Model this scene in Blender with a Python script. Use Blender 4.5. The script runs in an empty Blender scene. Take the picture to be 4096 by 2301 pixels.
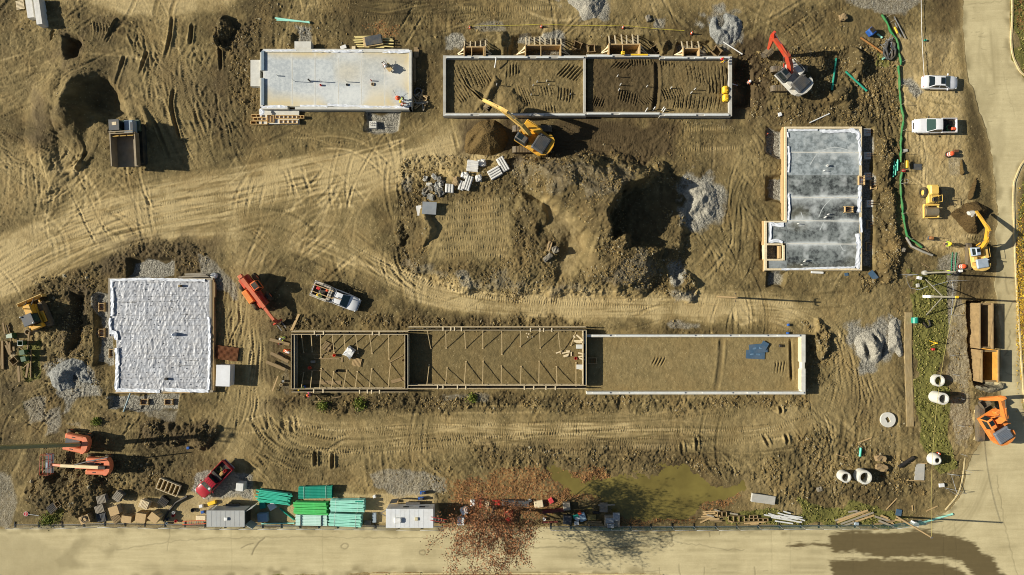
import bpy, bmesh, math, random
import numpy as np
from mathutils import Vector, Matrix
R = math.radians
scene = bpy.context.scene
# ---------------------------------------------------------------- camera, sky, sun, exposure
S, CX, CY, H = 30.0, 2048.0, 1150.5, 91.0          # survey scale (marks per metre), centre mark, camera height
cam_d = bpy.data.cameras.new("camera"); cam = bpy.data.objects.new("camera", cam_d)
scene.collection.objects.link(cam); scene.camera = cam
cam.location = (0, 0, H); cam.rotation_euler = (0, 0, 0)
cam_d.sensor_width = 36.0; cam_d.lens = 36.0 * H / (4096 / S)
cam_d.clip_start = 1.0; cam_d.clip_end = 6000.0
SUN_EL, SUN_AZ = R(28.5), R(-3.2)                  # height of the sun; direction the shadows point (from +x)
w = bpy.data.worlds.new("World"); scene.world = w; w.use_nodes = True
nt = w.node_tree; bg = nt.nodes["Background"]
sky = nt.nodes.new("ShaderNodeTexSky"); sky.sky_type = 'NISHITA'; sky.sun_disc = False
sky.sun_elevation = SUN_EL; sky.sun_rotation = R(270) - SUN_AZ
nt.links.new(sky.outputs[0], bg.inputs[0]); bg.inputs[1].default_value = 0.05
sl = bpy.data.lights.new("sun", 'SUN'); sl.energy = 5.0; sl.angle = R(0.5); sl.color = (1.0, 0.94, 0.825)
sun = bpy.data.objects.new("sun", sl); scene.collection.objects.link(sun)
_d = Vector((math.cos(SUN_AZ) * math.cos(SUN_EL), math.sin(SUN_AZ) * math.cos(SUN_EL), -math.sin(SUN_EL)))
sun.rotation_euler = _d.to_track_quat('-Z', 'Y').to_euler(); sun.location = (-60, 0, 40)
scene.view_settings.view_transform = 'Standard'; scene.view_settings.look = 'None'
scene.view_settings.exposure = 0.42; scene.view_settings.gamma = 1.0
scene.cycles.filter_width = 1.0
random.seed(7); rng = np.random.default_rng(11)
COL = scene.collection

# ---------------------------------------------------------------- helpers
def P(px, py, z=0.0):
    k = (H - z) / H / S
    return Vector(((px - CX) * k, (CY - py) * k, z))
def lin(c):
    return tuple(((v / 255) / 12.92 if v <= 10 else ((v / 255 + 0.055) / 1.055) ** 2.4) for v in c)
DUST = lin((150, 128, 84))
def new_mat(name):
    m = bpy.data.materials.new(name); m.use_nodes = True
    return m, m.node_tree, m.node_tree.nodes["Principled BSDF"]
def node(t, kind, **kw):
    n = t.nodes.new(kind)
    for k, v in kw.items():
        if isinstance(k, str) and k.startswith('i_'): n.inputs[int(k[2:])].default_value = v
        else: setattr(n, k, v)
    return n
def mixc(t, fac, a, b, blend='MIX'):
    n = t.nodes.new("ShaderNodeMix"); n.data_type = 'RGBA'; n.blend_type = blend
    for s, v in ((0, fac), (6, a), (7, b)):
        if hasattr(v, 'is_output'): t.links.new(v, n.inputs[s])
        elif v is not None:
            n.inputs[s].default_value = v if s == 0 else (tuple(v) + (1,) if len(v) == 3 else v)
    return n.outputs[2]
def mth(t, op, a, b=None, c=None, clamp=False):
    n = t.nodes.new("ShaderNodeMath"); n.operation = op; n.use_clamp = clamp
    for i, v in enumerate((a, b, c)):
        if v is None: continue
        if hasattr(v, 'is_output'): t.links.new(v, n.inputs[i])
        else: n.inputs[i].default_value = v
    return n.outputs[0]
def ramp(t, src, stops):
    n = t.nodes.new("ShaderNodeValToRGB"); e = n.color_ramp.elements
    e[0].position, e[1].position = stops[0][0], stops[1][0]
    for i, (p, v) in enumerate(stops):
        if i > 1: e.new(p)
        e[i].color = (v, v, v, 1) if not hasattr(v, '__len__') else tuple(v) + (1,)
    t.links.new(src, n.inputs[0]); return n.outputs[0]
def noise_tex(t, vec, scale, detail=4, rough=0.55, dim='3D'):
    n = t.nodes.new("ShaderNodeTexNoise"); n.noise_dimensions = dim
    n.inputs['Scale'].default_value = scale; n.inputs['Detail'].default_value = detail
    n.inputs['Roughness'].default_value = rough
    if vec is not None: t.links.new(vec, n.inputs['Vector'])
    return n.outputs[0]
MATS = {}
def M(name, rgb, rough=0.6, var=0.18, scale=3.0, metal=0.0, dirt=0.25, bump=0.0, spec=0.4, coat=0.0, grain=None):
    """a worn, slightly dusty solid: two noises vary the colour, a third lays dust on faces that look up"""
    if name in MATS: return MATS[name]
    m, t, b = new_mat(name); c = lin(rgb)
    tc = t.nodes.new("ShaderNodeTexCoord"); vec = tc.outputs['Object']
    if grain:
        mp = node(t, "ShaderNodeMapping"); mp.inputs['Scale'].default_value = grain
        t.links.new(vec, mp.inputs['Vector']); gvec = mp.outputs[0]
    else: gvec = vec
    oi = t.nodes.new("ShaderNodeObjectInfo")
    n1 = noise_tex(t, gvec, scale, 5, 0.6)
    lo = tuple(v * (1 - var * 1.3) for v in c); hi = tuple(min(1, v * (1 + var)) for v in c)
    col = mixc(t, ramp(t, n1, [(0.3, 0.0), (0.7, 1.0)]), lo, hi)
    if dirt > 0:
        n2 = noise_tex(t, vec, 0.9, 6, 0.65)
        ge = t.nodes.new("ShaderNodeNewGeometry"); sx = t.nodes.new("ShaderNodeSeparateXYZ")
        t.links.new(ge.outputs['Normal'], sx.inputs[0])
        up = mth(t, 'MULTIPLY_ADD', sx.outputs[2], 0.35, 0.65, True)
        f = mth(t, 'MULTIPLY', ramp(t, n2, [(0.38, 0.0), (0.75, 1.0)]), up)
        col = mixc(t, mth(t, 'MULTIPLY', f, dirt * 1.6, clamp=True), col, DUST)
    t.links.new(col, b.inputs['Base Color'])
    b.inputs['Roughness'].default_value = rough; b.inputs['Metallic'].default_value = metal
    b.inputs['Specular IOR Level'].default_value = spec
    if coat: b.inputs['Coat Weight'].default_value = coat
    if bump:
        bn = t.nodes.new("ShaderNodeBump"); bn.inputs['Strength'].default_value = bump; bn.inputs['Distance'].default_value = 0.03
        t.links.new(noise_tex(t, gvec, scale * 4, 4), bn.inputs['Height']); t.links.new(bn.outputs[0], b.inputs['Normal'])
    MATS[name] = m; return m
def glass_mat(name, rgb=(28, 38, 40), rough=0.08):
    if name in MATS: return MATS[name]
    m, t, b = new_mat(name); b.inputs['Base Color'].default_value = lin(rgb) + (1,)
    b.inputs['Roughness'].default_value = rough; b.inputs['Specular IOR Level'].default_value = 0.7
    MATS[name] = m; return m

class MB:
    """collects simple shapes into one mesh"""
    def __init__(s): s.v = []; s.f = []; s.mi = []; s.sm = []; s.cur = 0; s.T = None
    def add(s, vs, fs, smooth=False):
        o = len(s.v)
        if s.T is not None: vs = [s.T @ Vector(v) for v in vs]
        s.v += [tuple(v) for v in vs]; s.f += [tuple(i + o for i in f) for f in fs]
        s.mi += [s.cur] * len(fs); s.sm += [smooth] * len(fs); return s
    def box(s, c, d, rz=0.0, top=None, rx=0.0, ry=0.0, off=(0, 0)):
        """centre c, size d, optional top taper (fx,fy) and top shift"""
        x, y, z = d[0] / 2, d[1] / 2, d[2] / 2; fx, fy = top or (1, 1)
        vs = [(-x, -y, -z), (x, -y, -z), (x, y, -z), (-x, y, -z)] + [(a * fx + off[0], b * fy + off[1], z) for a, b in ((-x, -y), (x, -y), (x, y), (-x, y))]
        m = Matrix.Translation(c) @ Matrix.Rotation(rz, 4, 'Z') @ Matrix.Rotation(ry, 4, 'Y') @ Matrix.Rotation(rx, 4, 'X')
        return s.add([m @ Vector(v) for v in vs], [(0, 3, 2, 1), (4, 5, 6, 7), (0, 1, 5, 4), (1, 2, 6, 5), (2, 3, 7, 6), (3, 0, 4, 7)])
    def rbox(s, c, d, rz=0.0, b=0.05, top=(1, 1), off=(0, 0), rx=0.0, ry=0.0):
        """box with chamfered corners: a stack of octagons"""
        x, y, z = d[0] / 2, d[1] / 2, d[2] / 2; b = min(b, x * .9, y * .9, z * .9)
        def ring(ix, iy, zz, k):
            fx = 1 + (top[0] - 1) * k; fy = 1 + (top[1] - 1) * k; ox, oy = off[0] * k, off[1] * k
            X, Y = x - ix, y - iy; q = b * .8
            return [(px * fx + ox, py * fy + oy, zz) for px, py in ((-X + q, -Y), (X - q, -Y), (X, -Y + q), (X, Y - q), (X - q, Y), (-X + q, Y), (-X, Y - q), (-X, -Y + q))]
        rs = [ring(b, b, -z, 0), ring(0, 0, -z + b, b / (2 * z)), ring(0, 0, z - b, 1 - b / (2 * z)), ring(b, b, z, 1)]
        m = Matrix.Translation(c) @ Matrix.Rotation(rz, 4, 'Z') @ Matrix.Rotation(ry, 4, 'Y') @ Matrix.Rotation(rx, 4, 'X')
        vs = [m @ Vector(v) for r in rs for v in r]; fs = [tuple(range(7, -1, -1)), tuple(range(24, 32))]
        for k in range(3):
            for i in range(8): j = (i + 1) % 8; fs.append((k * 8 + i, k * 8 + j, k * 8 + 8 + j, k * 8 + 8 + i))
        return s.add(vs, fs)
    def bar(s, a, b, w, h=None, up=(0, 0, 1)):
        """square bar between two points"""
        a, b = Vector(a), Vector(b); h = h or w; d = (b - a)
        if d.length < 1e-6: return s
        z = d.normalized(); u = Vector(up)
        if abs(z.dot(u)) > 0.98: u = Vector((0, 1, 0))
        x = z.cross(u).normalized(); y = x.cross(z)
        vs = [p + x * sx * w / 2 + y * sy * h / 2 for p in (a, b) for sx, sy in ((-1, -1), (1, -1), (1, 1), (-1, 1))]
        return s.add(vs, [(0, 1, 2, 3), (7, 6, 5, 4), (0, 4, 5, 1), (1, 5, 6, 2), (2, 6, 7, 3), (3, 7, 4, 0)])
    def cyl(s, a, b, r0, r1=None, n=12, caps=True):
        a, b = Vector(a), Vector(b); r1 = r0 if r1 is None else r1; z = (b - a).normalized()
        u = Vector((0, 0, 1)) if abs(z.z) < 0.95 else Vector((1, 0, 0)); x = z.cross(u).normalized(); y = z.cross(x)
        cs = [(math.cos(2 * math.pi * i / n), math.sin(2 * math.pi * i / n)) for i in range(n)]
        vs = [a + (x * c + y * q) * r0 for c, q in cs] + [b + (x * c + y * q) * r1 for c, q in cs]
        s.add(vs, [(i, (i + 1) % n, n + (i + 1) % n, n + i) for i in range(n)], True)
        if caps: s.add(vs, [tuple(range(n - 1, -1, -1)), tuple(range(n, 2 * n))])
        return s
    def pipe(s, a, b, ro, ri, n=16):
        """hollow pipe"""
        a, b = Vector(a), Vector(b); z = (b - a).normalized()
        u = Vector((0, 0, 1)) if abs(z.z) < 0.95 else Vector((1, 0, 0)); x = z.cross(u).normalized(); y = z.cross(x)
        cs = [(math.cos(2 * math.pi * i / n), math.sin(2 * math.pi * i / n)) for i in range(n)]
        vs = [p + (x * c + y * q) * r for p, r in ((a, ro), (b, ro), (b, ri), (a, ri)) for c, q in cs]
        fs = []
        for k in range(4):
            k2 = (k + 1) % 4
            fs += [(k * n + i, k * n + (i + 1) % n, k2 * n + (i + 1) % n, k2 * n + i) for i in range(n)]
        return s.add(vs, fs, False)
    def tube(s, pts, r, n=6, caps=True):
        """round tube along a path; r is a number or a list"""
        pts = [Vector(p) for p in pts]; m = len(pts); vs = []; prev = None
        for i, p in enumerate(pts):
            d = (pts[min(i + 1, m - 1)] - pts[max(i - 1, 0)]).normalized()
            u = prev if prev is not None else (Vector((0, 0, 1)) if abs(d.z) < 0.9 else Vector((1, 0, 0)))
            x = d.cross(u)
            if x.length < 1e-4: x = d.cross(Vector((0.3, 1, 0.2)))
            x.normalize(); y = x.cross(d); prev = y; rr = r[i] if hasattr(r, '__len__') else r
            vs += [p + (x * math.cos(2 * math.pi * k / n) + y * math.sin(2 * math.pi * k / n)) * rr for k in range(n)]
        fs = [(i * n + k, i * n + (k + 1) % n, (i + 1) * n + (k + 1) % n, (i + 1) * n + k) for i in range(m - 1) for k in range(n)]
        s.add(vs, fs, True)
        if caps: s.add(vs, [tuple(range(n - 1, -1, -1)), tuple(range((m - 1) * n, m * n))])
        return s
    def prism(s, poly, z0, z1):
        """vertical prism over a counter-clockwise polygon"""
        n = len(poly); vs = [(p[0], p[1], z0) for p in poly] + [(p[0], p[1], z1) for p in poly]
        return s.add(vs, [tuple(range(n - 1, -1, -1)), tuple(range(n, 2 * n))] + [(i, (i + 1) % n, n + (i + 1) % n, n + i) for i in range(n)])
    def side(s, prof, y0, y1, ins=0.0):
        """profile in the x-z plane swept from y0 to y1"""
        n = len(prof); vs = [(p[0], y0, p[1]) for p in prof] + [(p[0], y1, p[1]) for p in prof]
        return s.add(vs, [tuple(range(n)), tuple(range(2 * n - 1, n - 1, -1))] + [(i, n + i, n + (i + 1) % n, (i + 1) % n) for i in range(n)])
    def loft(s, secs, closed=True, caps=True, smooth=True):
        n = len(secs[0]); vs = [v for r in secs for v in r]; fs = []
        for k in range(len(secs) - 1):
            for i in range(n if closed else n - 1):
                j = (i + 1) % n; fs.append((k * n + i, k * n + j, k * n + n + j, k * n + n + i))
        s.add(vs, fs, smooth)
        if caps: s.add(vs, [tuple(range(n - 1, -1, -1)), tuple(range((len(secs) - 1) * n, len(secs) * n))])
        return s
    def lathe(s, prof, n=20, c=(0, 0, 0)):
        """profile of (radius, z) about the vertical through c"""
        vs = [(c[0] + r * math.cos(2 * math.pi * i / n), c[1] + r * math.sin(2 * math.pi * i / n), c[2] + z) for r, z in prof for i in range(n)]
        fs = [(k * n + i, k * n + (i + 1) % n, k * n + n + (i + 1) % n, k * n + n + i) for k in range(len(prof) - 1) for i in range(n)]
        return s.add(vs, fs, True)
    def build(s, name, mats, parent=None, fix=True, loc=None):
        me = bpy.data.meshes.new(name); me.from_pydata(s.v, [], s.f)
        for m in (mats if isinstance(mats, (list, tuple)) else [mats]): me.materials.append(m)
        me.polygons.foreach_set("material_index", s.mi); me.polygons.foreach_set("use_smooth", s.sm)
        if fix:
            bm = bmesh.new(); bm.from_mesh(me); bmesh.ops.recalc_face_normals(bm, faces=bm.faces[:]); bm.to_mesh(me); bm.free()
        me.update(); o = bpy.data.objects.new(name, me); COL.objects.link(o)
        if loc is not None: o.location = loc
        if parent is not None: o.parent = parent
        return o
def tag(o, label=None, cat=None, group=None, kind=None):
    if label: o["label"] = label
    if cat: o["category"] = cat
    if group: o["group"] = group
    if kind: o["kind"] = kind
    return o
def thing(name, label, cat, loc=(0, 0, 0), rz=0.0, group=None):
    o = bpy.data.objects.new(name, None); COL.objects.link(o); o.empty_display_size = 0.3
    o.location = loc; o.rotation_euler = (0, 0, rz); return tag(o, label, cat, group)
def copy_tree(o, parent=None):
    c = o.copy(); COL.objects.link(c)
    if parent is not None: c.parent = parent
    for ch in list(o.children): copy_tree(ch, c)
    return c
def dup(o, loc, rz, label=None, group=None, scale=None):
    c = copy_tree(o); c.location = loc; c.rotation_euler = (0, 0, rz)
    if label: c["label"] = label
    if group: c["group"] = group
    if scale: c.scale = scale
    return c
# ---------------------------------------------------------------- ground relief
STEP = 3.0
gx = np.arange(-260, 4360, STEP, dtype=np.float32); gy = np.arange(-240, 2545, STEP, dtype=np.float32)
NX, NY = len(gx), len(gy)
GX, GY = np.meshgrid(gx, gy)                     # marks; row = y (down), column = x
def vnoise(sx, sy=None, seed=0, ang=0.0, x=None, y=None):
    """smooth value noise in -1..1, wavelength sx, sy in marks"""
    sy = sy or sx; x = GX if x is None else x; y = GY if y is None else y
    c, q = math.cos(ang), math.sin(ang)
    u = (x * c + y * q) / sx + 500.37; v = (-x * q + y * c) / sy + 500.71
    iu = np.floor(u).astype(np.int32); iv = np.floor(v).astype(np.int32); fu = u - iu; fv = v - iv
    fu = fu * fu * fu * (fu * (fu * 6 - 15) + 10); fv = fv * fv * fv * (fv * (fv * 6 - 15) + 10)
    T = np.random.default_rng(seed + 1000).random((512, 512), dtype=np.float32) * 2 - 1
    a = T[iv & 511, iu & 511]; b = T[iv & 511, (iu + 1) & 511]; d = T[(iv + 1) & 511, iu & 511]; e = T[(iv + 1) & 511, (iu + 1) & 511]
    return (a + (b - a) * fu) * (1 - fv) + (d + (e - d) * fu) * fv
def fbm(s, seed, octv=4, gain=0.5, sy=None, ang=0.0):
    o = 0; a = 1.0; sy = sy or s
    for i in range(octv): o = o + a * vnoise(s / 2 ** i, sy / 2 ** i, seed + i * 17, ang + i * 0.5 * (sy == s)); a *= gain
    return o
WX = fbm(70, 1, 4) * 9; WY = fbm(70, 2, 4) * 9
LV = vnoise(70, seed=5); LV2 = vnoise(50, seed=3); LV3 = vnoise(60, 200, 77)
def sm(e0, e1, x):
    t = np.clip((x - e0) / (e1 - e0), 0, 1); return t * t * (3 - 2 * t)
def window(x0, x1, y0, y1):
    i0 = min(NX, max(0, int((x0 - gx[0]) / STEP))); i1 = max(i0, min(NX, int((x1 - gx[0]) / STEP) + 2))
    j0 = min(NY, max(0, int((y0 - gy[0]) / STEP))); j1 = max(j0, min(NY, int((y1 - gy[0]) / STEP) + 2))
    return (slice(j0, j1), slice(i0, i1))
def sdf(poly, margin=60, warp=1.0):
    """signed distance (marks, + inside) to a polygon; returns window and array"""
    xs = [p[0] for p in poly]; ys = [p[1] for p in poly]
    wn = window(min(xs) - margin, max(xs) + margin, min(ys) - margin, max(ys) + margin)
    x = GX[wn] + WX[wn] * warp; y = GY[wn] + WY[wn] * warp
    best = np.full(x.shape, 1e9, np.float32); ins = np.zeros(x.shape, bool)
    n = len(poly)
    for i in range(n):
        ax, ay = poly[i]; bx, by = poly[(i + 1) % n]; dx, dy = bx - ax, by - ay
        t = np.clip(((x - ax) * dx + (y - ay) * dy) / (dx * dx + dy * dy + 1e-9), 0, 1)
        best = np.minimum(best, (x - ax - t * dx) ** 2 + (y - ay - t * dy) ** 2)
        if ay != by:
            c = ((ay > y) != (by > y)) & (x < (bx - ax) * (y - ay) / (by - ay) + ax); ins ^= c
    d = np.sqrt(best); return wn, np.where(ins, d, -d)
def spline(pts, step=10.0):
    pts = [np.array(p, float) for p in pts]
    if len(pts) == 2: q = [pts[0] + (pts[1] - pts[0]) * t for t in np.linspace(0, 1, max(2, int(np.linalg.norm(pts[1] - pts[0]) / step)))]; return q
    q = []; P4 = [2 * pts[0] - pts[1]] + pts + [2 * pts[-1] - pts[-2]]
    for i in range(1, len(P4) - 2):
        a, b, c, d = P4[i - 1:i + 3]; m = max(2, int(np.linalg.norm(c - b) / step))
        for k in range(m):
            t = k / m
            q.append(0.5 * (2 * b + (c - a) * t + (2 * a - 5 * b + 4 * c - d) * t * t + (3 * b - a - 3 * c + d) * t ** 3))
    q.append(pts[-1]); return q
def along(pts, reach, smooth=True):
    """window, signed lateral distance, arc length, 0..1 end fade"""
    q = spline(pts) if smooth else [np.array(p, float) for p in pts]; A = np.array(q)
    wn = window(A[:, 0].min() - reach, A[:, 0].max() + reach, A[:, 1].min() - reach, A[:, 1].max() + reach)
    x0 = wn[1].start; y0 = wn[0].start; sh = (wn[0].stop - y0, wn[1].stop - x0)
    if sh[0] < 2 or sh[1] < 2: return None
    D = np.full(sh, 1e6, np.float32); SD = np.zeros(sh, np.float32); L = np.zeros(sh, np.float32); s0 = 0.0
    for a, b in zip(q[:-1], q[1:]):
        d = b - a; l = float(np.hypot(*d))
        if l < 1e-6: continue
        w2 = window(min(a[0], b[0]) - reach, max(a[0], b[0]) + reach, min(a[1], b[1]) - reach, max(a[1], b[1]) + reach)
        lo = (slice(w2[0].start - y0, w2[0].stop - y0), slice(w2[1].start - x0, w2[1].stop - x0))
        x = GX[w2] - a[0]; y = GY[w2] - a[1]
        if x.size == 0: s0 += l; continue
        t = np.clip((x * d[0] + y * d[1]) / (l * l), 0, 1)
        dd = np.hypot(x - t * d[0], y - t * d[1]); sg = np.sign(x * d[1] - y * d[0])
        m = dd < D[lo]; D[lo] = np.where(m, dd, D[lo]); SD[lo] = np.where(m, dd * sg, SD[lo]); L[lo] = np.where(m, s0 + t * l, L[lo]); s0 += l
    return wn, D, SD, L, s0
Z = fbm(330, 20, 3) * 0.16 + fbm(80, 30, 3) * 0.05
ROUGH = np.full(Z.shape, 0.75, np.float32) + fbm(200, 40, 3) * 0.3
DRY = 0.24 + 0.26 * fbm(260, 50, 4) + 0.16 * fbm(50, 60, 3)
GRAV = np.zeros(Z.shape, np.float32); WET_SHADE = np.clip(fbm(300, 70, 4) - 0.45, 0, 1) * 0.5
GRASS = np.zeros(Z.shape, np.float32); LEAF = np.zeros(Z.shape, np.float32)
def paint(arr, poly, val=1.0, soft=14, warp=1.0, mode='max', noise=0.0):
    wn, d = sdf(poly, 40 + soft, warp); m = sm(-soft, soft, d + noise * WX[wn] * 2)
    if mode == 'max': arr[wn] = np.maximum(arr[wn], m * val)
    elif mode == 'set': arr[wn] = arr[wn] * (1 - m) + val * m
    else: arr[wn] += m * val
def level(poly, z, soft=8, warp=0.0, rough=None):
    wn, d = sdf(poly, 40 + soft, warp); m = sm(-soft, soft, d); Z[wn] = Z[wn] * (1 - m) + z * m
    if rough is not None: ROUGH[wn] = ROUGH[wn] * (1 - m) + rough * m
def pit(poly, depth, slope=1.6, warp=1.0, rough=None):
    wn, d = sdf(poly, 20, warp); dz = np.minimum(depth, np.maximum(0, d) / S * slope); Z[wn] -= dz
    if rough is not None: m = sm(-4, 8, d); ROUGH[wn] = ROUGH[wn] * (1 - m) + rough * m
def hill(poly, top, slope=0.62, warp=2.0, rnd=0.5, lump=0.12, rough=None):
    wn, d = sdf(poly, 20, warp); h = np.maximum(0, d) / S * slope
    h = top * (1 - np.exp(-(h / top) * 1.6)) * 1.15 if rnd else np.minimum(h, top)
    h = h * (1 + lump * vnoise(60, seed=int(top * 100), x=GX[wn], y=GY[wn])); Z[wn] += h
    if rough is not None: m = sm(-4, 20, d); ROUGH[wn] = ROUGH[wn] * (1 - m) + rough * m
def rut(pts, w=9, dep=0.10, berm=0.6, tread=0.0, per=8.0, dry=0.0, chev=0.6, fade=20, wet=0.0, fill=None, gouge=False):
    r = along(pts, w * 2.6)
    if r is None: return
    wn, D, SD, L, tot = r
    f = np.clip(np.minimum(L, tot - L) / fade, 0, 1) if fade else 1.0
    lv = np.clip(0.75 + 0.6 * LV[wn], 0.25, 1.4)
    core = np.exp(-(D / (w * 0.62)) ** 4); b = np.exp(-((D - w * 1.15) / (w * 0.38)) ** 2)
    Z[wn] += f * lv * dep * (-core + berm * b)
    if tread: Z[wn] += f * tread * core * np.sin((L + chev * D) * 2 * math.pi / per)
    if dry: DRY[wn] += f * dry * core * np.minimum(lv, 1.2)
    if wet: WET_SHADE[wn] = np.maximum(WET_SHADE[wn], wet * core * f)
    ROUGH[wn] *= 1 - 0.5 * core * f
def pair(pts, gauge=60, **kw):
    q = np.array(spline(pts, 30)); t = np.gradient(q, axis=0); n = np.stack([-t[:, 1], t[:, 0]], 1); n /= np.linalg.norm(n, axis=1, keepdims=True) + 1e-9
    for sgn in (-1, 1): rut([tuple(p) for p in q + n * sgn * gauge / 2], **kw)
def lane(pts, width, n, seed, w=(4.5, 8.5), dep=(0.02, 0.08), tread=0.02, dry=0.12, part=0.75, per=9.0):
    """many passes of tyres along a way"""
    rs = np.random.default_rng(seed); q = np.array(spline(pts, 40)); t = np.gradient(q, axis=0)
    nn = np.stack([-t[:, 1], t[:, 0]], 1); nn /= np.linalg.norm(nn, axis=1, keepdims=True) + 1e-9; m = len(q)
    for k in range(int(n * 1.5)):
        l = max(4, int(m * rs.uniform(0.3, part))); i0 = rs.integers(0, max(1, m - l))
        off = rs.normal(0, width / 2.6); dr = rs.normal(0, width / 7); u = np.linspace(-1, 1, l)
        o = off + dr * u + rs.normal(0, width / 14) * np.sin(u * 4 + rs.uniform(0, 6))
        pp = q[i0:i0 + l] + nn[i0:i0 + l] * o[:, None]
        rut([tuple(p) for p in pp], w=rs.uniform(*w), dep=rs.uniform(*dep) * .5, tread=tread * rs.uniform(0, 1.2), per=per * rs.uniform(.8, 1.3), dry=dry * rs.uniform(-0.9, 1.4), chev=rs.choice([0, 0.7, -0.7]), fade=60)
def cleats(pts, w=13, dep=0.06, tr=0.05, per=9.5, dry=0.28): rut(pts, w=w, dep=dep, tread=tr, per=per, chev=0.0, berm=0.5, dry=dry, fade=12)
# ways that have been driven smooth and dry
HAUL = [(-240, 1230), (-60, 1120), (120, 1020), (330, 930), (620, 850), (960, 790), (1280, 725), (1560, 655), (1800, 585), (1900, 560)]
EAST = [(1060, 900), (1300, 960), (1480, 1050), (1640, 1130), (1850, 1185), (2150, 1215), (2500, 1220), (2850, 1225), (3120, 1240), (3270, 1290), (3345, 1390), (3350, 1520), (3300, 1640)]
SOUTH = [(3300, 1660), (3000, 1720), (2600, 1730), (2150, 1735), (1700, 1735), (1350, 1750), (1120, 1700), (1020, 1600)]
WESTL = [(1000, 1080), (985, 1250), (975, 1450), (965, 1620), (930, 1780)]
def way(pts, half, dryv, soft=40, rough=0.3, z=None, hump=0):
    r = along(pts, half + soft + 30); wn, D, SD, L, tot = r
    m = 1 - sm(half - soft, half + soft, D + WX[wn] * 2)
    DRY[wn] = DRY[wn] * (1 - m) + (dryv + 0.20 * LV3[wn] * 1) * m; ROUGH[wn] = ROUGH[wn] * (1 - m) + rough * m
    WET_SHADE[wn] *= 1 - m; Z[wn] *= 1 - m * 0.5
way(HAUL, 105, 0.92, 45, 0.16); way(EAST, 60, 0.80, 30, 0.25); way(SOUTH, 80, 0.60, 60, 0.35); way(WESTL, 75, 0.62, 40, 0.3)
way([(820, 860), (1000, 900), (1150, 870), (1330, 800)], 120, 0.72, 70, 0.25)
way([(300, -40), (620, 15), (900, -30)], 60, 0.85, 35, 0.25); way([(3330, -60), (3000, 10), (2600, 0), (2200, 20)], 50, 0.55, 40, 0.4)
way([(1080, 900), (1240, 870), (1400, 930)], 100, 0.55, 60, 0.3)
paint(DRY, [(3560, 140), (3840, 130), (3880, 700), (3880, 1050), (3700, 1000), (3640, 600)], 0.86, 30, mode='set', noise=1)
for p, v in (([(-260, 560), (280, 600), (420, 760), (300, 800), (-260, 900)], 0.62), ([(-260, 120), (190, 130), (330, 300), (180, 420), (-260, 420)], 0.45), ([(470, 180), (830, 160), (850, 700), (480, 720)], 0.50),
             ([(1200, 480), (1760, 520), (1620, 600), (1060, 640), (850, 690)], 0.35), ([(3240, 1150), (3560, 1180), (3640, 1900), (3300, 1950), (3200, 1700)], 0.52)):
    paint(DRY, p, v, 50, mode='set', noise=1)
lane(HAUL, 170, 80, 3, dep=(0.015, 0.07), tread=0.012, dry=0.20, w=(5, 13)); lane(EAST, 90, 26, 4, dep=(0.02, 0.08), dry=0.15); lane(SOUTH, 140, 44, 5, dep=(0.03, 0.11), tread=0.05, dry=0.22)
lane(WESTL, 110, 26, 6, dep=(0.04, 0.12), tread=0.05, dry=0.15); lane([(820, 870), (1000, 930), (1090, 1020), (1050, 1100)], 90, 10, 7, dep=(0.03, 0.07))
lane([(300, -40), (620, 15), (900, -30)], 90, 12, 8)
# the fan of turns west of the spoil heap
for pts in ([(1000, 1090), (1050, 960), (1100, 860), (1130, 770), (1110, 700), (1050, 700), (1020, 780), (1010, 880)], [(1020, 1090), (1110, 980), (1180, 880), (1210, 780), (1180, 710), (1120, 720)], [(960, 880), (970, 790), (1010, 720), (1050, 690)],
            [(1060, 1080), (1200, 1000), (1310, 900), (1330, 810), (1280, 790), (1190, 850), (1120, 950)], [(1080, 1050), (1220, 960), (1290, 880), (1320, 830)], [(1120, 1060), (1250, 1000), (1340, 920), (1390, 820)],
            [(1060, 920), (1180, 860), (1320, 810), (1420, 800)], [(1180, 660), (1200, 740), (1230, 800), (1260, 850)], [(1000, 1050), (1080, 950), (1220, 820), (1330, 790), (1430, 800)]):
    pair(pts, 54, w=9, dep=0.030, tread=0.012, dry=0.24, berm=0.7)
# north-west: long tyre and dozer ruts
lane([(700, 60), (690, 200), (720, 400), (800, 600), (870, 760)], 200, 46, 9, w=(6, 12), dep=(0.033, 0.110), tread=0.06, dry=0.14)
lane([(520, 60), (560, 180), (600, 330), (620, 420)], 130, 16, 10, dep=(0.05, 0.16), tread=0.05)
lane([(-100, 420), (60, 400), (190, 330), (280, 240)], 110, 18, 12, dep=(0.04, 0.14), tread=0.04); lane([(-100, 560), (60, 600), (200, 640), (300, 720)], 160, 26, 13, dep=(0.04, 0.12), tread=0.05)
lane([(150, 760), (260, 690), (330, 600), (300, 500)], 90, 12, 14, dep=(0.06, 0.18)); lane([(880, 260), (900, 420), (960, 560), (1080, 660)], 140, 14, 15, dep=(0.06, 0.16), tread=0.05)
lane([(1100, 520), (1300, 540), (1500, 570), (1700, 560)], 70, 16, 16, dep=(0.03, 0.09), tread=0.03); lane([(1100, 20), (1500, 40), (1900, 30), (2300, 60)], 110, 22, 17, dep=(0.04, 0.14), tread=0.04)
lane([(3060, 60), (3180, 130), (3250, 220), (3400, 160)], 120, 22, 18, dep=(0.028, 0.088), tread=0.04); lane([(3480, 180), (3520, 400), (3560, 640), (3580, 850)], 120, 26, 19, dep=(0.044, 0.121), tread=0.05)
lane([(2750, 800), (2830, 950), (2900, 1080), (2900, 1180)], 110, 16, 21, dep=(0.033, 0.088), tread=0.04); lane([(3000, 650), (2950, 800), (2960, 1000), (3000, 1150)], 80, 14, 22, dep=(0.033, 0.099))
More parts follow.
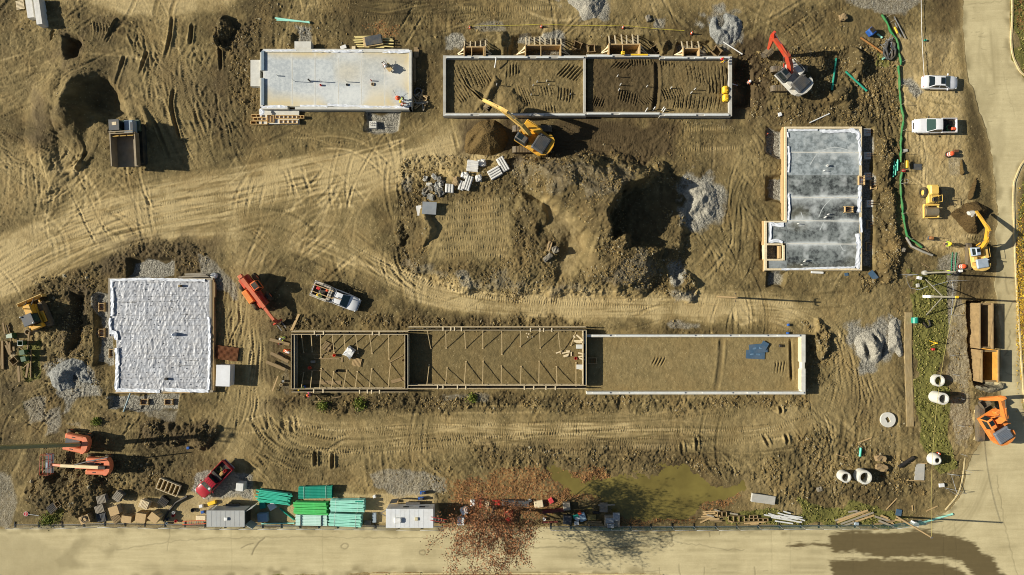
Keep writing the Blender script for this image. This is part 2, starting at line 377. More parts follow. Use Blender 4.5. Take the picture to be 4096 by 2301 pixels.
lane([(3350, 1300), (3420, 1500), (3430, 1650), (3350, 1800)], 130, 20, 23, dep=(0.033, 0.099), tread=0.05); lane([(3270, 1290), (3340, 1400), (3345, 1520), (3300, 1650), (3200, 1690)], 60, 14, 24, dep=(0.033, 0.110), tread=0.06)
lane([(3100, 1500), (3300, 1750), (3180, 1900)], 160, 16, 25, dep=(0.033, 0.110)); lane([(3660, 180), (3700, 500), (3720, 800)], 150, 14, 26, dep=(0.02, 0.06), tread=0.02)
lane([(1060, 1620), (1130, 1750), (1300, 1800), (1500, 1780)], 110, 20, 27, dep=(0.06, 0.18), tread=0.06, w=(7, 13)); lane([(1000, 1800), (1150, 1860), (1400, 1870)], 90, 14, 28, dep=(0.05, 0.14), tread=0.05)
lane([(-100, 1760), (200, 1800), (500, 1850), (800, 1820)], 90, 14, 29, dep=(0.04, 0.12), tread=0.05); lane([(100, 1560), (200, 1650), (330, 1700)], 110, 12, 30, dep=(0.05, 0.14), tread=0.05)
lane([(1600, 900), (1580, 1000), (1620, 1100), (1760, 1180)], 100, 14, 31, dep=(0.04, 0.12), tread=0.05); lane([(2100, 500), (2400, 540), (2700, 560)], 100, 26, 32, dep=(0.03, 0.10), tread=0.03, w=(5, 9))
lane([(2720, 520), (2900, 540), (3020, 600)], 90, 12, 33, dep=(0.03, 0.09), tread=0.04)
for pts in ([(500, 220), (470, 330), (450, 420)], [(590, 200), (575, 250), (560, 300)], [(690, 60), (680, 150), (660, 240)], [(700, 350), (690, 430), (720, 560)], [(620, 480), (650, 560), (680, 640)], [(770, 90), (760, 180)], [(870, 100), (880, 200), (885, 290)],
            [(1260, 1800), (1262, 1870)], [(1330, 1810), (1330, 1880)], [(2725, 1760), (2732, 1830)], [(2785, 1745), (2790, 1810)], [(3050, 1735), (3080, 1790)], [(3140, 1730), (3150, 1780)], [(3120, 1620), (3125, 1660)]):
    rut(pts, w=9, dep=0.30, berm=0.8, wet=0.3)
# criss-crossing single passes everywhere vehicles could go
def scribble(n, seed):
    rs = np.random.default_rng(seed); A = vnoise(420, seed=91); B_ = vnoise(150, seed=92); k = 0
    while k < n:
        x, y = rs.uniform(-150, 3640), rs.uniform(-120, 2080)
        if (1000 < x < 1680 and 150 < y < 500) or (1740 < x < 2960 and 130 < y < 480) or (3050 < x < 3520 and 490 < y < 1100) or (400 < x < 870 and 1090 < y < 1660) or (1150 < x < 3240 and 1300 < y < 1590) or (1690 < x < 2740 and 600 < y < 1190) or (2150 < x < 3050 and y > 1840) or (x < 1760 and y > 1960): continue
        i, j = int((x - gx[0]) / STEP), int((y - gy[0]) / STEP); a = float(A[j, i]) * 3.0 + rs.normal(0, .35) + (1.35 if x < 1000 and y < 700 else 0); p = [(x, y)]; bend = rs.normal(0, .10)
        for q in range(int(rs.uniform(4, 11))):
            a += bend + rs.normal(0, .05); x += 42 * math.cos(a); y += 42 * math.sin(a); p.append((x, y))
        s_ = rs.choice([-1, 1, 1]); kw = dict(w=rs.uniform(5.5, 12), dep=rs.uniform(.012, .06), tread=rs.uniform(0, .028), per=rs.uniform(7, 11), dry=s_ * rs.uniform(.08, .34), chev=rs.choice([0, .7, -.7]), fade=70, berm=.8)
        pair(p, rs.uniform(48, 68), **kw) if rs.random() < .7 else rut(p, **kw)
        k += 1
scribble(330, 44)
# crawler prints
for y in (820, 850, 880, 910, 940, 965, 1000, 1028): cleats([(1760 + (y % 40), y), (1900, y - 8), (2040 - (y % 30), y - 20 * (y < 950))], w=13)
for pts in ([(1830, 30), (2000, 38), (2230, 32)], [(1560, 820), (1700, 830)], [(1560, 870), (1690, 875)], [(2730, 520), (2920, 510)], [(2720, 600), (2960, 590)], [(260, 1200), (250, 1290)], [(240, 1370), (235, 1440)], [(1850, 1180), (2100, 1205), (2600, 1230)],
            [(1640, 1090), (1740, 1150)], [(2400, 1790), (2800, 1790)], [(2060, 1800), (2390, 1815)], [(3880, 1540), (3890, 1700)], [(3860, 940), (3930, 960)]): cleats(pts)
# zones of loose, rough soil
for p in ([(1580, 640), (2150, 600), (2700, 640), (2760, 1000), (2720, 1190), (2000, 1195), (1700, 1150), (1560, 1000)], [(860, 60), (1040, 60), (1040, 500), (930, 400)], [(150, 1830), (720, 1810), (640, 1960), (100, 2060)], [(560, 1690), (880, 1690), (860, 1790), (560, 1790)],
          [(1060, 1600), (1200, 1570), (3240, 1580), (3240, 1640), (1300, 1660)], [(1650, 1265), (2350, 1265), (2350, 1320), (1100, 1320), (1150, 1240)], [(3220, 1290), (3340, 1330), (3340, 1560), (3220, 1560)], [(2940, 200), (3600, 160), (3600, 500), (3480, 520), (3000, 480)], [(3440, 560), (3600, 560), (3600, 1150), (3440, 1150)],
          [(700, 940), (820, 990), (860, 1100), (430, 1090), (440, 1000)], [(1900, 1780), (2750, 1800), (3000, 1900), (2700, 1900), (1900, 1880)], [(3250, 1700), (3600, 1800), (3720, 1990), (3100, 2040), (3000, 1900)], [(150, 1100), (420, 1060), (430, 1600), (150, 1620)]):
    paint(ROUGH, p, 1.7, 30, noise=1)
# darker, freshly dug soil, with shade painted into some patches
for p, v in (([(1790, 235), (2320, 235), (2320, 455), (1790, 455)], 0.22), ([(2345, 230), (2640, 235), (2640, 455), (2345, 455)], 0.80), ([(2640, 235), (2920, 235), (2920, 455), (2640, 455)], 0.48), ([(1850, 475), (2720, 485), (2700, 640), (2400, 655), (2000, 640), (1840, 610)], 1.0),
             ([(2925, 150), (3050, 130), (3080, 240), (3060, 440), (2925, 460)], 1.0), ([(3000, 430), (3240, 430), (3260, 490), (3000, 500)], 0.6), ([(235, 130), (330, 150), (320, 230), (270, 250), (240, 200)], 1.0), ([(140, 360), (210, 360), (215, 560), (150, 600), (120, 450)], 0.55),  # round north-west hole: its shadow painted in along with dark soil
             ([(260, 1140), (350, 1160), (330, 1420), (240, 1440)], 0.75), ([(420, 950), (900, 940), (890, 1000), (860, 1110), (420, 1090)], 0.5), ([(3830, 1090), (3950, 1090), (3960, 1200), (3830, 1200)], 0.7), ([(560, 1690), (880, 1690), (860, 1790), (560, 1790)], 0.6),
             ([(1070, 1190), (1180, 1240), (1170, 1340), (1080, 1560), (1160, 1640), (1060, 1640)], 0.45), ([(1640, 1270), (2360, 1270), (2360, 1315), (1640, 1315)], 0.35), ([(1950, 1770), (2700, 1770), (2700, 1860), (1950, 1840)], 0.45), ([(300, 280), (470, 260), (500, 480), (350, 480)], 0.3),  # patch inside the curling bank: the bank's shadow painted into the soil tone
             ([(900, 90), (1000, 90), (1000, 200), (920, 220)], 0.6), ([(2350, 760), (2680, 720), (2720, 980), (2400, 980)], 0.35), ([(0, 1450), (180, 1450), (160, 1600), (0, 1600)], 0.3), ([(1840, 470), (2000, 480), (2020, 620), (1850, 620)], 0.5), ([(3660, -200), (3860, -200), (3850, 60), (3760, 300), (3690, 330), (3720, 60)], 0.55), ([(3840, 360), (4000, 360), (3990, 480), (3960, 700), (3890, 700)], 0.35),  # spoil heap's east flank: its shade painted in with dark soil
             ([(3860, 800), (4010, 860), (3960, 940), (3900, 960)], 0.3), ([(3160, 150), (3330, 170), (3340, 300), (3200, 320)], 0.25), ([(3560, 150), (3700, 150), (3700, 310), (3580, 320)], 0.3)):
    paint(WET_SHADE, p, v * .9, 26, noise=1.6)
# ground the foundations stand in
FILL_N, FILL_S, FILL_E = 0.60, 0.0, -0.1
level([(1765, 215), (2945, 215), (2945, 475), (1765, 475)], 0.15, 30, 0.5)
level([(1780, 232), (2338, 232), (2338, 460), (1780, 460)], FILL_N, 5, 0, 0.7); level([(2344, 225), (2925, 232), (2925, 462), (2344, 462)], FILL_N, 5, 0, 0.7)
level([(1172, 1325), (2338, 1325), (2338, 1562), (1172, 1562)], FILL_S, 6, 0, 0.22); level([(2345, 1345), (3222, 1345), (3222, 1575), (2345, 1575)], 0.35, 8, 0, 0.2)
paint(DRY, [(1172, 1325), (2338, 1325), (2338, 1562), (1172, 1562)], 0.42, 6, 0, 'set'); paint(DRY, [(2345, 1345), (3222, 1345), (3222, 1575), (2345, 1575)], 0.55, 8, 0, 'set')
paint(WET_SHADE, [(1172, 1325), (2338, 1325), (2338, 1562), (1172, 1562)], 0.12, 6, 0, 'set')
paint(DRY, [(1780, 232), (2338, 232), (2338, 460), (1780, 460)], 0.46, 6, 0, 'set'); paint(DRY, [(2640, 232), (2925, 232), (2925, 462), (2640, 462)], 0.5, 20, 0, 'set'); rut([(3158, 1350), (3162, 1500), (3166, 1525)], w=9, dep=0.5, berm=0.1); rut([(2885, 1350), (2875, 1480), (2860, 1570)], w=14, dep=0.10, wet=0.35)
for k in range(4): rut([(2600 + k * 13, 1470), (2622 + k * 13, 1425)], w=4, dep=0.14); rut([(3095 + k * 11, 1500), (3100 + k * 12, 1440)], w=4, dep=0.16)
# bucket-teeth combing of the fill between the walls
def comb(x0, y0, x1, y1, n, dx, dy, w=3.6, dep=0.16):
    for k in range(n):
        j = random.uniform(-2, 2); rut([(x0 + k * dx + j, y0 + k * dy), ((x0 + x1) / 2 + k * dx + random.uniform(-2, 2), (y0 + y1) / 2 + k * dy), (x1 + k * dx + j, y1 + k * dy)], w=w, dep=dep, berm=0.9, fade=10)
comb(1812, 260, 1850, 345, 6, 17, 3); comb(1890, 260, 1935, 340, 4, 12, 0); comb(1805, 345, 1850, 420, 7, 9, -6); comb(1850, 330, 1905, 385, 5, 10, 9); comb(2030, 262, 2027, 320, 4, 13, -4); comb(2275, 255, 2225, 310, 6, 13, 4); comb(2150, 345, 2162, 390, 5, 12, 1)
comb(2060, 340, 2090, 420, 6, 12, 4); comb(2235, 350, 2230, 410, 5, 12, 2); comb(2170, 415, 2175, 450, 5, 12, 3); comb(2470, 250, 2440, 280, 6, 12, 1); comb(2515, 242, 2518, 272, 9, 11, 0); comb(2640, 246, 2642, 272, 6, 11, 1); comb(2480, 360, 2470, 410, 8, 10, 3)
comb(2640, 360, 2660, 410, 9, 10, -2); comb(2700, 380, 2690, 440, 12, 16, 1); comb(2740, 260, 2752, 330, 8, 16, 4); comb(2380, 390, 2365, 430, 5, 9, 2); comb(2830, 260, 2835, 380, 6, 14, 2); comb(2540, 400, 2570, 430, 7, 9, -2)
rut([(2622, 250), (2625, 350), (2612, 450)], w=13, dep=0.45, berm=0.3, wet=0.6); hill([(1940, 330), (1990, 310), (2010, 340), (1960, 400), (1920, 460), (1895, 440)], 0.5); hill([(2000, 380), (2060, 350), (2120, 420), (2090, 455), (1990, 455)], 0.45)
# holes and excavations
pit([(2936, 232), (3010, 240), (3018, 300), (3012, 430), (2936, 445)], 1.3, 1.5); pit([(238, 142), (300, 138), (332, 170), (318, 225), (270, 240), (245, 200)], 1.5, 1.6); pit([(196, 110), (212, 115), (205, 150), (190, 155)], 0.8, 1.5)
pit([(272, 1160), (345, 1170), (338, 1300), (318, 1400), (262, 1430), (258, 1380), (285, 1280)], 1.3, 1.1); pit([(3864, 1200), (3972, 1198), (3992, 1400), (4003, 1545), (3893, 1548), (3876, 1400)], 2.8, 9, 0.35)
for p, dp in (([(505, 1030), (700, 1030), (700, 1118), (505, 1118)], 0.75), ([(375, 1170), (440, 1170), (455, 1470), (372, 1470)], 0.6), ([(435, 1570), (720, 1560), (712, 1648), (435, 1640)], 0.6), ([(3062, 505), (3140, 515), (3140, 640), (3060, 620)], 0.8), ([(3058, 702), (3140, 700), (3140, 812), (3058, 800)], 0.8),
              ([(3030, 965), (3130, 960), (3130, 1045), (3030, 1045)], 0.8), ([(3062, 1082), (3150, 1082), (3130, 1155), (3062, 1150)], 0.7), ([(3445, 500), (3500, 505), (3500, 1080), (3450, 1085)], 0.8), ([(1465, 430), (1610, 435), (1600, 530), (1455, 530)], 0.5), ([(1168, 132), (1262, 140), (1262, 196), (1168, 196)], 0.35), ([(3030, 1330), (3030, 1331), (3031, 1330)], 0.0)):
    if dp: pit(p, dp, 2.0, 0.5, 0.35)
for p in ([(2180, 165), (2360, 150), (2360, 228), (2030, 228), (2040, 140), (2170, 130)], [(2430, 140), (2640, 140), (2640, 225), (2430, 225)], [(2710, 160), (2840, 165), (2840, 225), (2700, 225)], [(1850, 165), (1960, 165), (1960, 225), (1840, 225)]): pit(p, 0.6, 1.5, 0.8)
# spoil heaps
hill([(1600, 880), (1690, 800), (1770, 660), (2000, 640), (2160, 600), (2450, 610), (2660, 660), (2740, 820), (2730, 980), (2690, 1120), (2560, 1180), (2100, 1185), (1800, 1170), (1660, 1080)], 1.3, 0.6, 1.6, rough=1.6, lump=.08)
hill([(2090, 640), (2350, 622), (2560, 660), (2660, 740), (2655, 820), (2600, 930), (2480, 1000), (2380, 1000), (2310, 930), (2220, 860), (2110, 770)], 5.0, 1.0, 1.6, rough=1.9, lump=.12); hill([(2380, 960), (2500, 930), (2640, 1000), (2620, 1110), (2450, 1170), (2330, 1130), (2310, 1010)], 1.9, 0.75, 1.6, rough=1.8, lump=.10)
hill([(2060, 790), (2170, 800), (2185, 900), (2150, 970), (2100, 900), (2040, 820)], 0.9, 0.8, 2); hill([(1700, 780), (1760, 820), (1740, 960), (1700, 1000), (1680, 900)], 0.9, 0.9, 2, rough=2)
level([(2260, 930), (2330, 920), (2350, 1010), (2290, 1100), (2220, 1130), (2240, 1000)], 0.8, 25, 1.5, 0.4)
level([(2470, 800), (2520, 745), (2600, 722), (2668, 745), (2740, 830), (2735, 960), (2660, 1010), (2560, 985), (2470, 950), (2425, 950), (2435, 860)], 0.9, 20, 2.2, 1.2)
paint(DRY, [(1600, 880), (1690, 800), (1770, 660), (2160, 620), (2450, 630), (2640, 680), (2690, 1100), (2560, 1170), (2100, 1175), (1800, 1160)], 0.14, 50, mode='add'); paint(GRAV, [(1980, 640), (2160, 610), (2450, 640), (2600, 690), (2440, 800), (2300, 820), (2100, 760)], 0.30, 50, noise=2); paint(GRAV, [(1600, 1000), (1800, 1080), (2300, 1120), (2560, 1010), (2690, 1100), (2500, 1180), (2000, 1180), (1700, 1120)], 0.34, 40, noise=2); paint(ROUGH, [(1700, 820), (2030, 780), (2050, 1040), (1720, 1060)], .45, 30, mode='set'); paint(ROUGH, [(2090, 770), (2180, 790), (2330, 900), (2340, 1000), (2290, 1090), (2230, 1120), (2240, 980), (2150, 880)], .4, 25, mode='set')
paint(DRY, [(2080, 760), (2180, 790), (2330, 900), (2340, 1000), (2300, 1090), (2230, 1120), (2240, 980), (2150, 880)], 0.75, 30, noise=1); paint(DRY, [(1690, 830), (2020, 780), (2060, 900), (2040, 1040), (1720, 1050)], 0.62, 30, noise=1)
hill([(3150, 190), (3230, 170), (3330, 260), (3300, 330), (3230, 380), (3360, 330), (3480, 230), (3520, 330), (3420, 470), (3350, 440), (3330, 380), (3310, 470), (3270, 420), (3120, 250)], 0.0001, 0.001)
hill([(3400, 190), (3470, 200), (3490, 300), (3440, 340), (3390, 290)], 1.3, 0.9, 2.5, rough=2); hill([(3310, 350), (3400, 330), (3390, 440), (3330, 430)], 1.0, 0.9, 2.5, rough=2); hill([(3250, 400), (3340, 380), (3350, 440), (3270, 450)], 0.5, 0.7, 2.5, rough=2)
hill([(3520, 540), (3585, 580), (3590, 900), (3620, 1000), (3600, 1120), (3520, 1150), (3510, 800)], 0.7, 0.7, 3, rough=2); hill([(3250, 1290), (3320, 1330), (3330, 1400), (3290, 1440), (3240, 1400)], 0.8, 0.8, 3, rough=2)
hill([(580, 1700), (700, 1680), (840, 1690), (870, 1730), (830, 1785), (700, 1790), (580, 1770)], 0.8, 0.6, 3, rough=2.4); hill([(170, 1900), (300, 1880), (440, 1920), (420, 2010), (300, 2070), (150, 2050), (90, 1980)], 1.1, 0.6, 3, rough=2.2)
hill([(2690, 1090), (2780, 1100), (2790, 1190), (2690, 1180)], 0.8, 0.8, 3, rough=2); hill([(1560, 900), (1600, 880), (1620, 980), (1580, 1000)], 0.5, 0.8, 2); hill([(850, 80), (900, 60), (930, 120), (900, 200), (860, 180)], 1.0, 0.9, 2.5, rough=2); hill([(2610, 150), (2680, 140), (2690, 200), (2640, 215)], 0.9, 0.9, 2); hill([(1990, 130), (2030, 130), (2025, 210), (1990, 215)], 0.8, 0.9, 2)
# the curling bank of fill by the tipper
r = along([(450, 245), (385, 285), (318, 325), (298, 370), (285, 420), (320, 455), (380, 480)], 170); wn, D, SD, L, tot = r
fade = sm(0, 240, L) * (1 - sm(tot - 60, tot, L) * 0.7)
hh = np.where(SD > 0, np.exp(-(D / 34) ** 2), np.maximum(0, 1 - D / 165) ** 1.5) if True else 0
Z[wn] += 2.7 * fade * hh * (1 + 0.12 * LV2[wn]); 
pit([(345, 330), (440, 300), (500, 400), (520, 470), (430, 490), (330, 440)], 1.0, 0.8)
hill([(80, 470), (130, 330), (230, 280), (290, 300), (250, 420), (240, 560), (260, 700), (200, 760), (120, 640)], 0.7, 0.3, 2); hill([(230, 440), (300, 410), (340, 460), (300, 520), (240, 520)], 0.9, 0.6, 2)
for pts in ([(170, 780), (300, 690), (330, 600), (300, 520)], [(240, 700), (350, 640), (400, 540)]): rut(pts, w=16, dep=-0.35, berm=0)
rut([(560, 420), (590, 470), (610, 520)], w=16, dep=-0.6, berm=0.1); rut([(530, 460), (560, 520)], w=18, dep=-0.3, berm=0)
for k in range(7): rut([(360 + k * 14, 70 + k * 4), (370 + k * 12, 120 + k * 4), (362 + k * 9, 170 + k * 2)], w=5, dep=0.07, dry=0.4)
rut([(470, 70), (440, 120), (405, 178)], w=6, dep=-0.35, berm=0)
# soft slump west of the pond and the pond hollow
POND = [(2180, 1880), (2280, 1870), (2330, 1930), (2420, 1910), (2500, 1885), (2600, 1880), (2680, 1850), (2740, 1860), (2780, 1900), (2830, 1930), (2900, 1945), (2990, 1925), (3010, 1950), (2940, 2000), (2840, 2020), (2780, 2050), (2740, 2088), (2500, 2088), (2440, 2030), (2330, 1990), (2200, 1930)]
wn, d = sdf(POND, 120, 2.5); m = sm(-90, 30, d); Z[wn] = Z[wn] * (1 - m) - 0.05 * m - 0.22 * sm(-25, 40, d); ROUGH[wn] *= 1 - 0.6 * sm(-30, 20, d); WET_SHADE[wn] = np.maximum(WET_SHADE[wn], 0.3 * sm(-50, 0, d))
# gravel spreads (flat)
for p, v in (([(515, 1045), (690, 1040), (690, 1112), (515, 1112)], 1), ([(385, 1180), (440, 1180), (455, 1460), (380, 1455)], 1), ([(440, 1580), (715, 1572), (705, 1640), (440, 1635)], 1), ([(3066, 515), (3135, 520), (3130, 625), (3070, 612)], 1), ([(3068, 712), (3138, 706), (3138, 800), (3068, 792)], 1), ([(3050, 972), (3128, 965), (3128, 1040), (3040, 1040)], 1),
             ([(3080, 1090), (3140, 1090), (3128, 1148), (3078, 1145)], 0.8), ([(3448, 505), (3495, 510), (3492, 1070), (3450, 1060)], 1), ([(1470, 450), (1600, 445), (1590, 520), (1460, 525)], 0.9), ([(1180, 95), (1250, 100), (1250, 195), (1180, 195)], 0.8), ([(1780, 140), (1850, 130), (1870, 170), (1860, 200), (1790, 195)], 0.9), ([(1860, 160), (1950, 165), (1940, 200), (1860, 195)], 0.7),
             ([(2060, 135), (2260, 130), (2260, 180), (2060, 180)], 0.85), ([(2110, 190), (2240, 195), (2240, 222), (2130, 222)], 0.7), ([(1880, 90), (2010, 85), (2030, 130), (1900, 130)], 0.55), ([(2610, 70), (2665, 60), (2660, 105), (2620, 115)], 0.7), ([(2440, 150), (2560, 150), (2560, 180), (2440, 180)], 0.5), ([(2720, 170), (2830, 175), (2830, 215), (2720, 215)], 0.6),
             ([(800, 1010), (870, 1040), (950, 1150), (960, 1210), (880, 1160), (820, 1090)], 0.6), ([(3340, -30), (3680, -40), (3690, 10), (3620, 60), (3500, 50), (3380, 10)], 0.62), ([(3610, 320), (3650, 310), (3690, 370), (3670, 385), (3640, 360)], 0.9), ([(1480, 1900), (1560, 1880), (1700, 1890), (1780, 1920), (1800, 1975), (1620, 1985), (1490, 1960)], 0.6), ([(1530, 1890), (1700, 1880), (1780, 1940), (1560, 1950)], 0.0),
             ([(250, 1580), (300, 1540), (330, 1560), (280, 1650), (240, 1660)], 0.7), ([(80, 1600), (200, 1560), (180, 1700), (100, 1720)], 0.55), ([(150, 1680), (250, 1590), (250, 1720), (180, 1760)], 0.6), ([(-200, 1870), (50, 1880), (75, 2010), (40, 2110), (-200, 2110)], 0.55), ([(260, 1700), (330, 1690), (330, 1720)], 0.5), ([(1820, 860), (1900, 780), (1860, 760), (1740, 740)], 0.3), ([(1800, 1080), (1870, 1070), (1930, 1160), (1830, 1160)], 0.55),
             ([(3780, 1010), (3840, 1000), (3850, 1080), (3810, 1300), (3790, 1400), (3760, 1300), (3740, 1060)], 0.6), ([(3800, 600), (3850, 600), (3850, 700), (3800, 700)], 0.45), ([(2660, 1060), (2720, 1040), (2750, 1110), (2690, 1130)], 0.8), ([(2680, 1170), (2780, 1160), (2790, 1190), (2700, 1210)], 0.6), ([(2660, 1300), (2800, 1295), (2810, 1325), (2680, 1325)], 0.6), ([(1040, 1380), (1165, 1420), (1165, 1590), (1120, 1570), (1120, 1440)], 0.35),
             ([(1760, 1570), (1960, 1575), (1960, 1610), (1760, 1610)], 0.5), ([(3560, 1260), (3610, 1280), (3600, 1400), (3560, 1420), (3540, 1340)], 0.85), ([(790, 1900), (930, 1880), (1010, 1900), (1010, 1990), (830, 2000), (780, 1960)], 0.8), ([(3020, 540), (3060, 530), (3040, 600)], 0.0), ([(1600, 700), (1660, 690), (1650, 760), (1610, 780)], 0.5), ([(2580, 470), (2940, 470), (2900, 520), (2820, 520)], 0.3), ([(540, 1610), (720, 1640), (700, 1680), (600, 1670)], 0.5), ([(3820, 1000), (3960, 1000), (3960, 1100), (3870, 1090)], 0.2)):
    if v: paint(GRAV, p, v * (1 if v == 1 else .85), 7 if v == 1 else 14, 0.9, noise=0.7)
# concrete-dust apron where the materials are stored
APRON = [(400, 1990), (700, 1985), (800, 1960), (1050, 1975), (1740, 1970), (1760, 2095), (420, 2098)]
paint(DRY, APRON, 1.0, 10, 0.6, 'set'); paint(GRAV, APRON, 0.25, 10, 0.6); level(APRON, 0.02, 12, 0.3, 0.12)
paint(DRY, [(3785, 1180), (3870, 1180), (3895, 1560), (3880, 1820), (3800, 1820)], .7, 18, noise=1); paint(GRAV, [(3790, 1200), (3865, 1200), (3880, 1500), (3880, 1780), (3810, 1780)], .42, 18, noise=1.5)
for p in ([(2700, 760), (2760, 700), (2850, 700), (2900, 780), (2890, 870), (2800, 920), (2720, 890)], [(2815, 60), (2900, 30), (2985, 80), (2970, 180), (2850, 200)], [(2230, -60), (2440, -60), (2420, 90), (2290, 95)], [(3400, 1300), (3560, 1280), (3570, 1440), (3460, 1480), (3400, 1420)], [(180, 1440), (330, 1420), (400, 1560), (250, 1600)]): paint(GRAV, p, .75, 26, 1.2, noise=1.5)
# greenery and fallen leaves
for p, v in (([(3648, 1085), (3790, 1080), (3795, 1300), (3780, 1420), (3740, 1500), (3800, 1560), (3790, 1750), (3830, 1860), (3760, 1900), (3690, 1800), (3660, 1650), (3655, 1400)], 1), ([(2900, 2060), (3080, 2030), (3180, 2045), (3200, 2000), (3350, 2040), (3420, 2010), (3560, 2050), (3650, 2060), (3560, 2105), (2900, 2100)], 0.9), ([(80, 1540), (100, 1540), (100, 1640), (85, 1640)], 0.6), ([(230, 1440), (265, 1440), (260, 1620), (235, 1620)], 0.0),
             ([(100, 1370), (165, 1370), (165, 1520), (100, 1530)], 0.7), ([(180, 2060), (260, 2040), (245, 2090), (170, 2090)], 0.8), ([(3520, 215), (3580, 230), (3560, 260), (3520, 250)], 0.6), ([(4050, -200), (4340, -200), (4340, 330), (4098, 300), (4060, 230)], 0.9), ([(4075, 740), (4110, 640), (4340, 560), (4340, 1700), (4100, 1700), (4085, 1200)], 0.9), ([(-260, 2320), (1500, 2300), (2700, 2310), (2700, 2540), (-260, 2540)], 0.8)):
    if v: paint(GRASS, p, v, 10, 0.9, noise=0.7)
for p, v in (([(1780, 1950), (1900, 1890), (2150, 1860), (2250, 1900), (2300, 1980), (2200, 2060), (1800, 2060)], 0.75), ([(2230, 1880), (2420, 1870), (2450, 1960), (2400, 2010), (2250, 1980)], 1.0), ([(2780, 1990), (2960, 1980), (2900, 2030), (2780, 2050)], 0.6), ([(2480, 2060), (2780, 2070), (2780, 2100), (2480, 2100)], 0.8), ([(4060, -200), (4340, -200), (4340, 300), (4098, 290)], 0.5), ([(4080, 900), (4130, 860), (4340, 860), (4340, 1400), (4080, 1400)], 0.8),
             ([(1480, 110), (1590, 110), (1590, 160), (1530, 160)], 0.55), ([(1500, 2282), (2620, 2290), (2620, 2330), (1500, 2330)], 0.9)):
    paint(LEAF, p, v, 18, 1.2, noise=1)
DRY -= 0.22 * np.clip(ROUGH - 0.8, 0, 1.2)
# final small-scale relief
n_cl = vnoise(13, seed=101) * 0.6 + vnoise(8, seed=102) * 0.55 + vnoise(26, seed=103) * 0.8
Z += np.clip(ROUGH, 0.10, 2.4) * 0.075 * (n_cl + .45 * vnoise(5.2, seed=105)) * (1 - 0.6 * GRAV) + np.clip(ROUGH - 0.9, 0, 2) * 0.07 * np.abs(vnoise(20, seed=104))
Z += rng.normal(0, 1, Z.shape).astype(np.float32) * (0.008 + 0.012 * np.clip(ROUGH, 0, 1.5)); Z += GRAV * rng.normal(0, 1, Z.shape).astype(np.float32) * 0.022 + GRASS * np.abs(rng.normal(0, 1, Z.shape)).astype(np.float32) * 0.04
# roads: the ground sinks under them
ROAD = [(-400, 2112), (300, 2106), (1200, 2102), (2300, 2112), (2480, 2116), (2560, 2122), (2690, 2136), (2800, 2120), (3300, 2108), (3560, 2112), (3700, 2090), (3800, 2040), (3855, 1960), (3872, 1840), (3905, 1790), (3985, 1700), (4005, 1620), (3995, 1300), (3975, 1060), (3990, 900), (3985, 760), (3950, 560), (3890, 360), (3872, 330), (3850, 120), (3840, -300), (4046, -300), (4046, 100), (4044, 180), (4056, 240), (4100, 305), (4460, 330), (4460, 520), (4110, 645), (4075, 700), (4062, 800), (4072, 1250), (4092, 1600), (4110, 1700), (4460, 1760), (4460, 2450), (3800, 2700), (2600, 2300), (1500, 2294), (400, 2330), (-400, 2420)]
wn, d_road = sdf(ROAD, 200, 0.8); mr = sm(0, 16, d_road); Z[wn] = Z[wn] * (1 - mr) - 0.12 * mr
mr2 = sm(-60, 0, d_road) * 0.8; Z[wn] = Z[wn] * (1 - mr2) + (0.05 * mr2) * (1 - mr) - 0.12 * mr2 * mr; DRY[wn] = np.maximum(DRY[wn], 0.75 * sm(-28, 2, d_road))
# edges of the surveyed patch ease to level ground
ex = np.minimum(GX - gx[0], gx[-1] - GX); ey = np.minimum(GY - gy[0], gy[-1] - GY); ed = sm(0, 120, np.minimum(ex, ey)); Z *= ed
Z = Z.astype(np.float32)
def gz(px, py):
    """ground height at a mark"""
    i = min(max((px - gx[0]) / STEP, 0), NX - 1.01); j = min(max((py - gy[0]) / STEP, 0), NY - 1.01); a, b = int(i), int(j); u, v = i - a, j - b
    return float((Z[b, a] * (1 - u) + Z[b, a + 1] * u) * (1 - v) + (Z[b + 1, a] * (1 - u) + Z[b + 1, a + 1] * u) * v)
def G(px, py, dz=0.0):
    """point on the ground at a plan mark"""
    return Vector(((px - CX) / S, (CY - py) / S, gz(px, py) + dz))
def V(px, py, zt=0.0):
    """point on the ground for something whose feature at height zt above it is seen at a mark"""
    k = 1 - (zt + gz(px, py)) / H; X, Y = CX + (px - CX) * k, CY + (py - CY) * k
    return Vector(((X - CX) / S, (CY - Y) / S, gz(X, Y)))
def grid_mesh(name, xs, ys, zz, attrs, mat):
    ny, nx = zz.shape; co = np.empty((ny * nx, 3), np.float32); xx, yy = np.meshgrid(xs, ys)
    co[:, 0] = xx.ravel(); co[:, 1] = yy.ravel(); co[:, 2] = zz.ravel()
    idx = np.arange(ny * nx, dtype=np.int32).reshape(ny, nx); q = np.stack([idx[1:, :-1], idx[1:, 1:], idx[:-1, 1:], idx[:-1, :-1]], -1).reshape(-1, 4)
    return raw_mesh(name, co, q, attrs, mat)
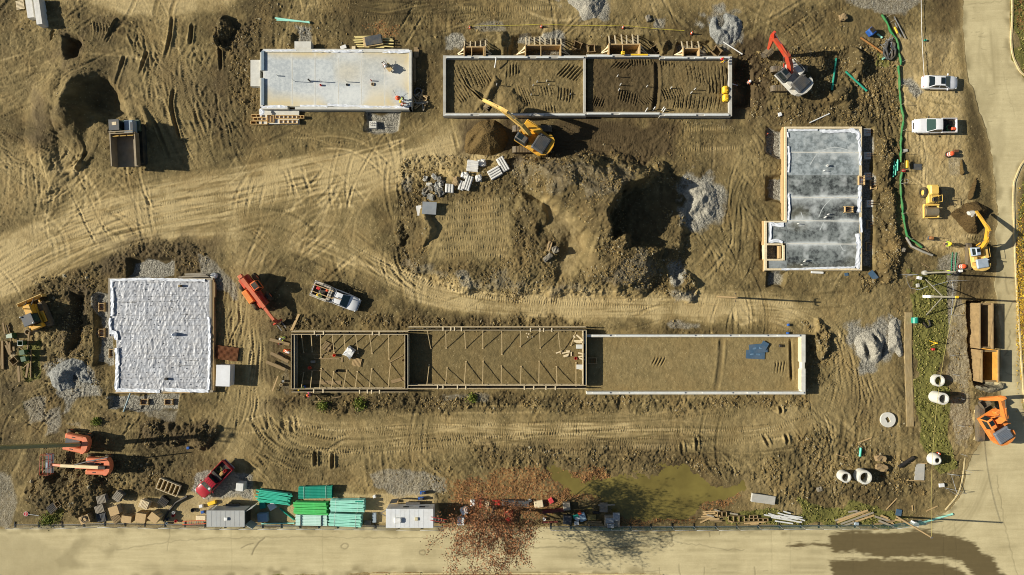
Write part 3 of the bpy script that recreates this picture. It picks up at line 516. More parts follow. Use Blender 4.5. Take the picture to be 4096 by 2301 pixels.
def raw_mesh(name, co, q, attrs, mat, smooth=True):
    me = bpy.data.meshes.new(name); n = len(q); k = q.shape[1]
    me.vertices.add(len(co)); me.vertices.foreach_set("co", np.ascontiguousarray(co, np.float32).ravel())
    me.loops.add(n * k); me.loops.foreach_set("vertex_index", np.ascontiguousarray(q, np.int32).ravel())
    me.polygons.add(n); me.polygons.foreach_set("loop_start", np.arange(0, n * k, k, dtype=np.int32)); me.polygons.foreach_set("loop_total", np.full(n, k, np.int32))
    me.polygons.foreach_set("use_smooth", np.full(n, smooth, bool)); me.update(calc_edges=True)
    for an, arr in (attrs or {}).items():
        a = me.attributes.new(an, 'FLOAT_COLOR', 'POINT'); a.data.foreach_set("color", np.ascontiguousarray(arr, np.float32).ravel())
    me.materials.append(mat); o = bpy.data.objects.new(name, me); COL.objects.link(o); return o

def ground_material():
    m, t, b = new_mat("site_soil"); L = t.links.new
    ge = t.nodes.new("ShaderNodeNewGeometry"); pos = ge.outputs['Position']
    a1 = node(t, "ShaderNodeAttribute", attribute_name="soil"); a2 = node(t, "ShaderNodeAttribute", attribute_name="cover")
    s1 = t.nodes.new("ShaderNodeSeparateColor"); L(a1.outputs['Color'], s1.inputs[0]); s2 = t.nodes.new("ShaderNodeSeparateColor"); L(a2.outputs['Color'], s2.inputs[0])
    dry, grav, wet = s1.outputs; grass, leaf, _ = s2.outputs
    nf = noise_tex(t, pos, 1.3, 8, 0.68); nm = noise_tex(t, pos, 0.25, 5, 0.6); nh = noise_tex(t, pos, 9.0, 3, 0.7)
    dv = mth(t, 'ADD', dry, mth(t, 'MULTIPLY', mth(t, 'SUBTRACT', nf, 0.5), 0.9))
    n = t.nodes.new("ShaderNodeValToRGB"); e = n.color_ramp.elements; e[0].position = 0.0; e[0].color = lin((80, 69, 43)) + (1,); e[1].position = 1.0; e[1].color = lin((180, 160, 114)) + (1,)
    x = e.new(0.35); x.color = lin((112, 98, 63)) + (1,); x = e.new(0.7); x.color = lin((147, 129, 87)) + (1,)
    L(dv, n.inputs[0]); col = n.outputs[0]
    col = mixc(t, ramp(t, nm, [(0.45, 0.0), (0.75, 0.45)]), col, lin((140, 116, 72)))          # ochre streaks
    vo = t.nodes.new("ShaderNodeTexVoronoi"); vo.inputs['Scale'].default_value = 5.0; L(pos, vo.inputs['Vector'])   # pale pebbles
    sc = t.nodes.new("ShaderNodeSeparateColor"); L(vo.outputs['Color'], sc.inputs[0])
    peb = mth(t, 'MULTIPLY', mth(t, 'LESS_THAN', vo.outputs['Distance'], 0.32), mth(t, 'GREATER_THAN', sc.outputs[0], 0.90))
    col = mixc(t, mth(t, 'MULTIPLY', peb, 0.55), col, lin((176, 160, 120)))
    wv = mth(t, 'MULTIPLY', wet, mth(t, 'ADD', 0.75, mth(t, 'MULTIPLY', nf, 0.5)), clamp=True)  # damp soil tone and painted shade share this mask
    col = mixc(t, wv, col, mixc(t, nh, lin((60, 48, 29)), lin((86, 71, 44))))
    v2 = t.nodes.new("ShaderNodeTexVoronoi"); v2.inputs['Scale'].default_value = 9.0; L(pos, v2.inputs['Vector'])
    s3 = t.nodes.new("ShaderNodeSeparateColor"); L(v2.outputs['Color'], s3.inputs[0])
    gcol = mixc(t, s3.outputs[0], lin((96, 92, 80)), lin((166, 161, 145)))
    gv = mth(t, 'MULTIPLY', grav, mth(t, 'ADD', 0.55, nf), clamp=True)
    col = mixc(t, ramp(t, gv, [(0.25, 0.0), (0.7, 1.0)]), col, gcol)
    gr = mixc(t, nh, lin((72, 76, 32)), lin((132, 126, 66)))
    col = mixc(t, ramp(t, mth(t, 'MULTIPLY', grass, mth(t, 'ADD', 0.45, nf)), [(0.35, 0.0), (0.6, 0.95)]), col, gr)
    v3 = t.nodes.new("ShaderNodeTexVoronoi"); v3.inputs['Scale'].default_value = 7.0; L(pos, v3.inputs['Vector'])
    s4 = t.nodes.new("ShaderNodeSeparateColor"); L(v3.outputs['Color'], s4.inputs[0])
    lc = mixc(t, s4.outputs[0], lin((88, 58, 34)), lin((160, 118, 70)))
    col = mixc(t, mth(t, 'MULTIPLY', mth(t, 'LESS_THAN', s4.outputs[1], mth(t, 'MULTIPLY', leaf, 0.8)), 0.9), col, lc)
    L(col, b.inputs['Base Color']); b.inputs['Specular IOR Level'].default_value = 0.25
    L(mth(t, 'SUBTRACT', 0.95, mth(t, 'MULTIPLY', wv, 0.2)), b.inputs['Roughness'])
    hsum = mth(t, 'ADD', mth(t, 'MULTIPLY', nf, 0.6), mth(t, 'ADD', mth(t, 'MULTIPLY', nh, 0.35), mth(t, 'MULTIPLY', v2.outputs['Distance'], mth(t, 'MULTIPLY', grav, -0.5))))
    bn = t.nodes.new("ShaderNodeBump"); bn.inputs['Strength'].default_value = 0.9; bn.inputs['Distance'].default_value = 0.13
    L(hsum, bn.inputs['Height']); L(bn.outputs[0], b.inputs['Normal']); return m
SOIL = ground_material()
soil = np.stack([np.clip(DRY, 0, 1.2), GRAV, WET_SHADE, np.ones_like(Z)], -1).astype(np.float32); cover = np.stack([GRASS, LEAF, np.zeros_like(Z), np.ones_like(Z)], -1).astype(np.float32)
ring = np.array([30, 90, 240, 600, 1400, 3600, 9000, 24000, 60000], np.float32)
fxs = np.concatenate([gx[0] - ring[::-1], gx, gx[-1] + ring]); fys = np.concatenate([gy[0] - ring[::-1], gy, gy[-1] + ring]); K = len(ring)
pad = lambda a, **k: np.pad(a, ((K, K), (K, K)) + (((0, 0),) if a.ndim == 3 else ()), mode='edge')
ground = tag(grid_mesh("ground", (fxs - CX) / S, (CY - fys) / S, pad(Z), {"soil": pad(soil), "cover": pad(cover)}, SOIL), kind="structure")
# ---------------------------------------------------------------- shared materials
WOOD = M("sawn_timber", (190, 160, 112), 0.8, 0.22, 6, dirt=0.25, grain=(1, 6, 6)); WOODD = M("weathered_timber", (142, 120, 86), 0.85, 0.25, 5, dirt=0.3, grain=(1, 6, 6)); PLY = M("form_plywood", (204, 176, 124), 0.75, 0.2, 4, dirt=0.2)
WOODG = M("grey_timber", (150, 142, 126), 0.85, 0.22, 5, dirt=0.2, grain=(1, 6, 6)); PALEW = M("pale_timber", (222, 204, 166), 0.75, 0.15, 5, dirt=0.12)
CONC = M("cured_concrete", (176, 174, 164), 0.85, 0.12, 1.2, dirt=0.18, bump=0.15); CONCL = M("pale_concrete", (206, 204, 192), 0.85, 0.10, 1.5, dirt=0.12, bump=0.1); CONCD = M("dark_concrete", (120, 120, 114), 0.85, 0.2, 1.5, dirt=0.2)
STEEL = M("bare_steel", (128, 126, 122), 0.5, 0.2, 4, metal=0.5, dirt=0.3); DSTEEL = M("track_steel", (104, 96, 84), 0.7, 0.25, 5, metal=0.3, dirt=0.55); GALV = M("galvanised_steel", (168, 172, 174), 0.5, 0.12, 5, metal=0.4, dirt=0.15); REBAR = M("rebar_rust", (112, 70, 44), 0.8, 0.3, 6, metal=0.2, dirt=0.2)
RUBBER = M("tyre_rubber", (42, 40, 37), 0.9, 0.2, 4, dirt=0.4); BLACK = M("black_plastic", (30, 30, 31), 0.6, 0.2, 4, dirt=0.15); DGREY = M("dark_grey_paint", (66, 72, 78), 0.55, 0.12, 2, dirt=0.22)
GLASS = glass_mat("tinted_glass"); GLASSG = glass_mat("green_tinted_glass", (52, 74, 66)); WHITE = M("white_paint", (226, 227, 226), 0.3, 0.05, 2, dirt=0.12, coat=0.4); CHROME = M("rim_alloy", (170, 170, 172), 0.3, 0.1, 5, metal=0.8, dirt=0.1)
LAMPW = M("lamp_lens", (220, 222, 215), 0.15, 0.05, 5, dirt=0); LAMPR = M("tail_lens", (150, 22, 20), 0.25, 0.1, 5, dirt=0); HYD = M("hydraulic_chrome", (190, 190, 190), 0.25, 0.05, 5, metal=0.9, dirt=0)
YEL = M("machine_yellow", (222, 166, 46), 0.45, 0.12, 1.5, dirt=.38); YELP = M("faded_yellow", (226, 188, 104), 0.5, 0.14, 1.5, dirt=.38); RED = M("machine_red", (206, 66, 44), 0.45, 0.14, 1.5, dirt=.38); ORA = M("machine_orange", (232, 136, 60), 0.45, 0.12, 1.5, dirt=.38); SALM = M("faded_orange_red", (222, 118, 84), 0.5, 0.12, 1.5, dirt=0.25); WGREY = M("off_white_paint", (206, 204, 194), 0.45, 0.08, 1.5, dirt=0.25)
TEAL = M("teal_pvc", (62, 190, 158), 0.4, 0.1, 3, dirt=0.1); TEALP = M("pale_teal_pvc", (160, 224, 202), 0.4, 0.08, 3, dirt=0.1); GREENP = M("green_pvc", (86, 200, 108), 0.4, 0.1, 3, dirt=0.1); MINT = M("faded_pvc", (198, 230, 216), 0.45, 0.06, 3, dirt=0.12); TEALD = M("deep_teal_pvc", (24, 146, 122), 0.4, 0.12, 3, dirt=0.1)
PLAST = M("white_plastic", (224, 224, 218), 0.5, 0.08, 3, dirt=0.12); BLUE = M("blue_plastic", (38, 92, 168), 0.45, 0.15, 3, dirt=0.12); ORANGEC = M("safety_orange", (236, 92, 50), 0.5, 0.1, 3, dirt=0.1); REDP = M("red_plastic", (190, 40, 40), 0.5, 0.2, 3, dirt=0.15); SAFY = M("safety_yellow", (240, 196, 44), 0.5, 0.1, 3, dirt=0.1)

def beam(mb, pts, hs, wd):
    """tapered box beam along points in the x-z plane"""
    n = len(pts); secs = []
    for i in range(n):
        a = Vector((pts[max(i - 1, 0)][0], pts[max(i - 1, 0)][1])); b = Vector((pts[min(i + 1, n - 1)][0], pts[min(i + 1, n - 1)][1])); d = (b - a).normalized(); nrm = Vector((-d.y, d.x))
        p = Vector(pts[i]); h = hs[i] / 2; w = (wd[i] if hasattr(wd, '__len__') else wd) / 2
        q = [p + nrm * h, p - nrm * h]; secs.append([(q[0].x, -w, q[0].y), (q[0].x, w, q[0].y), (q[1].x, w, q[1].y), (q[1].x, -w, q[1].y)])
    return mb.loft(secs, smooth=False)
def track_mb(L, w, h, cleat=0.20):
    mb = MB(); r = h / 2; prof = []
    for k in range(9): a = math.pi / 2 + math.pi * k / 8; prof.append((-L / 2 + r + r * math.cos(a), r + r * math.sin(a)))
    for k in range(9): a = -math.pi / 2 + math.pi * k / 8; prof.append((L / 2 - r + r * math.cos(a), r + r * math.sin(a)))
    mb.side(prof, -w / 2, w / 2)
    n = int((L - 2 * r) / cleat)
    for k in range(n + 1):
        x = -(L / 2 - r) + (L - 2 * r) * k / n; mb.box((x, 0, h + 0.015), (0.05, w * 0.98, 0.05))
    for e in (-1, 1):
        for k in range(1, 5):
            a = math.pi / 2 - e * math.pi * k / 5 if e > 0 else math.pi / 2 + math.pi * k / 5
            mb.box((e * (L / 2 - r) + r * math.cos(a), 0, r + r * math.sin(a)), (0.05, w * 0.98, 0.07), ry=-(a - math.pi / 2))
    return mb
def bucket_mb(c, a0, r, w, teeth=5):
    """open digging bucket: shell swept about the y axis; a0 = direction of the mouth"""
    mb = MB(); n = 9; out = []; inn = []
    for k in range(n):
        a = a0 + R(65) + R(230) * k / (n - 1); rr = r * (1.0 + 0.12 * math.sin(k)); out.append((c[0] + rr * math.cos(a), c[1] + rr * math.sin(a))); inn.append((c[0] + (rr - 0.05) * math.cos(a), c[1] + (rr - 0.05) * math.sin(a)))
    mb.side(out + inn[::-1], -w / 2, w / 2)
    for y in (-w / 2, w / 2 - 0.04): mb.side(out, y, y + 0.04)
    tip = out[-1]; d = Vector((math.cos(a0), math.sin(a0)))
    for k in range(teeth): y = -w / 2 + w * (k + .5) / teeth; mb.bar((tip[0] - d.x * .05, y, tip[1] - d.y * .05), (tip[0] + d.x * 0.22, y, tip[1] + d.y * 0.22), 0.09, 0.07)
    return mb
def wheel(parent, c, r, w, name="wheel", rim=None, axis='y', rz=0.0):
    d = Vector((-math.sin(rz), math.cos(rz), 0)) * (w / 2); c = Vector(c)
    tp = MB(); prof = [(r * .55, -w / 2), (r * .92, -w / 2), (r, -w * .32), (r, w * .32), (r * .92, w / 2), (r * .55, w / 2)]
    m = Matrix.Translation(c) @ Matrix.Rotation(rz, 4, 'Z') @ Matrix.Rotation(R(-90), 4, 'X'); tp.T = m; tp.lathe(prof, 18)
    o = tp.build(name, RUBBER, parent); rb = MB(); rb.T = m; rb.lathe([(0.02, -w * .40), (r * .2, -w * .42), (r * .56, -w * .36), (r * .56, w * .36), (r * .2, w * .42), (0.02, w * .40)], 14); rb.build("rim", rim or CHROME, o); return o
def pane(parent, quad, mat=None, name="window", proud=0.015, ins=0.10, th=0.02):
    """glass set slightly proud of a flat face given by four corners"""
    q = [Vector(p) for p in quad]; c = sum(q, Vector()) / 4; n = (q[1] - q[0]).cross(q[3] - q[0]).normalized()
    q = [p + (c - p).normalized() * min(ins, (c - p).length * .4) for p in q]; mb = MB()
    mb.add([p - n * th for p in q] + [p + n * proud for p in q], [(3, 2, 1, 0), (4, 5, 6, 7), (0, 1, 5, 4), (1, 2, 6, 5), (2, 3, 7, 6), (3, 0, 4, 7)]); return mb.build(name, mat or GLASS, parent)
def excavator(label, loc, track_rz, house_rz, pal, k, boom, arm_out=0.9, hoodcol=None, cabcol=None, cw=None):
    t = thing("excavator", label, "excavator", loc, track_rz)
    Lt, wt, ht, g = 4.9 * k, 0.75 * k, 0.95 * k, 2.55 * k
    tb = track_mb(Lt, wt, ht); 
    for s in (-1, 1):
        m = track_mb(Lt, wt, ht); m.v = [(x, y + s * g / 2, z) for x, y, z in m.v]; m.build("track", DSTEEL, t)
    u = MB(); u.rbox((0, 0, 0.62 * k), (2.2 * k, g - wt, 0.5 * k), b=.08); u.cyl((0, 0, .8 * k), (0, 0, 1.1 * k), .65 * k, n=20); u.build("undercarriage", DSTEEL, t)
    rot = Matrix.Rotation(house_rz - track_rz, 4, 'Z')
    def B(): m = MB(); m.T = rot @ Matrix.Scale(k, 4); return m
    h = B(); poly = [(1.75, -1.4), (1.75, 1.4), (-1.7, 1.4), (-2.35, 1.05), (-2.62, .4), (-2.62, -.4), (-2.35, -1.05), (-1.7, -1.4)]
    h.prism(poly[::-1], 1.08, 1.42); h.rbox((0.55, -1.0, 1.78), (2.3, .78, .74), b=.08); h.rbox((-.5, 1.02, 1.72), (1.0, .72, .62), b=.06); house = h.build("house", pal[0], t)
    c = B(); c.prism([(-1.55, -1.42), (-1.55, 1.42), (-2.0, 1.38), (-2.5, 1.05), (-2.75, .4), (-2.75, -.4), (-2.5, -1.05), (-2.0, -1.38)][::-1], 1.38, 2.25); c.build("counterweight", cw or pal[1], t)
    e = B(); e.rbox((-1.35, 0.15, 2.30), (1.7, 2.1, .5), b=.12)
    for q in range(7): e.box((-1.95 + q * .2, .15, 2.57), (.05, 1.7, .04))
    e.cyl((-.85, -.65, 2.5), (-.85, -.65, 3.0), .09, n=10); e.build("engine_hood", hoodcol or DGREY, t)
    cb = B(); cb.rbox((0.95, .93, 2.12), (1.65, .92, 1.75), b=.10, top=(.88, .9)); cab = cb.build("cab", cabcol or DGREY, t)
    T = lambda *p: rot @ (Vector(p) * k)
    pane(cab, [T(1.79, .52, 1.6), T(1.79, 1.34, 1.6), T(1.70, 1.30, 2.95), T(1.70, .56, 2.95)]); pane(cab, [T(1.7, 1.40, 1.9), T(.25, 1.40, 1.9), T(.3, 1.36, 2.9), T(1.62, 1.36, 2.9)]); pane(cab, [T(.75, .6, 2.995), T(1.5, .6, 2.995), T(1.5, 1.25, 2.995), T(.75, 1.25, 2.995)], name="roof_hatch", ins=.05)
    rl = B(); rl.tube([(1.6, -1.32, 2.1), (1.6, -1.32, 2.6), (-.4, -1.32, 2.6), (-.4, -1.32, 2.1)], .03, 5); rl.build("handrail", pal[0], t)
    f, kn, tp, bc = boom                                   # foot, boom tip, arm tip, bucket centre (reach, height) in metres
    def B1(): m = MB(); m.T = rot; return m
    f = Vector(f); kn = Vector(kn); tp = Vector(tp); bc = Vector(bc); d = (kn - f); nrm = Vector((-d.y, d.x)).normalized() * (0.16 * d.length)
    if nrm.y < 0: nrm = -nrm
    pts = [f, f + d * .25 + nrm * .7, f + d * .48 + nrm, f + d * .75 + nrm * .55, kn]; b = B1(); beam(b, pts, [.45 * k, .7 * k, .85 * k, .6 * k, .38 * k], .46 * k); b.build("boom", pal[2], t)
    da = (kn - tp).normalized(); top = kn + da * arm_out * k; a = B1(); beam(a, [top, kn + da * .1, kn + (tp - kn) * .5, tp], [.3 * k, .62 * k, .45 * k, .28 * k], .36 * k); a.build("arm", pal[3], t)
    r = .55 * k; md = (bc - tp); ang = math.atan2(md.y, md.x) - R(70); bk = bucket_mb(tuple(bc), ang, r, 1.15 * k); bk.T = None; bk.v = [tuple(rot @ Vector(v)) for v in bk.v]; bk.build("bucket", pal[4], t)
    for pa, pb, y in ((f + Vector((.75 * k, -.35 * k)), f + d * .5 + nrm * .75, .32 * k), (f + Vector((.75 * k, -.35 * k)), f + d * .5 + nrm * .75, -.32 * k), (f + d * .42 + nrm * 1.35, top, 0), (kn + (tp - kn) * .1 + Vector((.3, .15)) * k, tp + (bc - tp) * .25 + Vector((.12, .2)) * k, 0)):
        cy = B1(); pa, pb = Vector(pa), Vector(pb); mid = pa + (pb - pa) * .55; cy.cyl((pa.x, y, pa.y), (mid.x, y, mid.y), .10 * k, n=8); o = cy.build("hydraulic_cylinder", pal[2], t); ro = B1(); ro.cyl((mid.x, y, mid.y), (pb.x, y, pb.y), .05 * k, n=8); ro.build("rod", HYD, o)
    return t
def letters(parent, text, loc, size, rot, mat, name="lettering", mw=None):
    cu = bpy.data.curves.new(name, 'FONT'); cu.body = text; cu.size = size; cu.align_x = 'CENTER'; cu.align_y = 'CENTER'; cu.extrude = 0.004
    o = bpy.data.objects.new(name, cu); dg = None
    me = bpy.data.meshes.new_from_object(o); me.materials.clear(); me.materials.append(mat); bpy.data.objects.remove(o); o = bpy.data.objects.new(name, me); COL.objects.link(o)
    o.location = loc; o.rotation_euler = rot; o.parent = parent; return o
def dirt_load(parent, c, r, h, name="soil_load"):
    mb = MB(); n = 14; rings = []
    for q, (f, z) in enumerate(((1, -.05), (.85, .45), (.5, .85), (.15, 1.0))): rings.append([(c[0] + r[0] * f * math.cos(2 * math.pi * i / n) * random.uniform(.85, 1.1), c[1] + r[1] * f * math.sin(2 * math.pi * i / n) * random.uniform(.85, 1.1), c[2] + h * z) for i in range(n)])
    mb.loft(rings); return mb.build(name, M("damp_soil", (92, 76, 46), .95, .3, 5, dirt=0, bump=.6), parent)

ex1 = excavator("large yellow excavator with grey engine hood swinging its raised arm over the filled foundation", G(2128, 562), R(0), R(147), (YEL, YEL, YELP, YELP, DSTEEL), 1.08, ((.45, 2.0), (4.7, 6.1), (7.5, 4.7), (6.7, 3.7)))
ex2 = excavator("red and off-white excavator on the rough ground with its red arm hanging over the pit", G(3150, 322), R(0), R(133), (WGREY, WGREY, RED, RED, DSTEEL), 1.0, ((.5, 1.9), (5.6, 4.9), (4.8, 2.1), (4.5, 1.0)), cabcol=DGREY)
ex3 = excavator("small yellow excavator with a grey cab reaching up to the fresh roadside soil heap", G(3895, 1026), R(90), R(99), (YELP, YELP, YEL, YEL, WGREY), 0.72, ((.9, 1.5), (3.6, 3.5), (5.9, 1.9), (5.7, 1.0)), hoodcol=M("pale_blue_grey", (158, 172, 184), .45, .06, 2, dirt=.1), cabcol=M("pale_blue_grey", (158, 172, 184)))
ex4 = excavator("orange excavator with a slate grey engine hood parked beside the trench boxes, arm folded", G(3946, 1690), R(90), R(122), (ORA, ORA, ORA, ORA, DSTEEL), 0.98, ((.5, 1.9), (5.0, 6.3), (4.1, 1.9), (3.5, 2.3)), hoodcol=M("slate_grey_paint", (104, 112, 122), .5, .08, 2, dirt=.12), cabcol=ORA)
letters(ex1, "CAT", tuple(Matrix.Rotation(R(147), 3, 'Z') @ Vector((-2.72, .95, 2.445))), .5, (0, 0, R(147) - R(50)), BLACK)

# ---- tracked dumper
def dumper(loc, rz):
    G1 = M("dumper_green", (40, 74, 66), .5, .15, 2, dirt=.25); TAN = M("worn_tipper_steel", (142, 130, 108), .6, .2, 1.2, metal=.2, dirt=.3)
    t = thing("tracked_dumper", "green crawler dumper with an empty tan tipping body parked by the soil bank", "dumper", loc, rz)
    for s in (-1, 1):
        m = track_mb(5.4, .75, 1.05, .16); m.v = [(x, y + s * 1.3, z) for x, y, z in m.v]; m.build("track", M("rubber_track", (36, 42, 40), .85, .2, 4, dirt=.25), t)
    c = MB(); c.rbox((0, 0, .95), (5.2, 1.7, .5), b=.05); c.rbox((2.3, -.1, 1.4), (1.5, 3.2, .5), b=.08); c.build("chassis", G1, t)
    h = MB(); h.rbox((1.95, -.72, 2.0), (1.9, 1.25, 1.0), b=.1, top=(.92, .95)); h.build("engine_hood", M("grey_blue_paint", (150, 164, 172), .4, .08, 2, dirt=.12), t)
    gl = MB(); gl.box((1.9, -1.12, 2.515), (1.2, .34, .03)); gl.build("grille", DGREY, t)
    cb = MB(); cb.rbox((2.15, .86, 2.2), (1.35, 1.3, 1.5), b=.06, top=(.94, .95)); cab = cb.build("cab", G1, t)
    for q in ([(2.84, .25, 1.8), (2.84, 1.47, 1.8), (2.80, 1.45, 2.8), (2.80, .27, 2.8)], [(1.6, 1.52, 1.9), (2.7, 1.52, 1.9), (2.7, 1.49, 2.8), (1.6, 1.49, 2.8)], [(1.6, .19, 1.9), (2.7, .19, 1.9), (2.7, .22, 2.8), (1.6, .22, 2.8)][::-1]): pane(cab, q, ins=.08)
    rf = MB(); rf.rbox((2.15, .86, 3.0), (1.42, 1.36, .1), b=.03); roof = rf.build("cab_roof", DGREY, cab); st = MB(); st.box((2.3, .8, 3.06), (.42, .58, .03)); st.build("roof_sticker", PALEW, cab)
    b = MB(); x0, x1, w0, z0, z1 = -3.1, 1.15, 1.55, 1.5, 2.9
    b.box((-.95, 0, z0), (4.2, 2.9, .1))
    for s in (-1, 1): b.box((-.95, s * (w0 - .05), (z0 + z1) / 2 - .1), (4.3, .09, z1 - z0 - .2), rx=-s * R(5)); b.box((-.95, s * (w0 + .04), z1 - .18), (4.35, .14, .12))
    b.box((1.12, 0, 2.3), (.09, 3.0, 1.5), ry=R(-8)); b.box((1.25, 0, 3.05), (.12, 3.1, .12)); bed = b.build("tipper_body", TAN, t)
    for y in (-.95, 0, .95): k = MB(); k.box((.88, y, 2.45), (.5, .78, .06), ry=R(55)); k.build("headboard_panel", YELP, bed)
    return t
dumper(G(540, 585), R(93))

# ---- bulldozer by the timber heap
def dozer(loc, rz):
    t = thing("bulldozer", "yellow tracked dozer with a black-roofed cab parked beside the dark ditch", "bulldozer", loc, rz)
    for s in (-1, 1):
        m = track_mb(3.4, .6, 1.05, .17); m.v = [(x, y + s * .98, z) for x, y, z in m.v]; m.build("track", DSTEEL, t)
    b = MB(); b.rbox((.1, 0, 1.0), (3.0, 1.3, .8), b=.06); b.build("body", YEL, t); h = MB(); h.rbox((1.05, 0, 1.75), (1.4, 1.15, .8), b=.1, top=(.95, .85)); h.cyl((1.3, .25, 2.1), (1.3, .25, 2.6), .07); h.build("engine_hood", YEL, t)
    c = MB(); c.rbox((-.35, 0, 2.15), (1.35, 1.35, 1.35), b=.08, top=(.9, .9)); cab = c.build("cab", BLACK, t); rf = MB(); rf.rbox((-.35, 0, 2.86), (1.45, 1.45, .12), b=.04); rf.build("cab_roof", DGREY, cab)
    pane(cab, [(.34, -.6, 1.7), (.34, .6, 1.7), (.28, .55, 2.75), (.28, -.55, 2.75)], GLASSG); pane(cab, [(-.95, -.69, 1.7), (.25, -.69, 1.7), (.22, -.63, 2.75), (-.92, -.63, 2.75)], GLASSG)
    f = MB(); f.rbox((-.35, -1.05, 1.25), (1.5, .4, .22), b=.05); f.rbox((-.35, 1.05, 1.25), (1.5, .4, .22), b=.05); f.rbox((-1.35, 0, 1.5), (.5, 1.5, .75), b=.06); f.build("fender", YEL, t)
    bl = MB(); pr = [(2.45, .05), (2.32, .45), (2.34, .85), (2.5, 1.15), (2.56, 1.13), (2.42, .85), (2.40, .45), (2.52, .05)]; bl.side(pr, -1.75, 1.75); bl.box((2.35, -1.72, .6), (.35, .05, 1.0)); bl.box((2.35, 1.72, .6), (.35, .05, 1.0)); bl.build("blade", YELP, t)
    for s in (-1, 1): a = MB(); a.bar((2.3, s * .9, .6), (.2, s * .9, .55), .18); a.build("push_arm", YEL, t); l = MB(); l.cyl((1.5, s * .55, 1.9), (2.35, s * .5, .9), .07, n=8); l.build("hydraulic_cylinder", STEEL, t)
    for p in ((.3, .62, 2.95), (-1.0, -.62, 2.95)): l = MB(); l.lathe([(.0, .16), (.1, .12), (.12, 0), (0, 0)], 10, p); l.build("work_lamp", LAMPW, t)
    return t
dozer(V(145, 1268, 1.2), R(113))

# ---- roller
def roller(loc, rz):
    t = thing("road_roller", "yellow single drum roller standing between the green silt sock and the soil heap", "roller", loc, rz)
    Y = M("roller_yellow", (232, 192, 96), .5, .1, 1.5, dirt=.22)
    d = MB(); d.cyl((1.35, -.82, .62), (1.35, .82, .62), .62, n=28); d.build("drum", M("drum_steel", (150, 138, 112), .5, .12, 2, metal=.4, dirt=.4), t)
    f = MB()
    for s in (-1, 1): f.rbox((1.3, s * .95, .75), (1.75, .16, .3), b=.03)
    f.rbox((2.12, 0, .75), (.16, 2.0, .3), b=.03); f.rbox((.45, 0, .8), (.25, 2.0, .45), b=.04); f.build("drum_frame", Y, t)
    b = MB(); b.rbox((-.35, 0, 1.15), (1.3, 1.45, .7), b=.08); b.build("body", Y, t); h = MB(); h.rbox((-1.45, 0, 1.35), (1.5, 1.4, .85), b=.14, top=(.85, .8)); h.build("engine_hood", Y, t)
    c = MB(); c.rbox((-.15, 0, 1.6), (.5, .55, .35), b=.05); c.rbox((-.42, 0, 1.85), (.12, .5, .5), b=.04); c.build("seat", BLACK, t); st = MB(); st.bar((.3, 0, 1.4), (.15, 0, 1.95), .07); st.lathe([(.2, 0), (.24, .02), (.2, .04), (.17, .02), (.2, 0)], 14, (.14, 0, 1.95)); st.build("steering_wheel", BLACK, t)
    for s in (-1, 1): r = MB(); r.tube([(.15, s * .7, 1.4), (.15, s * .7, 2.1), (-.7, s * .7, 2.1), (-.7, s * .7, 1.5)], .035, 6); r.build("guard_rail", Y, t)
    for s in (-1, 1): wheel(t, (-1.2, s * .88, .72), .72, .42, rim=Y)
    return t
roller(V(3732, 805, 1.2), R(-89))

# ---- telehandler
def telehandler(loc, rz):
    t = thing("telehandler", "faded orange telescopic handler with its long boom lowered towards the formwork corner", "telehandler", loc, rz)
    b = MB(); b.rbox((0, 0, 1.0), (4.6, 1.35, .6), b=.08); b.rbox((-1.6, 0, 1.45), (1.4, 1.5, .5), b=.08); b.build("chassis", M("handler_red", (196, 74, 48), .45, .12, 1.5, dirt=.25), t)
    e = MB(); e.rbox((.2, -.95, 1.35), (1.9, .75, .75), b=.08); e.build("engine_cover", ORA, t)
    c = MB(); c.rbox((-.3, .85, 1.75), (1.35, .95, 1.5), b=.08, top=(.86, .9)); cab = c.build("cab", M("handler_orange", (226, 112, 60), .45, .1, 1.5, dirt=.2), t)
    pane(cab, [(.38, .45, 1.5), (.38, 1.25, 1.5), (.29, 1.22, 2.45), (.29, .48, 2.45)]); pane(cab, [(-.9, 1.33, 1.6), (.3, 1.33, 1.6), (.25, 1.28, 2.4), (-.82, 1.28, 2.4)][::-1]); pane(cab, [(-.75, .5, 2.5), (.15, .5, 2.5), (.15, 1.2, 2.5), (-.75, 1.2, 2.5)], name="roof_grille", mat=BLACK, ins=.05)
    for x in (-1.45, 1.55):
        for s in (-1, 1): wheel(t, (x, s * 1.1, .68), .68, .5, rim=SALM)
    a = MB(); beam(a, [(-2.45, 2.15), (2.6, 1.65)], [.5, .45], .48); a.rbox((-2.35, 0, 2.15), (.5, .6, .6), b=.05); bm_ = a.build("boom", SALM, t); a = MB(); beam(a, [(2.5, 1.66), (4.6, 1.45)], [.36, .34], .36); o = a.build("boom_extension", SALM, t)
    n = MB(); beam(n, [(4.45, 1.5), (4.95, .75)], [.4, .35], .4); n.rbox((5.0, 0, .65), (.2, 1.2, .7), b=.03); n.build("boom_head", RED, t)
    for s in (-1, 1): f = MB(); f.bar((5.05, s * .35, .35), (6.2, s * .35, .3), .13, .06); f.build("fork", STEEL, t)
    cy = MB(); cy.cyl((-.6, -.1, 1.35), (1.2, -.1, 1.7), .09, n=8); cy.build("hydraulic_cylinder", BLACK, t)
    return t
telehandler(V(1012, 1166, 1.6), R(-54.5))

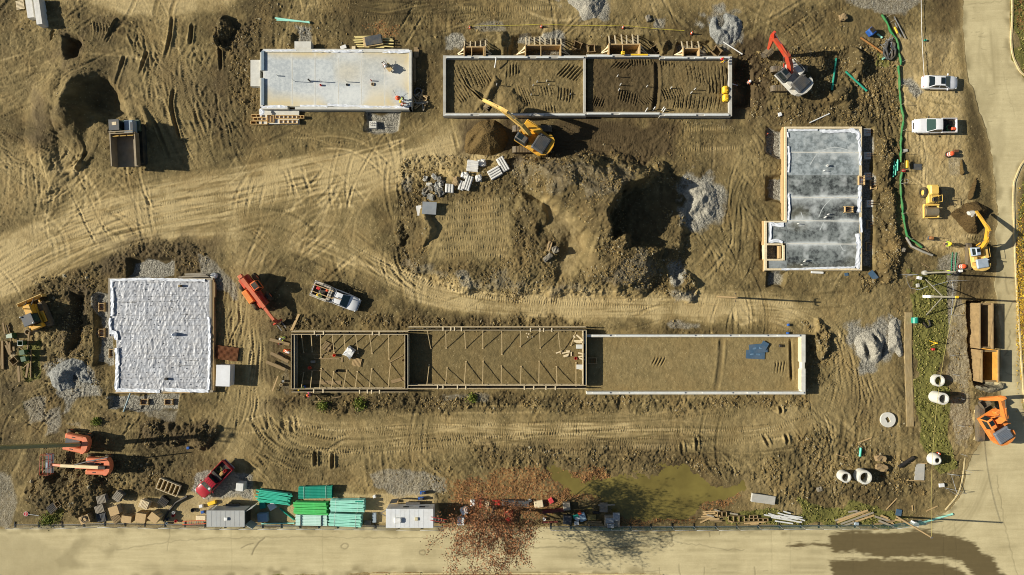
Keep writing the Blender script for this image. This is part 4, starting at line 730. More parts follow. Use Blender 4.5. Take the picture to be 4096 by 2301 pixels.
# ---- boom lifts
def boom_lift(label, loc, rz, raised):
    t = thing("boom_lift", label, "boom lift", loc, rz); PO = M("lift_orange", (226, 126, 86), .45, .1, 1.5, dirt=.2); CR = M("lift_cream", (226, 208, 160), .45, .1, 1.5, dirt=.15); OL = M("lift_olive", (170, 162, 104), .5, .12, 2, dirt=.2)
    for x in (-1.2, 1.2):
        for s in (-1, 1): wheel(t, (x, s * 1.05, .5), .5, .38, rim=PO)
    b = MB(); b.rbox((0, 0, .7), (3.0, 1.5, .4), b=.06); b.cyl((0, 0, .85), (0, 0, 1.1), .5, n=16); b.build("chassis", DGREY, t)
    for s in (-1, 1): c = MB(); c.rbox((-.35, s * .78, 1.55), (3.0, .68, .85), b=.12, top=(.94, .9)); o = c.build("engine_cover", PO, t); g = MB(); g.rbox((-.1, s * .78, 1.985), (.42, .12, .03), b=.01); g.build("handle", BLACK, o)
    cw = MB(); cw.prism([(-1.7, -1.1), (-1.35, -1.12), (-1.35, 1.12), (-1.7, 1.1), (-2.05, .6), (-2.12, 0), (-2.05, -.6)][::-1], 1.1, 2.0); cw.build("counterweight", PO, t)
    if raised:
        a = MB(); beam(a, [(-1.0, 1.8), (10.5, 15.5)], [.5, .42], .42); a.build("boom", OL, t); c = MB(); beam(c, [(-.7, 1.5), (10.4, 14.7)], [.2, .2], .2); c.build("lower_link", RED, t)
        f = MB(); f.rbox((10.9, 0, 15.3), (.9, 1.8, .1), b=.03); bk = (10.9, 15.35, .8, 1.8)
    else:
        a = MB(); beam(a, [(-1.5, 2.15), (4.2, 1.95)], [.42, .38], .38); a.build("boom", CR, t); e = MB(); beam(e, [(4.1, 1.95), (5.7, 1.65)], [.3, .3], .28); e.build("boom_extension", PO, t); k = MB(); k.rbox((-1.3, 0, 2.22), (1.0, .44, .42), b=.06); k.build("boom_knuckle", BLACK, t)
        c = MB(); beam(c, [(-1.4, 1.75), (2.6, 1.62)], [.16, .16], .16); c.v = [(x, y + .32, z) for x, y, z in c.v]; c.build("lower_link", SALM, t); j = MB(); j.tube([(2.3, -.2, 2.2), (.6, -.75, 2.6), (-3.2, -1.9, 4.3)], .075, 7); j.build("jib", DGREY, t); f = MB(); f.box((6.35, 0, 1.0), (1.1, 2.6, .06)); bk = (6.35, 1.0, 1.1, 2.6)
    fl = f.build("platform", DGREY, t); x, z, dx, dy = bk; r = MB()
    for zz in (.55, 1.1): r.tube([(x - dx / 2, -dy / 2, z + zz), (x + dx / 2, -dy / 2, z + zz), (x + dx / 2, dy / 2, z + zz), (x - dx / 2, dy / 2, z + zz), (x - dx / 2, -dy / 2, z + zz)], .03, 5)
    for px, py in [(-1, -1), (1, -1), (1, 1), (-1, 1), (1, -.35), (1, .35), (-1, .35), (-1, -.35), (0, -1), (0, 1)]: r.tube([(x + px * dx / 2, py * dy / 2, z), (x + px * dx / 2, py * dy / 2, z + 1.1)], .03, 5)
    r.build("railing", RED if not raised else PO, fl); cp = MB(); cp.rbox((x - dx * .3, 0, z + .95), (.3, .7, .25), b=.04); cp.build("control_box", M("grey_blue_paint", (150, 164, 172)), fl)
    return t
boom_lift("orange boom lift with its olive boom raised high over the left edge of the site", V(300, 1768, 1.4), R(168), True)
boom_lift("orange boom lift lying stowed with its cream boom and red railed basket to the left", V(385, 1862, 1.5), R(178), False)

# ---- cars and pickups
def hull(mb, st):
    """rounded body along x: stations (x, halfwidth, z0, z1)"""
    secs = []
    for x, w, z0, z1 in st:
        h = z1 - z0; secs.append([(x, -w * .86, z0), (x, -w, z0 + h * .22), (x, -w, z0 + h * .62), (x, -w * .95, z0 + h * .88), (x, -w * .80, z1), (x, 0, z1 + h * .03), (x, w * .80, z1), (x, w * .95, z0 + h * .88), (x, w, z0 + h * .62), (x, w, z0 + h * .22), (x, w * .86, z0)])
    return mb.loft(secs)
def greenhouse(t, body_mat, xf, xb, xtf, xtb, w, wt, z0, z1, split=None):
    c = MB(); v = [(xb, -w, z0), (xf, -w, z0), (xf, w, z0), (xb, w, z0), (xtb, -wt, z1), (xtf, -wt, z1), (xtf, wt, z1), (xtb, wt, z1)]
    c.add(v, [(0, 3, 2, 1), (0, 1, 5, 4), (1, 2, 6, 5), (2, 3, 7, 6), (3, 0, 4, 7)]); m = (xtf + xtb) / 2; n = 7
    rows = [[(xtb + (xtf - xtb) * i / (n - 1), y * wt, z1 + .05 * (1 - (2 * i / (n - 1) - 1) ** 2) * .6 + .04 * (1 - y * y)) for y in (-1, -.5, 0, .5, 1)] for i in range(n)]
    c.loft(rows, closed=False, caps=False); cab = c.build("cabin", body_mat, t)
    pane(cab, [v[1], v[2], v[6], v[5]], GLASSG, "windshield", ins=.07); pane(cab, [v[3], v[0], v[4], v[7]], GLASS, "rear_window", ins=.08)
    for a, b, s in ((0, 1, -1), (3, 2, 1)):
        P0, P1, Q0, Q1 = Vector(v[a]), Vector(v[b]), Vector(v[a + 4]), Vector(v[b + 4]); cuts = [.04, .5, .96]
        for i in range(2):
            q = [P0.lerp(P1, cuts[i]), P0.lerp(P1, cuts[i + 1]), Q0.lerp(Q1, cuts[i + 1]), Q0.lerp(Q1, cuts[i])]
            pane(cab, q if s < 0 else q[::-1], GLASS, "side_window", ins=.06)
    return cab
def mirrors(t, x, w, z, mat):
    for s in (-1, 1): m = MB(); m.rbox((x, s * (w + .13), z), (.14, .26, .18), b=.04); m.build("mirror", mat, t)
def lamps(t, xf, xb, w, z, zb=None):
    for s in (-1, 1):
        m = MB(); m.rbox((xf, s * w, z), (.22, .36, .16), b=.05); m.build("headlight", LAMPW, t); m = MB(); m.rbox((xb, s * w * 1.02, zb or z), (.12, .24, .22), b=.03); m.build("taillight", LAMPR, t)
def sedan(loc, rz):
    t = thing("parked_car", "white saloon car with a dark sunroof parked on the gravel beside the road", "car", loc, rz); b = MB()
    hull(b, [(-2.36, .62, .45, .80), (-2.28, .80, .32, .98), (-1.7, .90, .25, 1.04), (-.5, .92, .22, .98), (.9, .92, .22, .95), (1.7, .88, .25, .86), (2.2, .76, .32, .74), (2.36, .56, .42, .62)]); b.build("body", WHITE, t)
    cab = greenhouse(t, WHITE, 1.15, -1.75, .30, -1.02, .80, .60, .96, 1.40); sr = MB(); sr.rbox((-.05, 0, 1.475), (.55, .85, .02), b=.01); sr.build("sunroof", GLASS, cab); mirrors(t, .85, .86, .98, WHITE); lamps(t, 2.12, -2.25, .62, .66, .85)
    for x in (-1.4, 1.4):
        for s in (-1, 1): wheel(t, (x, s * .80, .33), .33, .22)
    return t
sedan(V(3764, 328, .9), R(-1.5))
def pickup(label, loc, rz, paint, L=5.5, W=.97, cab0=-.55, cab1=1.15, z1=1.78, bed=True, kind="pickup_truck"):
    t = thing(kind, label, "pickup truck", loc, rz); f = L / 2; b = MB()
    hull(b, [(cab0 - .15, W * .98, .42, 1.12), (cab0 + .3, W, .38, 1.15), (cab1, W, .38, 1.14), (f - .9, W * .98, .40, 1.10), (f - .25, W * .9, .42, 1.02), (f, W * .74, .5, .86)]); b.rbox((f - .05, 0, .55), (.2, W * 1.6, .25), b=.05); b.build("body", paint, t)
    cab = greenhouse(t, paint, cab1 + .35, cab0 - .12, cab1 - .55, cab0 + .08, W * .9, W * .72, 1.12, z1); mirrors(t, cab1 + .05, W, 1.15, paint if paint is not WHITE else BLACK); lamps(t, f - .18, -f + .04, W * .74, .88, .95)
    gr = MB(); gr.rbox((f + .0, 0, .78), (.06, W * .9, .2), b=.02); gr.build("grille", BLACK, t); d = MB(); xb = -f; xa = cab0 - .2; d.rbox(((xa + xb) / 2, 0, .62), (xa - xb, W * 1.9, .2), b=.03)
    for s in (-1, 1): d.rbox(((xa + xb) / 2, s * W * .93, .9), (xa - xb, .12, .55), b=.04)
    d.rbox((xa - .05, 0, .9), (.1, W * 1.8, .5), b=.03); d.build("cargo_bed", paint, t); g = MB(); g.rbox((xb + .05, 0, .88), (.1, W * 1.72, .5), b=.03); g.build("tailgate", paint, t); ln = MB(); ln.box(((xa + xb) / 2, 0, .735), (xa - xb - .2, W * 1.72, .02)); ln.build("bed_liner", BLACK, t)
    bp = MB(); bp.rbox((xb - .08, 0, .5), (.16, W * 1.8, .18), b=.04); bp.build("bumper", CHROME, t)
    for x in (f - 1.0, -f + 1.15):
        for s in (-1, 1): wheel(t, (x, s * (W - .14), .4), .4, .27)
    return t
MAROON = M("maroon_paint", (168, 30, 46), .3, .08, 2, dirt=.12, coat=.5)
pk1 = pickup("maroon crew pickup with a loaded open bed parked on grey gravel near the pipe stacks", V(849, 1923, 1.2), R(226), MAROON, 5.5, .98, -.35, 1.05)
for i in range(4): m = MB(); m.rbox((.35, -.42 + i * .28, 1.86), (1.0, .05, .03), b=.01); m.build("roof_rib", MAROON, pk1)
m = MB(); m.box((.75, .5, 1.87), (.28, .26, .02)); m.build("roof_sticker", PLAST, pk1)
pk2 = pickup("white work pickup with a timber rack and open tool bed on the dirt track", V(1341, 1187, 1.2), R(-22), WHITE, 6.4, 1.0, -.1, 1.55)
b = MB()
for s in (-1, 1): b.rbox((-2.0, s * .92, 1.28), (2.3, .34, .5), b=.04)
b.rbox((-.75, 0, 1.28), (.5, 1.5, .45), b=.04); b.build("tool_box", M("tan_grey_paint", (196, 188, 170), .5, .06, 2, dirt=.25), pk2)
b = MB()
for x in (-3.0, -1.9, -.5): b.tube([(x, -.95, 1.5), (x, -.9, 2.15), (x, .9, 2.15), (x, .95, 1.5)], .035, 5)
for s in (-.9, .9): b.tube([(-3.1, s, 2.15), (-.4, s, 2.15)], .03, 5)
b.build("ladder_rack", STEEL, pk2)
for y, x0, x1 in ((.55, -3.1, -.2), (-.35, -3.0, .1), (-.1, -.1, 1.1)): b = MB(); b.bar((x0, y, 2.24), (x1, y + .1, 2.24 - .2 * (x1 > 1)), .09, .05); tag(b.build("timber", WOOD, None), "sawn timber lying on the rack of the white work pickup", "timber", "timbers on the pickup rack"); o = bpy.context.scene.objects[-1]; o.location = pk2.location; o.rotation_euler = pk2.rotation_euler
pk3 = pickup("white double cab pickup facing left on the gravel with hoses in its bed", V(3746, 501, 1.1), R(180.5), WHITE, 5.6, .98, -.55, .95)
def in_bed(pk, x, y, z, shape, mat, name, label, cat):
    m = MB(); shape(m); o = m.build(name, mat); M4 = Matrix.Translation(pk.location) @ pk.rotation_euler.to_matrix().to_4x4(); o.location = M4 @ Vector((x, y, z)); o.rotation_euler = pk.rotation_euler; return tag(o, label, cat)
coil = lambda m: [m.tube([(math.cos(a / 2) * (.25 + a * .008), math.sin(a / 2) * (.25 + a * .008), .02 * (a % 5)) for a in range(30)], .035, 5)]
in_bed(pk3, -1.9, .3, .8, coil, M("hose_green", (40, 120, 70)), "hose", "green hose coiled in the white double cab pickup's bed", "hose"); in_bed(pk3, -2.2, -.35, .8, coil, BLACK, "hose", "black hose coiled in the white double cab pickup's bed", "hose")
in_bed(pk3, -2.3, .45, .82, lambda m: m.rbox((0, 0, .18), (.5, .35, .36), b=.05), ORANGEC, "tool_case", "orange tool case in the white double cab pickup's bed", "tool case")
in_bed(pk1, -1.3, .25, .8, lambda m: [m.rbox((0, 0, .2), (.9, .5, .4), b=.12)], M("tan_canvas", (176, 140, 84), .9, .15, 4), "canvas_sack", "tan sack in the bed of the maroon pickup", "sack"); in_bed(pk1, -2.0, .3, .8, lambda m: m.lathe([(0, 0), (.18, 0), (.2, .4), (.16, .42), (.15, .1), (0, .1)], 14), REDP, "bucket", "red bucket in the bed of the maroon pickup", "bucket")
in_bed(pk1, -1.5, -.45, .85, coil, M("hose_olive", (120, 130, 70)), "hose", "olive hose coiled in the maroon pickup's bed", "hose"); in_bed(pk1, -.85, 0, .95, lambda m: m.rbox((0, 0, .15), (.45, 1.6, .4), b=.05), BLACK, "cargo_box", "long black tool chest across the front of the maroon pickup's bed", "tool chest")
in_bed(pk2, -2.5, .2, .8, lambda m: m.rbox((0, 0, .2), (.5, .4, .4), b=.06), REDP, "tool_case", "red tool case in the bed of the white work pickup", "tool case"); in_bed(pk2, -1.6, -.3, .8, lambda m: m.rbox((0, 0, .2), (.4, .5, .4), b=.06), BLACK, "tool_case", "black tool case in the bed of the white work pickup", "tool case"); in_bed(pk2, -1.35, .35, .8, lambda m: m.rbox((0, 0, .15), (.3, .3, .4), b=.06), ORANGEC, "fuel_can", "orange fuel can in the bed of the white work pickup", "fuel can")

# ---- trailers
def trailer(label, loc, L, W, h, mat, rz=0, kind="cargo"):
    t = thing("cargo_trailer", label, "trailer", loc, rz); z0 = .5; b = MB(); b.rbox((0, 0, (z0 + h) / 2), (L, W, h - z0), b=.06); body = b.build("body", mat, t); r = MB(); r.rbox((0, 0, h + .03), (L + .04, W + .04, .06), b=.02)
    for k in range(1, int(L / .6)): r.box((-L / 2 + k * .6, 0, h + .065), (.03, W * .96, .015))
    for s in (-1, 1): r.box((0, s * (W / 2 - .03), h + .07), (L, .06, .05))
    roof = r.build("roof", mat, t)
    for s in (-1, 1):
        for x in (-.45, .45): wheel(t, (x + .2, s * (W / 2 + .12), .35), .35, .2)
        f = MB(); f.rbox((.2, s * (W / 2 + .16), .78), (1.9, .3, .08), b=.03); f.build("fender", DGREY, t)
    hb = MB(); hb.bar((-L / 2, .6, .5), (-L / 2 - 1.1, 0, .5), .1); hb.bar((-L / 2, -.6, .5), (-L / 2 - 1.1, 0, .5), .1); hb.build("drawbar", STEEL, t); return t
tr1 = trailer("grey box trailer with roof vent and its rear doors swung open beside the pipe stacks", G(935, 2049), 4.9, 2.1, 2.5, M("grey_trailer_skin", (172, 174, 170), .45, .06, 1, dirt=.12))
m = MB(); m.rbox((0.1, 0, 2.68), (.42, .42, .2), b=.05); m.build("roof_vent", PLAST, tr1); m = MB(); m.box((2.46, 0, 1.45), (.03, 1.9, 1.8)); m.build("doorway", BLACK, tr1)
for s in (-1, 1): m = MB(); m.box((2.95, s * 1.12, 1.5), (1.1, .06, 1.9), rz=s * R(28)); m.build("rear_door", M("grey_trailer_skin", (172, 174, 170)), tr1)
m = MB(); m.box((-1.5, 1.45, 1.5), (.9, .06, 1.85), rz=R(40)); m.build("side_door", M("grey_trailer_skin", (172, 174, 170)), tr1)
tr2 = trailer("white office trailer with a roof air conditioner and vent standing half under the red tree", G(1650, 2048), 6.1, 2.45, 2.5, M("white_trailer_skin", (216, 219, 218), .4, .05, 1, dirt=.15))
m = MB(); m.rbox((-1.5, -.2, 2.74), (.95, .7, .32), b=.09); m.build("air_conditioner", PLAST, tr2); m = MB(); m.rbox((.9, -.05, 2.64), (.42, .42, .16), b=.04); m.build("roof_vent", M("beige_plastic", (210, 200, 160)), tr2)
for x in (-.6, 1.5): m = MB(); m.rbox((x, 1.235, 1.7), (.75, .04, .45), b=.02); m.build("window", GLASS, tr2)
m = MB(); m.box((-2.2, 1.9, 1.4), (.95, .05, 1.7), rz=R(8)); m.build("side_door", DGREY, tr2)
def ladder(label, a, b, wd, mat, rung=.3, legs=.05):
    a, b = Vector(a), Vector(b); t = thing("ladder", label, "ladder", a); d = b - a; n = Vector((-d.y, d.x, 0)).normalized() * wd / 2
    for s in (-1, 1): m = MB(); m.bar(n * s, d + n * s, legs, legs * 1.6); m.build("rail", mat, t)
    k = int(d.length / rung)
    for i in range(1, k): p = d * i / k; m = MB(); m.bar(p - n, p + n, .035); m.build("rung", GALV, t)
    return t
ladder("red ladder lying on the roof of the white office trailer", (-10.55, -29.9, 2.66), (-8.5, -30.25, 2.66), .42, REDP)
ladder("orange ladder lying along the road edge beside the grey trailer", V(730, 2092, .1) + Vector((0, 0, .12)), V(825, 2088, .1) + Vector((0, 0, .12)), .42, ORANGEC)
ladder("green ladder lying on grey gravel beside the small yellow excavator", V(3817, 1010, .1) + Vector((0, 0, .1)), V(3812, 1084, .1) + Vector((0, 0, .1)), .5, M("ladder_green", (34, 140, 104)))
# ---- white box with lid, on skids by the membrane slab
t = thing("storage_box", "white steel storage box with a slightly open lid beside the membrane covered slab", "storage box", G(913, 1497), R(-2)); m = MB(); m.rbox((0, 0, .82), (1.75, 2.7, 1.5), b=.04); m.build("body", PLAST, t); m = MB(); m.rbox((0, 0, 1.62), (1.85, 2.8, .12), b=.03); m.build("lid", WHITE, t); m = MB(); m.box((-1.0, 0, 1.25), (.05, 2.7, .7), ry=R(14)); m.build("door", M("grey_trailer_skin", (172, 174, 170)), t)
for s in (-1, 1): m = MB(); m.box((0, s * 1.0, .05), (1.9, .16, .1)); m.build("skid", WOODD, t)
# ---------------------------------------------------------------- roads, kerbs, pavement
WN_STAIN = np.zeros_like(Z); CRACK = np.zeros_like(Z); RDARK = np.zeros_like(Z)
cv = lambda L, ox, oy, k: [(ox + a / k, oy + b / k) for a, b in L]
for p in (cv([(240, 1130), (400, 1095), (800, 1078), (1100, 1075), (1350, 1150), (1500, 1260), (1600, 1300), (1690, 1440), (1720, 1500), (1500, 1500), (1350, 1360), (1150, 1300), (900, 1285), (600, 1290), (400, 1270), (270, 1250), (225, 1200)], 3200, 1600, 2.065), cv([(230, 1330), (600, 1312), (1000, 1312), (1200, 1360), (1420, 1460), (1500, 1560), (300, 1560)], 3200, 1600, 2.065), cv([(-120, 1190), (20, 1180), (240, 1185), (240, 1215), (0, 1210), (-110, 1205)], 3200, 1600, 2.065)):
    wn, d = sdf(p, 60, 0.9); WN_STAIN[wn] = np.maximum(WN_STAIN[wn], sm(-7, 9, d + 7 * vnoise(44, 5, 8)[wn] + 5 * vnoise(14, 3, 9)[wn]))
for p, v in (([(215, 2240), (330, 2150), (370, 2160), (300, 2230), (360, 2260), (240, 2275)], .55), ([(390, 2200), (450, 2180), (480, 2190), (430, 2220)], .55), ([(-200, 2120), (120, 2130), (300, 2250), (200, 2400), (-200, 2400)], .35), ([(3960, 520), (4020, 500), (4010, 640), (3980, 700)], .35), ([(3990, 1000), (4040, 1000), (4060, 1400), (4010, 1500)], .22), ([(3870, 1760), (3960, 1740), (3960, 1830), (3880, 1850)], .4), ([(2560, 2120), (2690, 2120), (2680, 2180), (2650, 2160), (2600, 2165)], .3), ([(3905, 300), (3990, 360), (3960, 480), (3890, 420)], .3)): paint(RDARK, p, v, 16, 1.2)
def crack(pts, w=1.6, v=1.0, wob=4):
    w *= .7
    q = spline(pts, 14); q = [(a + random.uniform(-wob, wob), b + random.uniform(-wob, wob)) for a, b in q]
    r = along(q, 6, False)
    if r: wn, D, SD, L, tot = r; CRACK[wn] = np.maximum(CRACK[wn], v * (1 - sm(w * .6, w * 1.6 + 1.5, D)))
for pts, w, v in (([(470, 2200), (700, 2165), (1000, 2150), (1700, 2152), (2400, 2160)], 1.5, .5), ([(1055, 2150), (1045, 2165), (1030, 2180), (1010, 2215)], 3, .9), ([(970, 2190), (1010, 2172)], 2, .8), ([(680, 2105), (672, 2200)], 1.2, .5), ([(2400, 2193), (2520, 2190), (2600, 2186)], 4, .9), ([(1990, 2192), (2160, 2190), (2300, 2190)], 2.5, .7), ([(2676, 2120), (2690, 2160), (2670, 2175)], 3, .9), ([(2838, 2110), (2840, 2145)], 2, .8), ([(2880, 2110), (2876, 2135)], 1.5, .7), ([(2456, 2130), (2450, 2160)], 1.5, .7), ([(2485, 2120), (2480, 2150)], 1.5, .7),
              ([(2570, 2260), (2575, 2310)], 1.5, .6), ([(2637, 2270), (2640, 2310)], 1.5, .6), ([(2715, 2260), (2722, 2310)], 2, .7), ([(2815, 2270), (2818, 2310)], 1.5, .6), ([(2720, 2175), (2800, 2180), (2870, 2195), (2980, 2200)], 1.3, .6), ([(3020, 2265), (3025, 2310)], 3, .6), ([(2490, 2285), (2560, 2290), (2640, 2285)], 1.3, .5), ([(4020, 1090), (4032, 1180)], 4, .5), ([(4040, 1320), (4036, 1380), (4020, 1420)], 3, .7), ([(4020, 1490), (4096, 1510)], 1.3, .7), ([(3770, 2100), (3778, 2301)], 1.2, .5), ([(3820, 2090), (3826, 2301)], 1.0, .4), ([(3985, 1900), (4020, 2100), (4070, 2301)], 1.3, .6), ([(3885, 1570), (3975, 1580)], 1, .3), ([(3850, 20), (4044, 0)], 1.3, .4), ([(4010, 290), (4060, 470)], 1.2, .3)): crack(pts, w, v)
for cx, cy, rr in ((2655, 2176, 14), (2685, 2176, 10), (1690, 2210, 12), (1380, 2185, 14)): crack([(cx + rr * math.cos(a), cy + rr * .8 * math.sin(a)) for a in np.linspace(0, 6.28, 9)], 2.2, .7, 2)
for k in range(70): x, y = random.choice(((random.uniform(100, 3900), random.uniform(2125, 2295)), (random.uniform(3880, 4050), random.uniform(0, 560)), (random.uniform(3990, 4060), random.uniform(1100, 1500)))); crack([(x, y), (x + random.uniform(-26, 26), y + random.uniform(-4, 4))], 1.0, random.uniform(.2, .6), 2)
dr = np.full(Z.shape, -99.0, np.float32); wn, dd_ = sdf(ROAD, 200, 0.8); dr[wn] = dd_
RDARK = np.maximum(RDARK, .75 * sm(34, 2, dr + 14 * vnoise(50, seed=96)) * np.clip(.6 + vnoise(26, seed=97), 0, 1)); rs_ = np.random.default_rng(15)
for k in range(60):
    if k < 38: y = rs_.uniform(2125, 2290); x = rs_.uniform(-200, 3400); l = rs_.uniform(250, 1300); p = [(x, y), (x + l / 2, y + rs_.normal(0, 6)), (x + l, y + rs_.normal(0, 14))]
    elif k < 50: x = rs_.uniform(3870, 4040); y = rs_.uniform(-100, 500); p = [(x, y), (x + rs_.normal(0, 15), y + 200), (x + rs_.normal(0, 40) + 30, y + 420)]
    else: o_ = rs_.uniform(-50, 60); p = [(3300, 2200 + o_), (3650, 2190 + o_), (3860, 2080 + o_), (3960 + o_, 1850)]
    r = along(p, 22)
    if r: wn, D, SD, L, tot = r; RDARK[wn] = np.maximum(RDARK[wn], rs_.uniform(.15, .42) * np.exp(-(D / rs_.uniform(4, 9)) ** 2) * np.clip(.6 + LV[wn], 0, 1) * np.clip(np.minimum(L, tot - L) / 80, 0, 1))
for x in (925, 1290, 2030, 2480, 3085, 3160, 3410): crack([(x, 2112), (x + 3, 2296)], 1.0, .3, 2)
sub = None; keep = dr > -14
zr = np.where(dr > 0, 0.02 + 0.012 * vnoise(120, seed=9) + 0.004 * vnoise(14, seed=10) - .012 * CRACK, 0.02 + dr * 0.03).astype(np.float32)
qk = keep[:-1, :-1] & keep[1:, :-1] & keep[:-1, 1:] & keep[1:, 1:]; idx = np.arange(NX * NY, dtype=np.int64).reshape(NY, NX)
q = np.stack([idx[1:, :-1], idx[1:, 1:], idx[:-1, 1:], idx[:-1, :-1]], -1)[qk]; used = np.unique(q); rem = np.zeros(NX * NY, np.int64); rem[used] = np.arange(len(used))
co = np.stack([((GX - CX) / S).ravel()[used], ((CY - GY) / S).ravel()[used], zr.ravel()[used]], -1)
def road_material():
    m, t, b = new_mat("dusty_road"); L = t.links.new; pos = t.nodes.new("ShaderNodeNewGeometry").outputs['Position']
    a = node(t, "ShaderNodeAttribute", attribute_name="wear"); s = t.nodes.new("ShaderNodeSeparateColor"); L(a.outputs['Color'], s.inputs[0]); wet, crk, drk = s.outputs
    mp = node(t, "ShaderNodeMapping"); mp.inputs['Scale'].default_value = (.12, 1.6, 1); L(pos, mp.inputs['Vector'])
    n0 = noise_tex(t, pos, .22, 6, .62); n1 = noise_tex(t, mp.outputs[0], 1.4, 6, .65); n2 = noise_tex(t, pos, 6, 4, .7)
    f = mth(t, 'ADD', mth(t, 'MULTIPLY', n0, .55), mth(t, 'ADD', mth(t, 'MULTIPLY', n1, .35), mth(t, 'MULTIPLY', n2, .25)))
    col = mixc(t, ramp(t, f, [(.36, 0.0), (.76, 1.0)]), lin((166, 152, 112)), lin((208, 194, 150)))
    col = mixc(t, mth(t, 'MULTIPLY', drk, mth(t, 'ADD', .3, n1), clamp=True), col, lin((112, 100, 66)))
    col = mixc(t, wet, col, mixc(t, n1, lin((92, 80, 52)), lin((112, 98, 66))))
    col = mixc(t, mth(t, 'MULTIPLY', crk, .55), col, lin((66, 58, 38))); L(col, b.inputs['Base Color'])
    L(mth(t, 'SUBTRACT', .9, mth(t, 'MULTIPLY', wet, .3)), b.inputs['Roughness']); b.inputs['Specular IOR Level'].default_value = .25
    bn = t.nodes.new("ShaderNodeBump"); bn.inputs['Strength'].default_value = .35; bn.inputs['Distance'].default_value = .04; L(f, bn.inputs['Height']); L(bn.outputs[0], b.inputs['Normal']); return m
wear = np.stack([WN_STAIN, CRACK, RDARK, np.ones_like(Z)], -1).reshape(-1, 4)[used]
tag(raw_mesh("road", co, rem[q], {"wear": wear}, road_material()), kind="structure")
def strip(name, pts, w, z0, h, mat, kind="structure", joint=0):
    q = [Vector(((a - CX) / S, (CY - b) / S, 0)) for a, b in spline(pts, 12)]; mb = MB(); secs = []
    for i, p in enumerate(q):
        d = (q[min(i + 1, len(q) - 1)] - q[max(i - 1, 0)]).normalized(); n = Vector((-d.y, d.x, 0)) * w / 2
        secs.append([p + n + Vector((0, 0, z0)), p + n + Vector((0, 0, z0 + h - .02)), p + n * .85 + Vector((0, 0, z0 + h)), p - n * .85 + Vector((0, 0, z0 + h)), p - n + Vector((0, 0, z0 + h - .02)), p - n + Vector((0, 0, z0))])
    mb.loft(secs, smooth=False); return tag(mb.build(name, mat), kind=kind)
KERB = M("kerb_concrete", (206, 188, 140), .85, .2, 3, dirt=.3, bump=.2)
strip("kerb", [(4047, -220), (4047, 60), (4043, 150), (4048, 215), (4066, 262), (4098, 304), (4200, 350)], .22, -.15, .30, KERB); strip("kerb", [(4200, 560), (4100, 640), (4066, 700), (4052, 770), (4058, 1000), (4068, 1200), (4088, 1500), (4104, 1700)], .20, -.15, .30, KERB)
strip("kerb", [(1480, 2296), (2000, 2293), (2650, 2300)], .22, -.15, .27, KERB); strip("kerb", [(3858, 1830), (3848, 1920), (3828, 1980), (3780, 2040)], .18, -.15, .25, KERB); strip("kerb", [(3900, 1640), (3902, 1700), (3896, 1760)], .2, -.15, .27, KERB)
PAVE = M("pavement_concrete", (156, 138, 100), .9, .3, 2, dirt=.6, bump=.25, grain=(3, .5, 1)); strip("pavement", [(3634, 1250), (3632, 1400), (3637, 1560), (3641, 1706)], 1.0, -.2, .27, PAVE)
# ---------------------------------------------------------------- foundations
def F(px, py, z):                                     # plan point of something seen at height z
    k = (H - z) / H; return Vector(((px - CX) * k / S, (CY - py) * k / S, 0))
def rect(mb, x0, y0, x1, y1, z0, z1, zs=None):
    zs = z1 if zs is None else zs; a, b = F(x0, y1, zs), F(x1, y0, zs); mb.box(((a.x + b.x) / 2, (a.y + b.y) / 2, (z0 + z1) / 2), (b.x - a.x, b.y - a.y, z1 - z0))
def riser(parent, px, py, z, h=.5, r=.06, mat=None): m = MB(); p = F(px, py, z); m.pipe((p.x, p.y, z), (p.x, p.y, z + h), r, r * .75, 10); m.build("riser_pipe", mat or PLAST, parent)
def slab_mat(name, base, dark, light, joints=None):
    m, t, b = new_mat(name); pos = t.nodes.new("ShaderNodeNewGeometry").outputs['Position']
    n0 = noise_tex(t, pos, .3, 5, .6); n1 = noise_tex(t, pos, 2.2, 8, .72); n2 = noise_tex(t, pos, .14, 3, .5)
    col = mixc(t, ramp(t, n1, [(.35, 0.0), (.68, 1.0)]), lin(dark), lin(base)); col = mixc(t, ramp(t, n0, [(.42, 0.0), (.72, .8)]), col, lin(light)); col = mixc(t, ramp(t, n2, [(.54, 0.0), (.66, .55)]), col, lin((196, 180, 138)) if joints is None else lin(joints))
    t.links.new(col, b.inputs['Base Color']); b.inputs['Roughness'].default_value = .8; return m
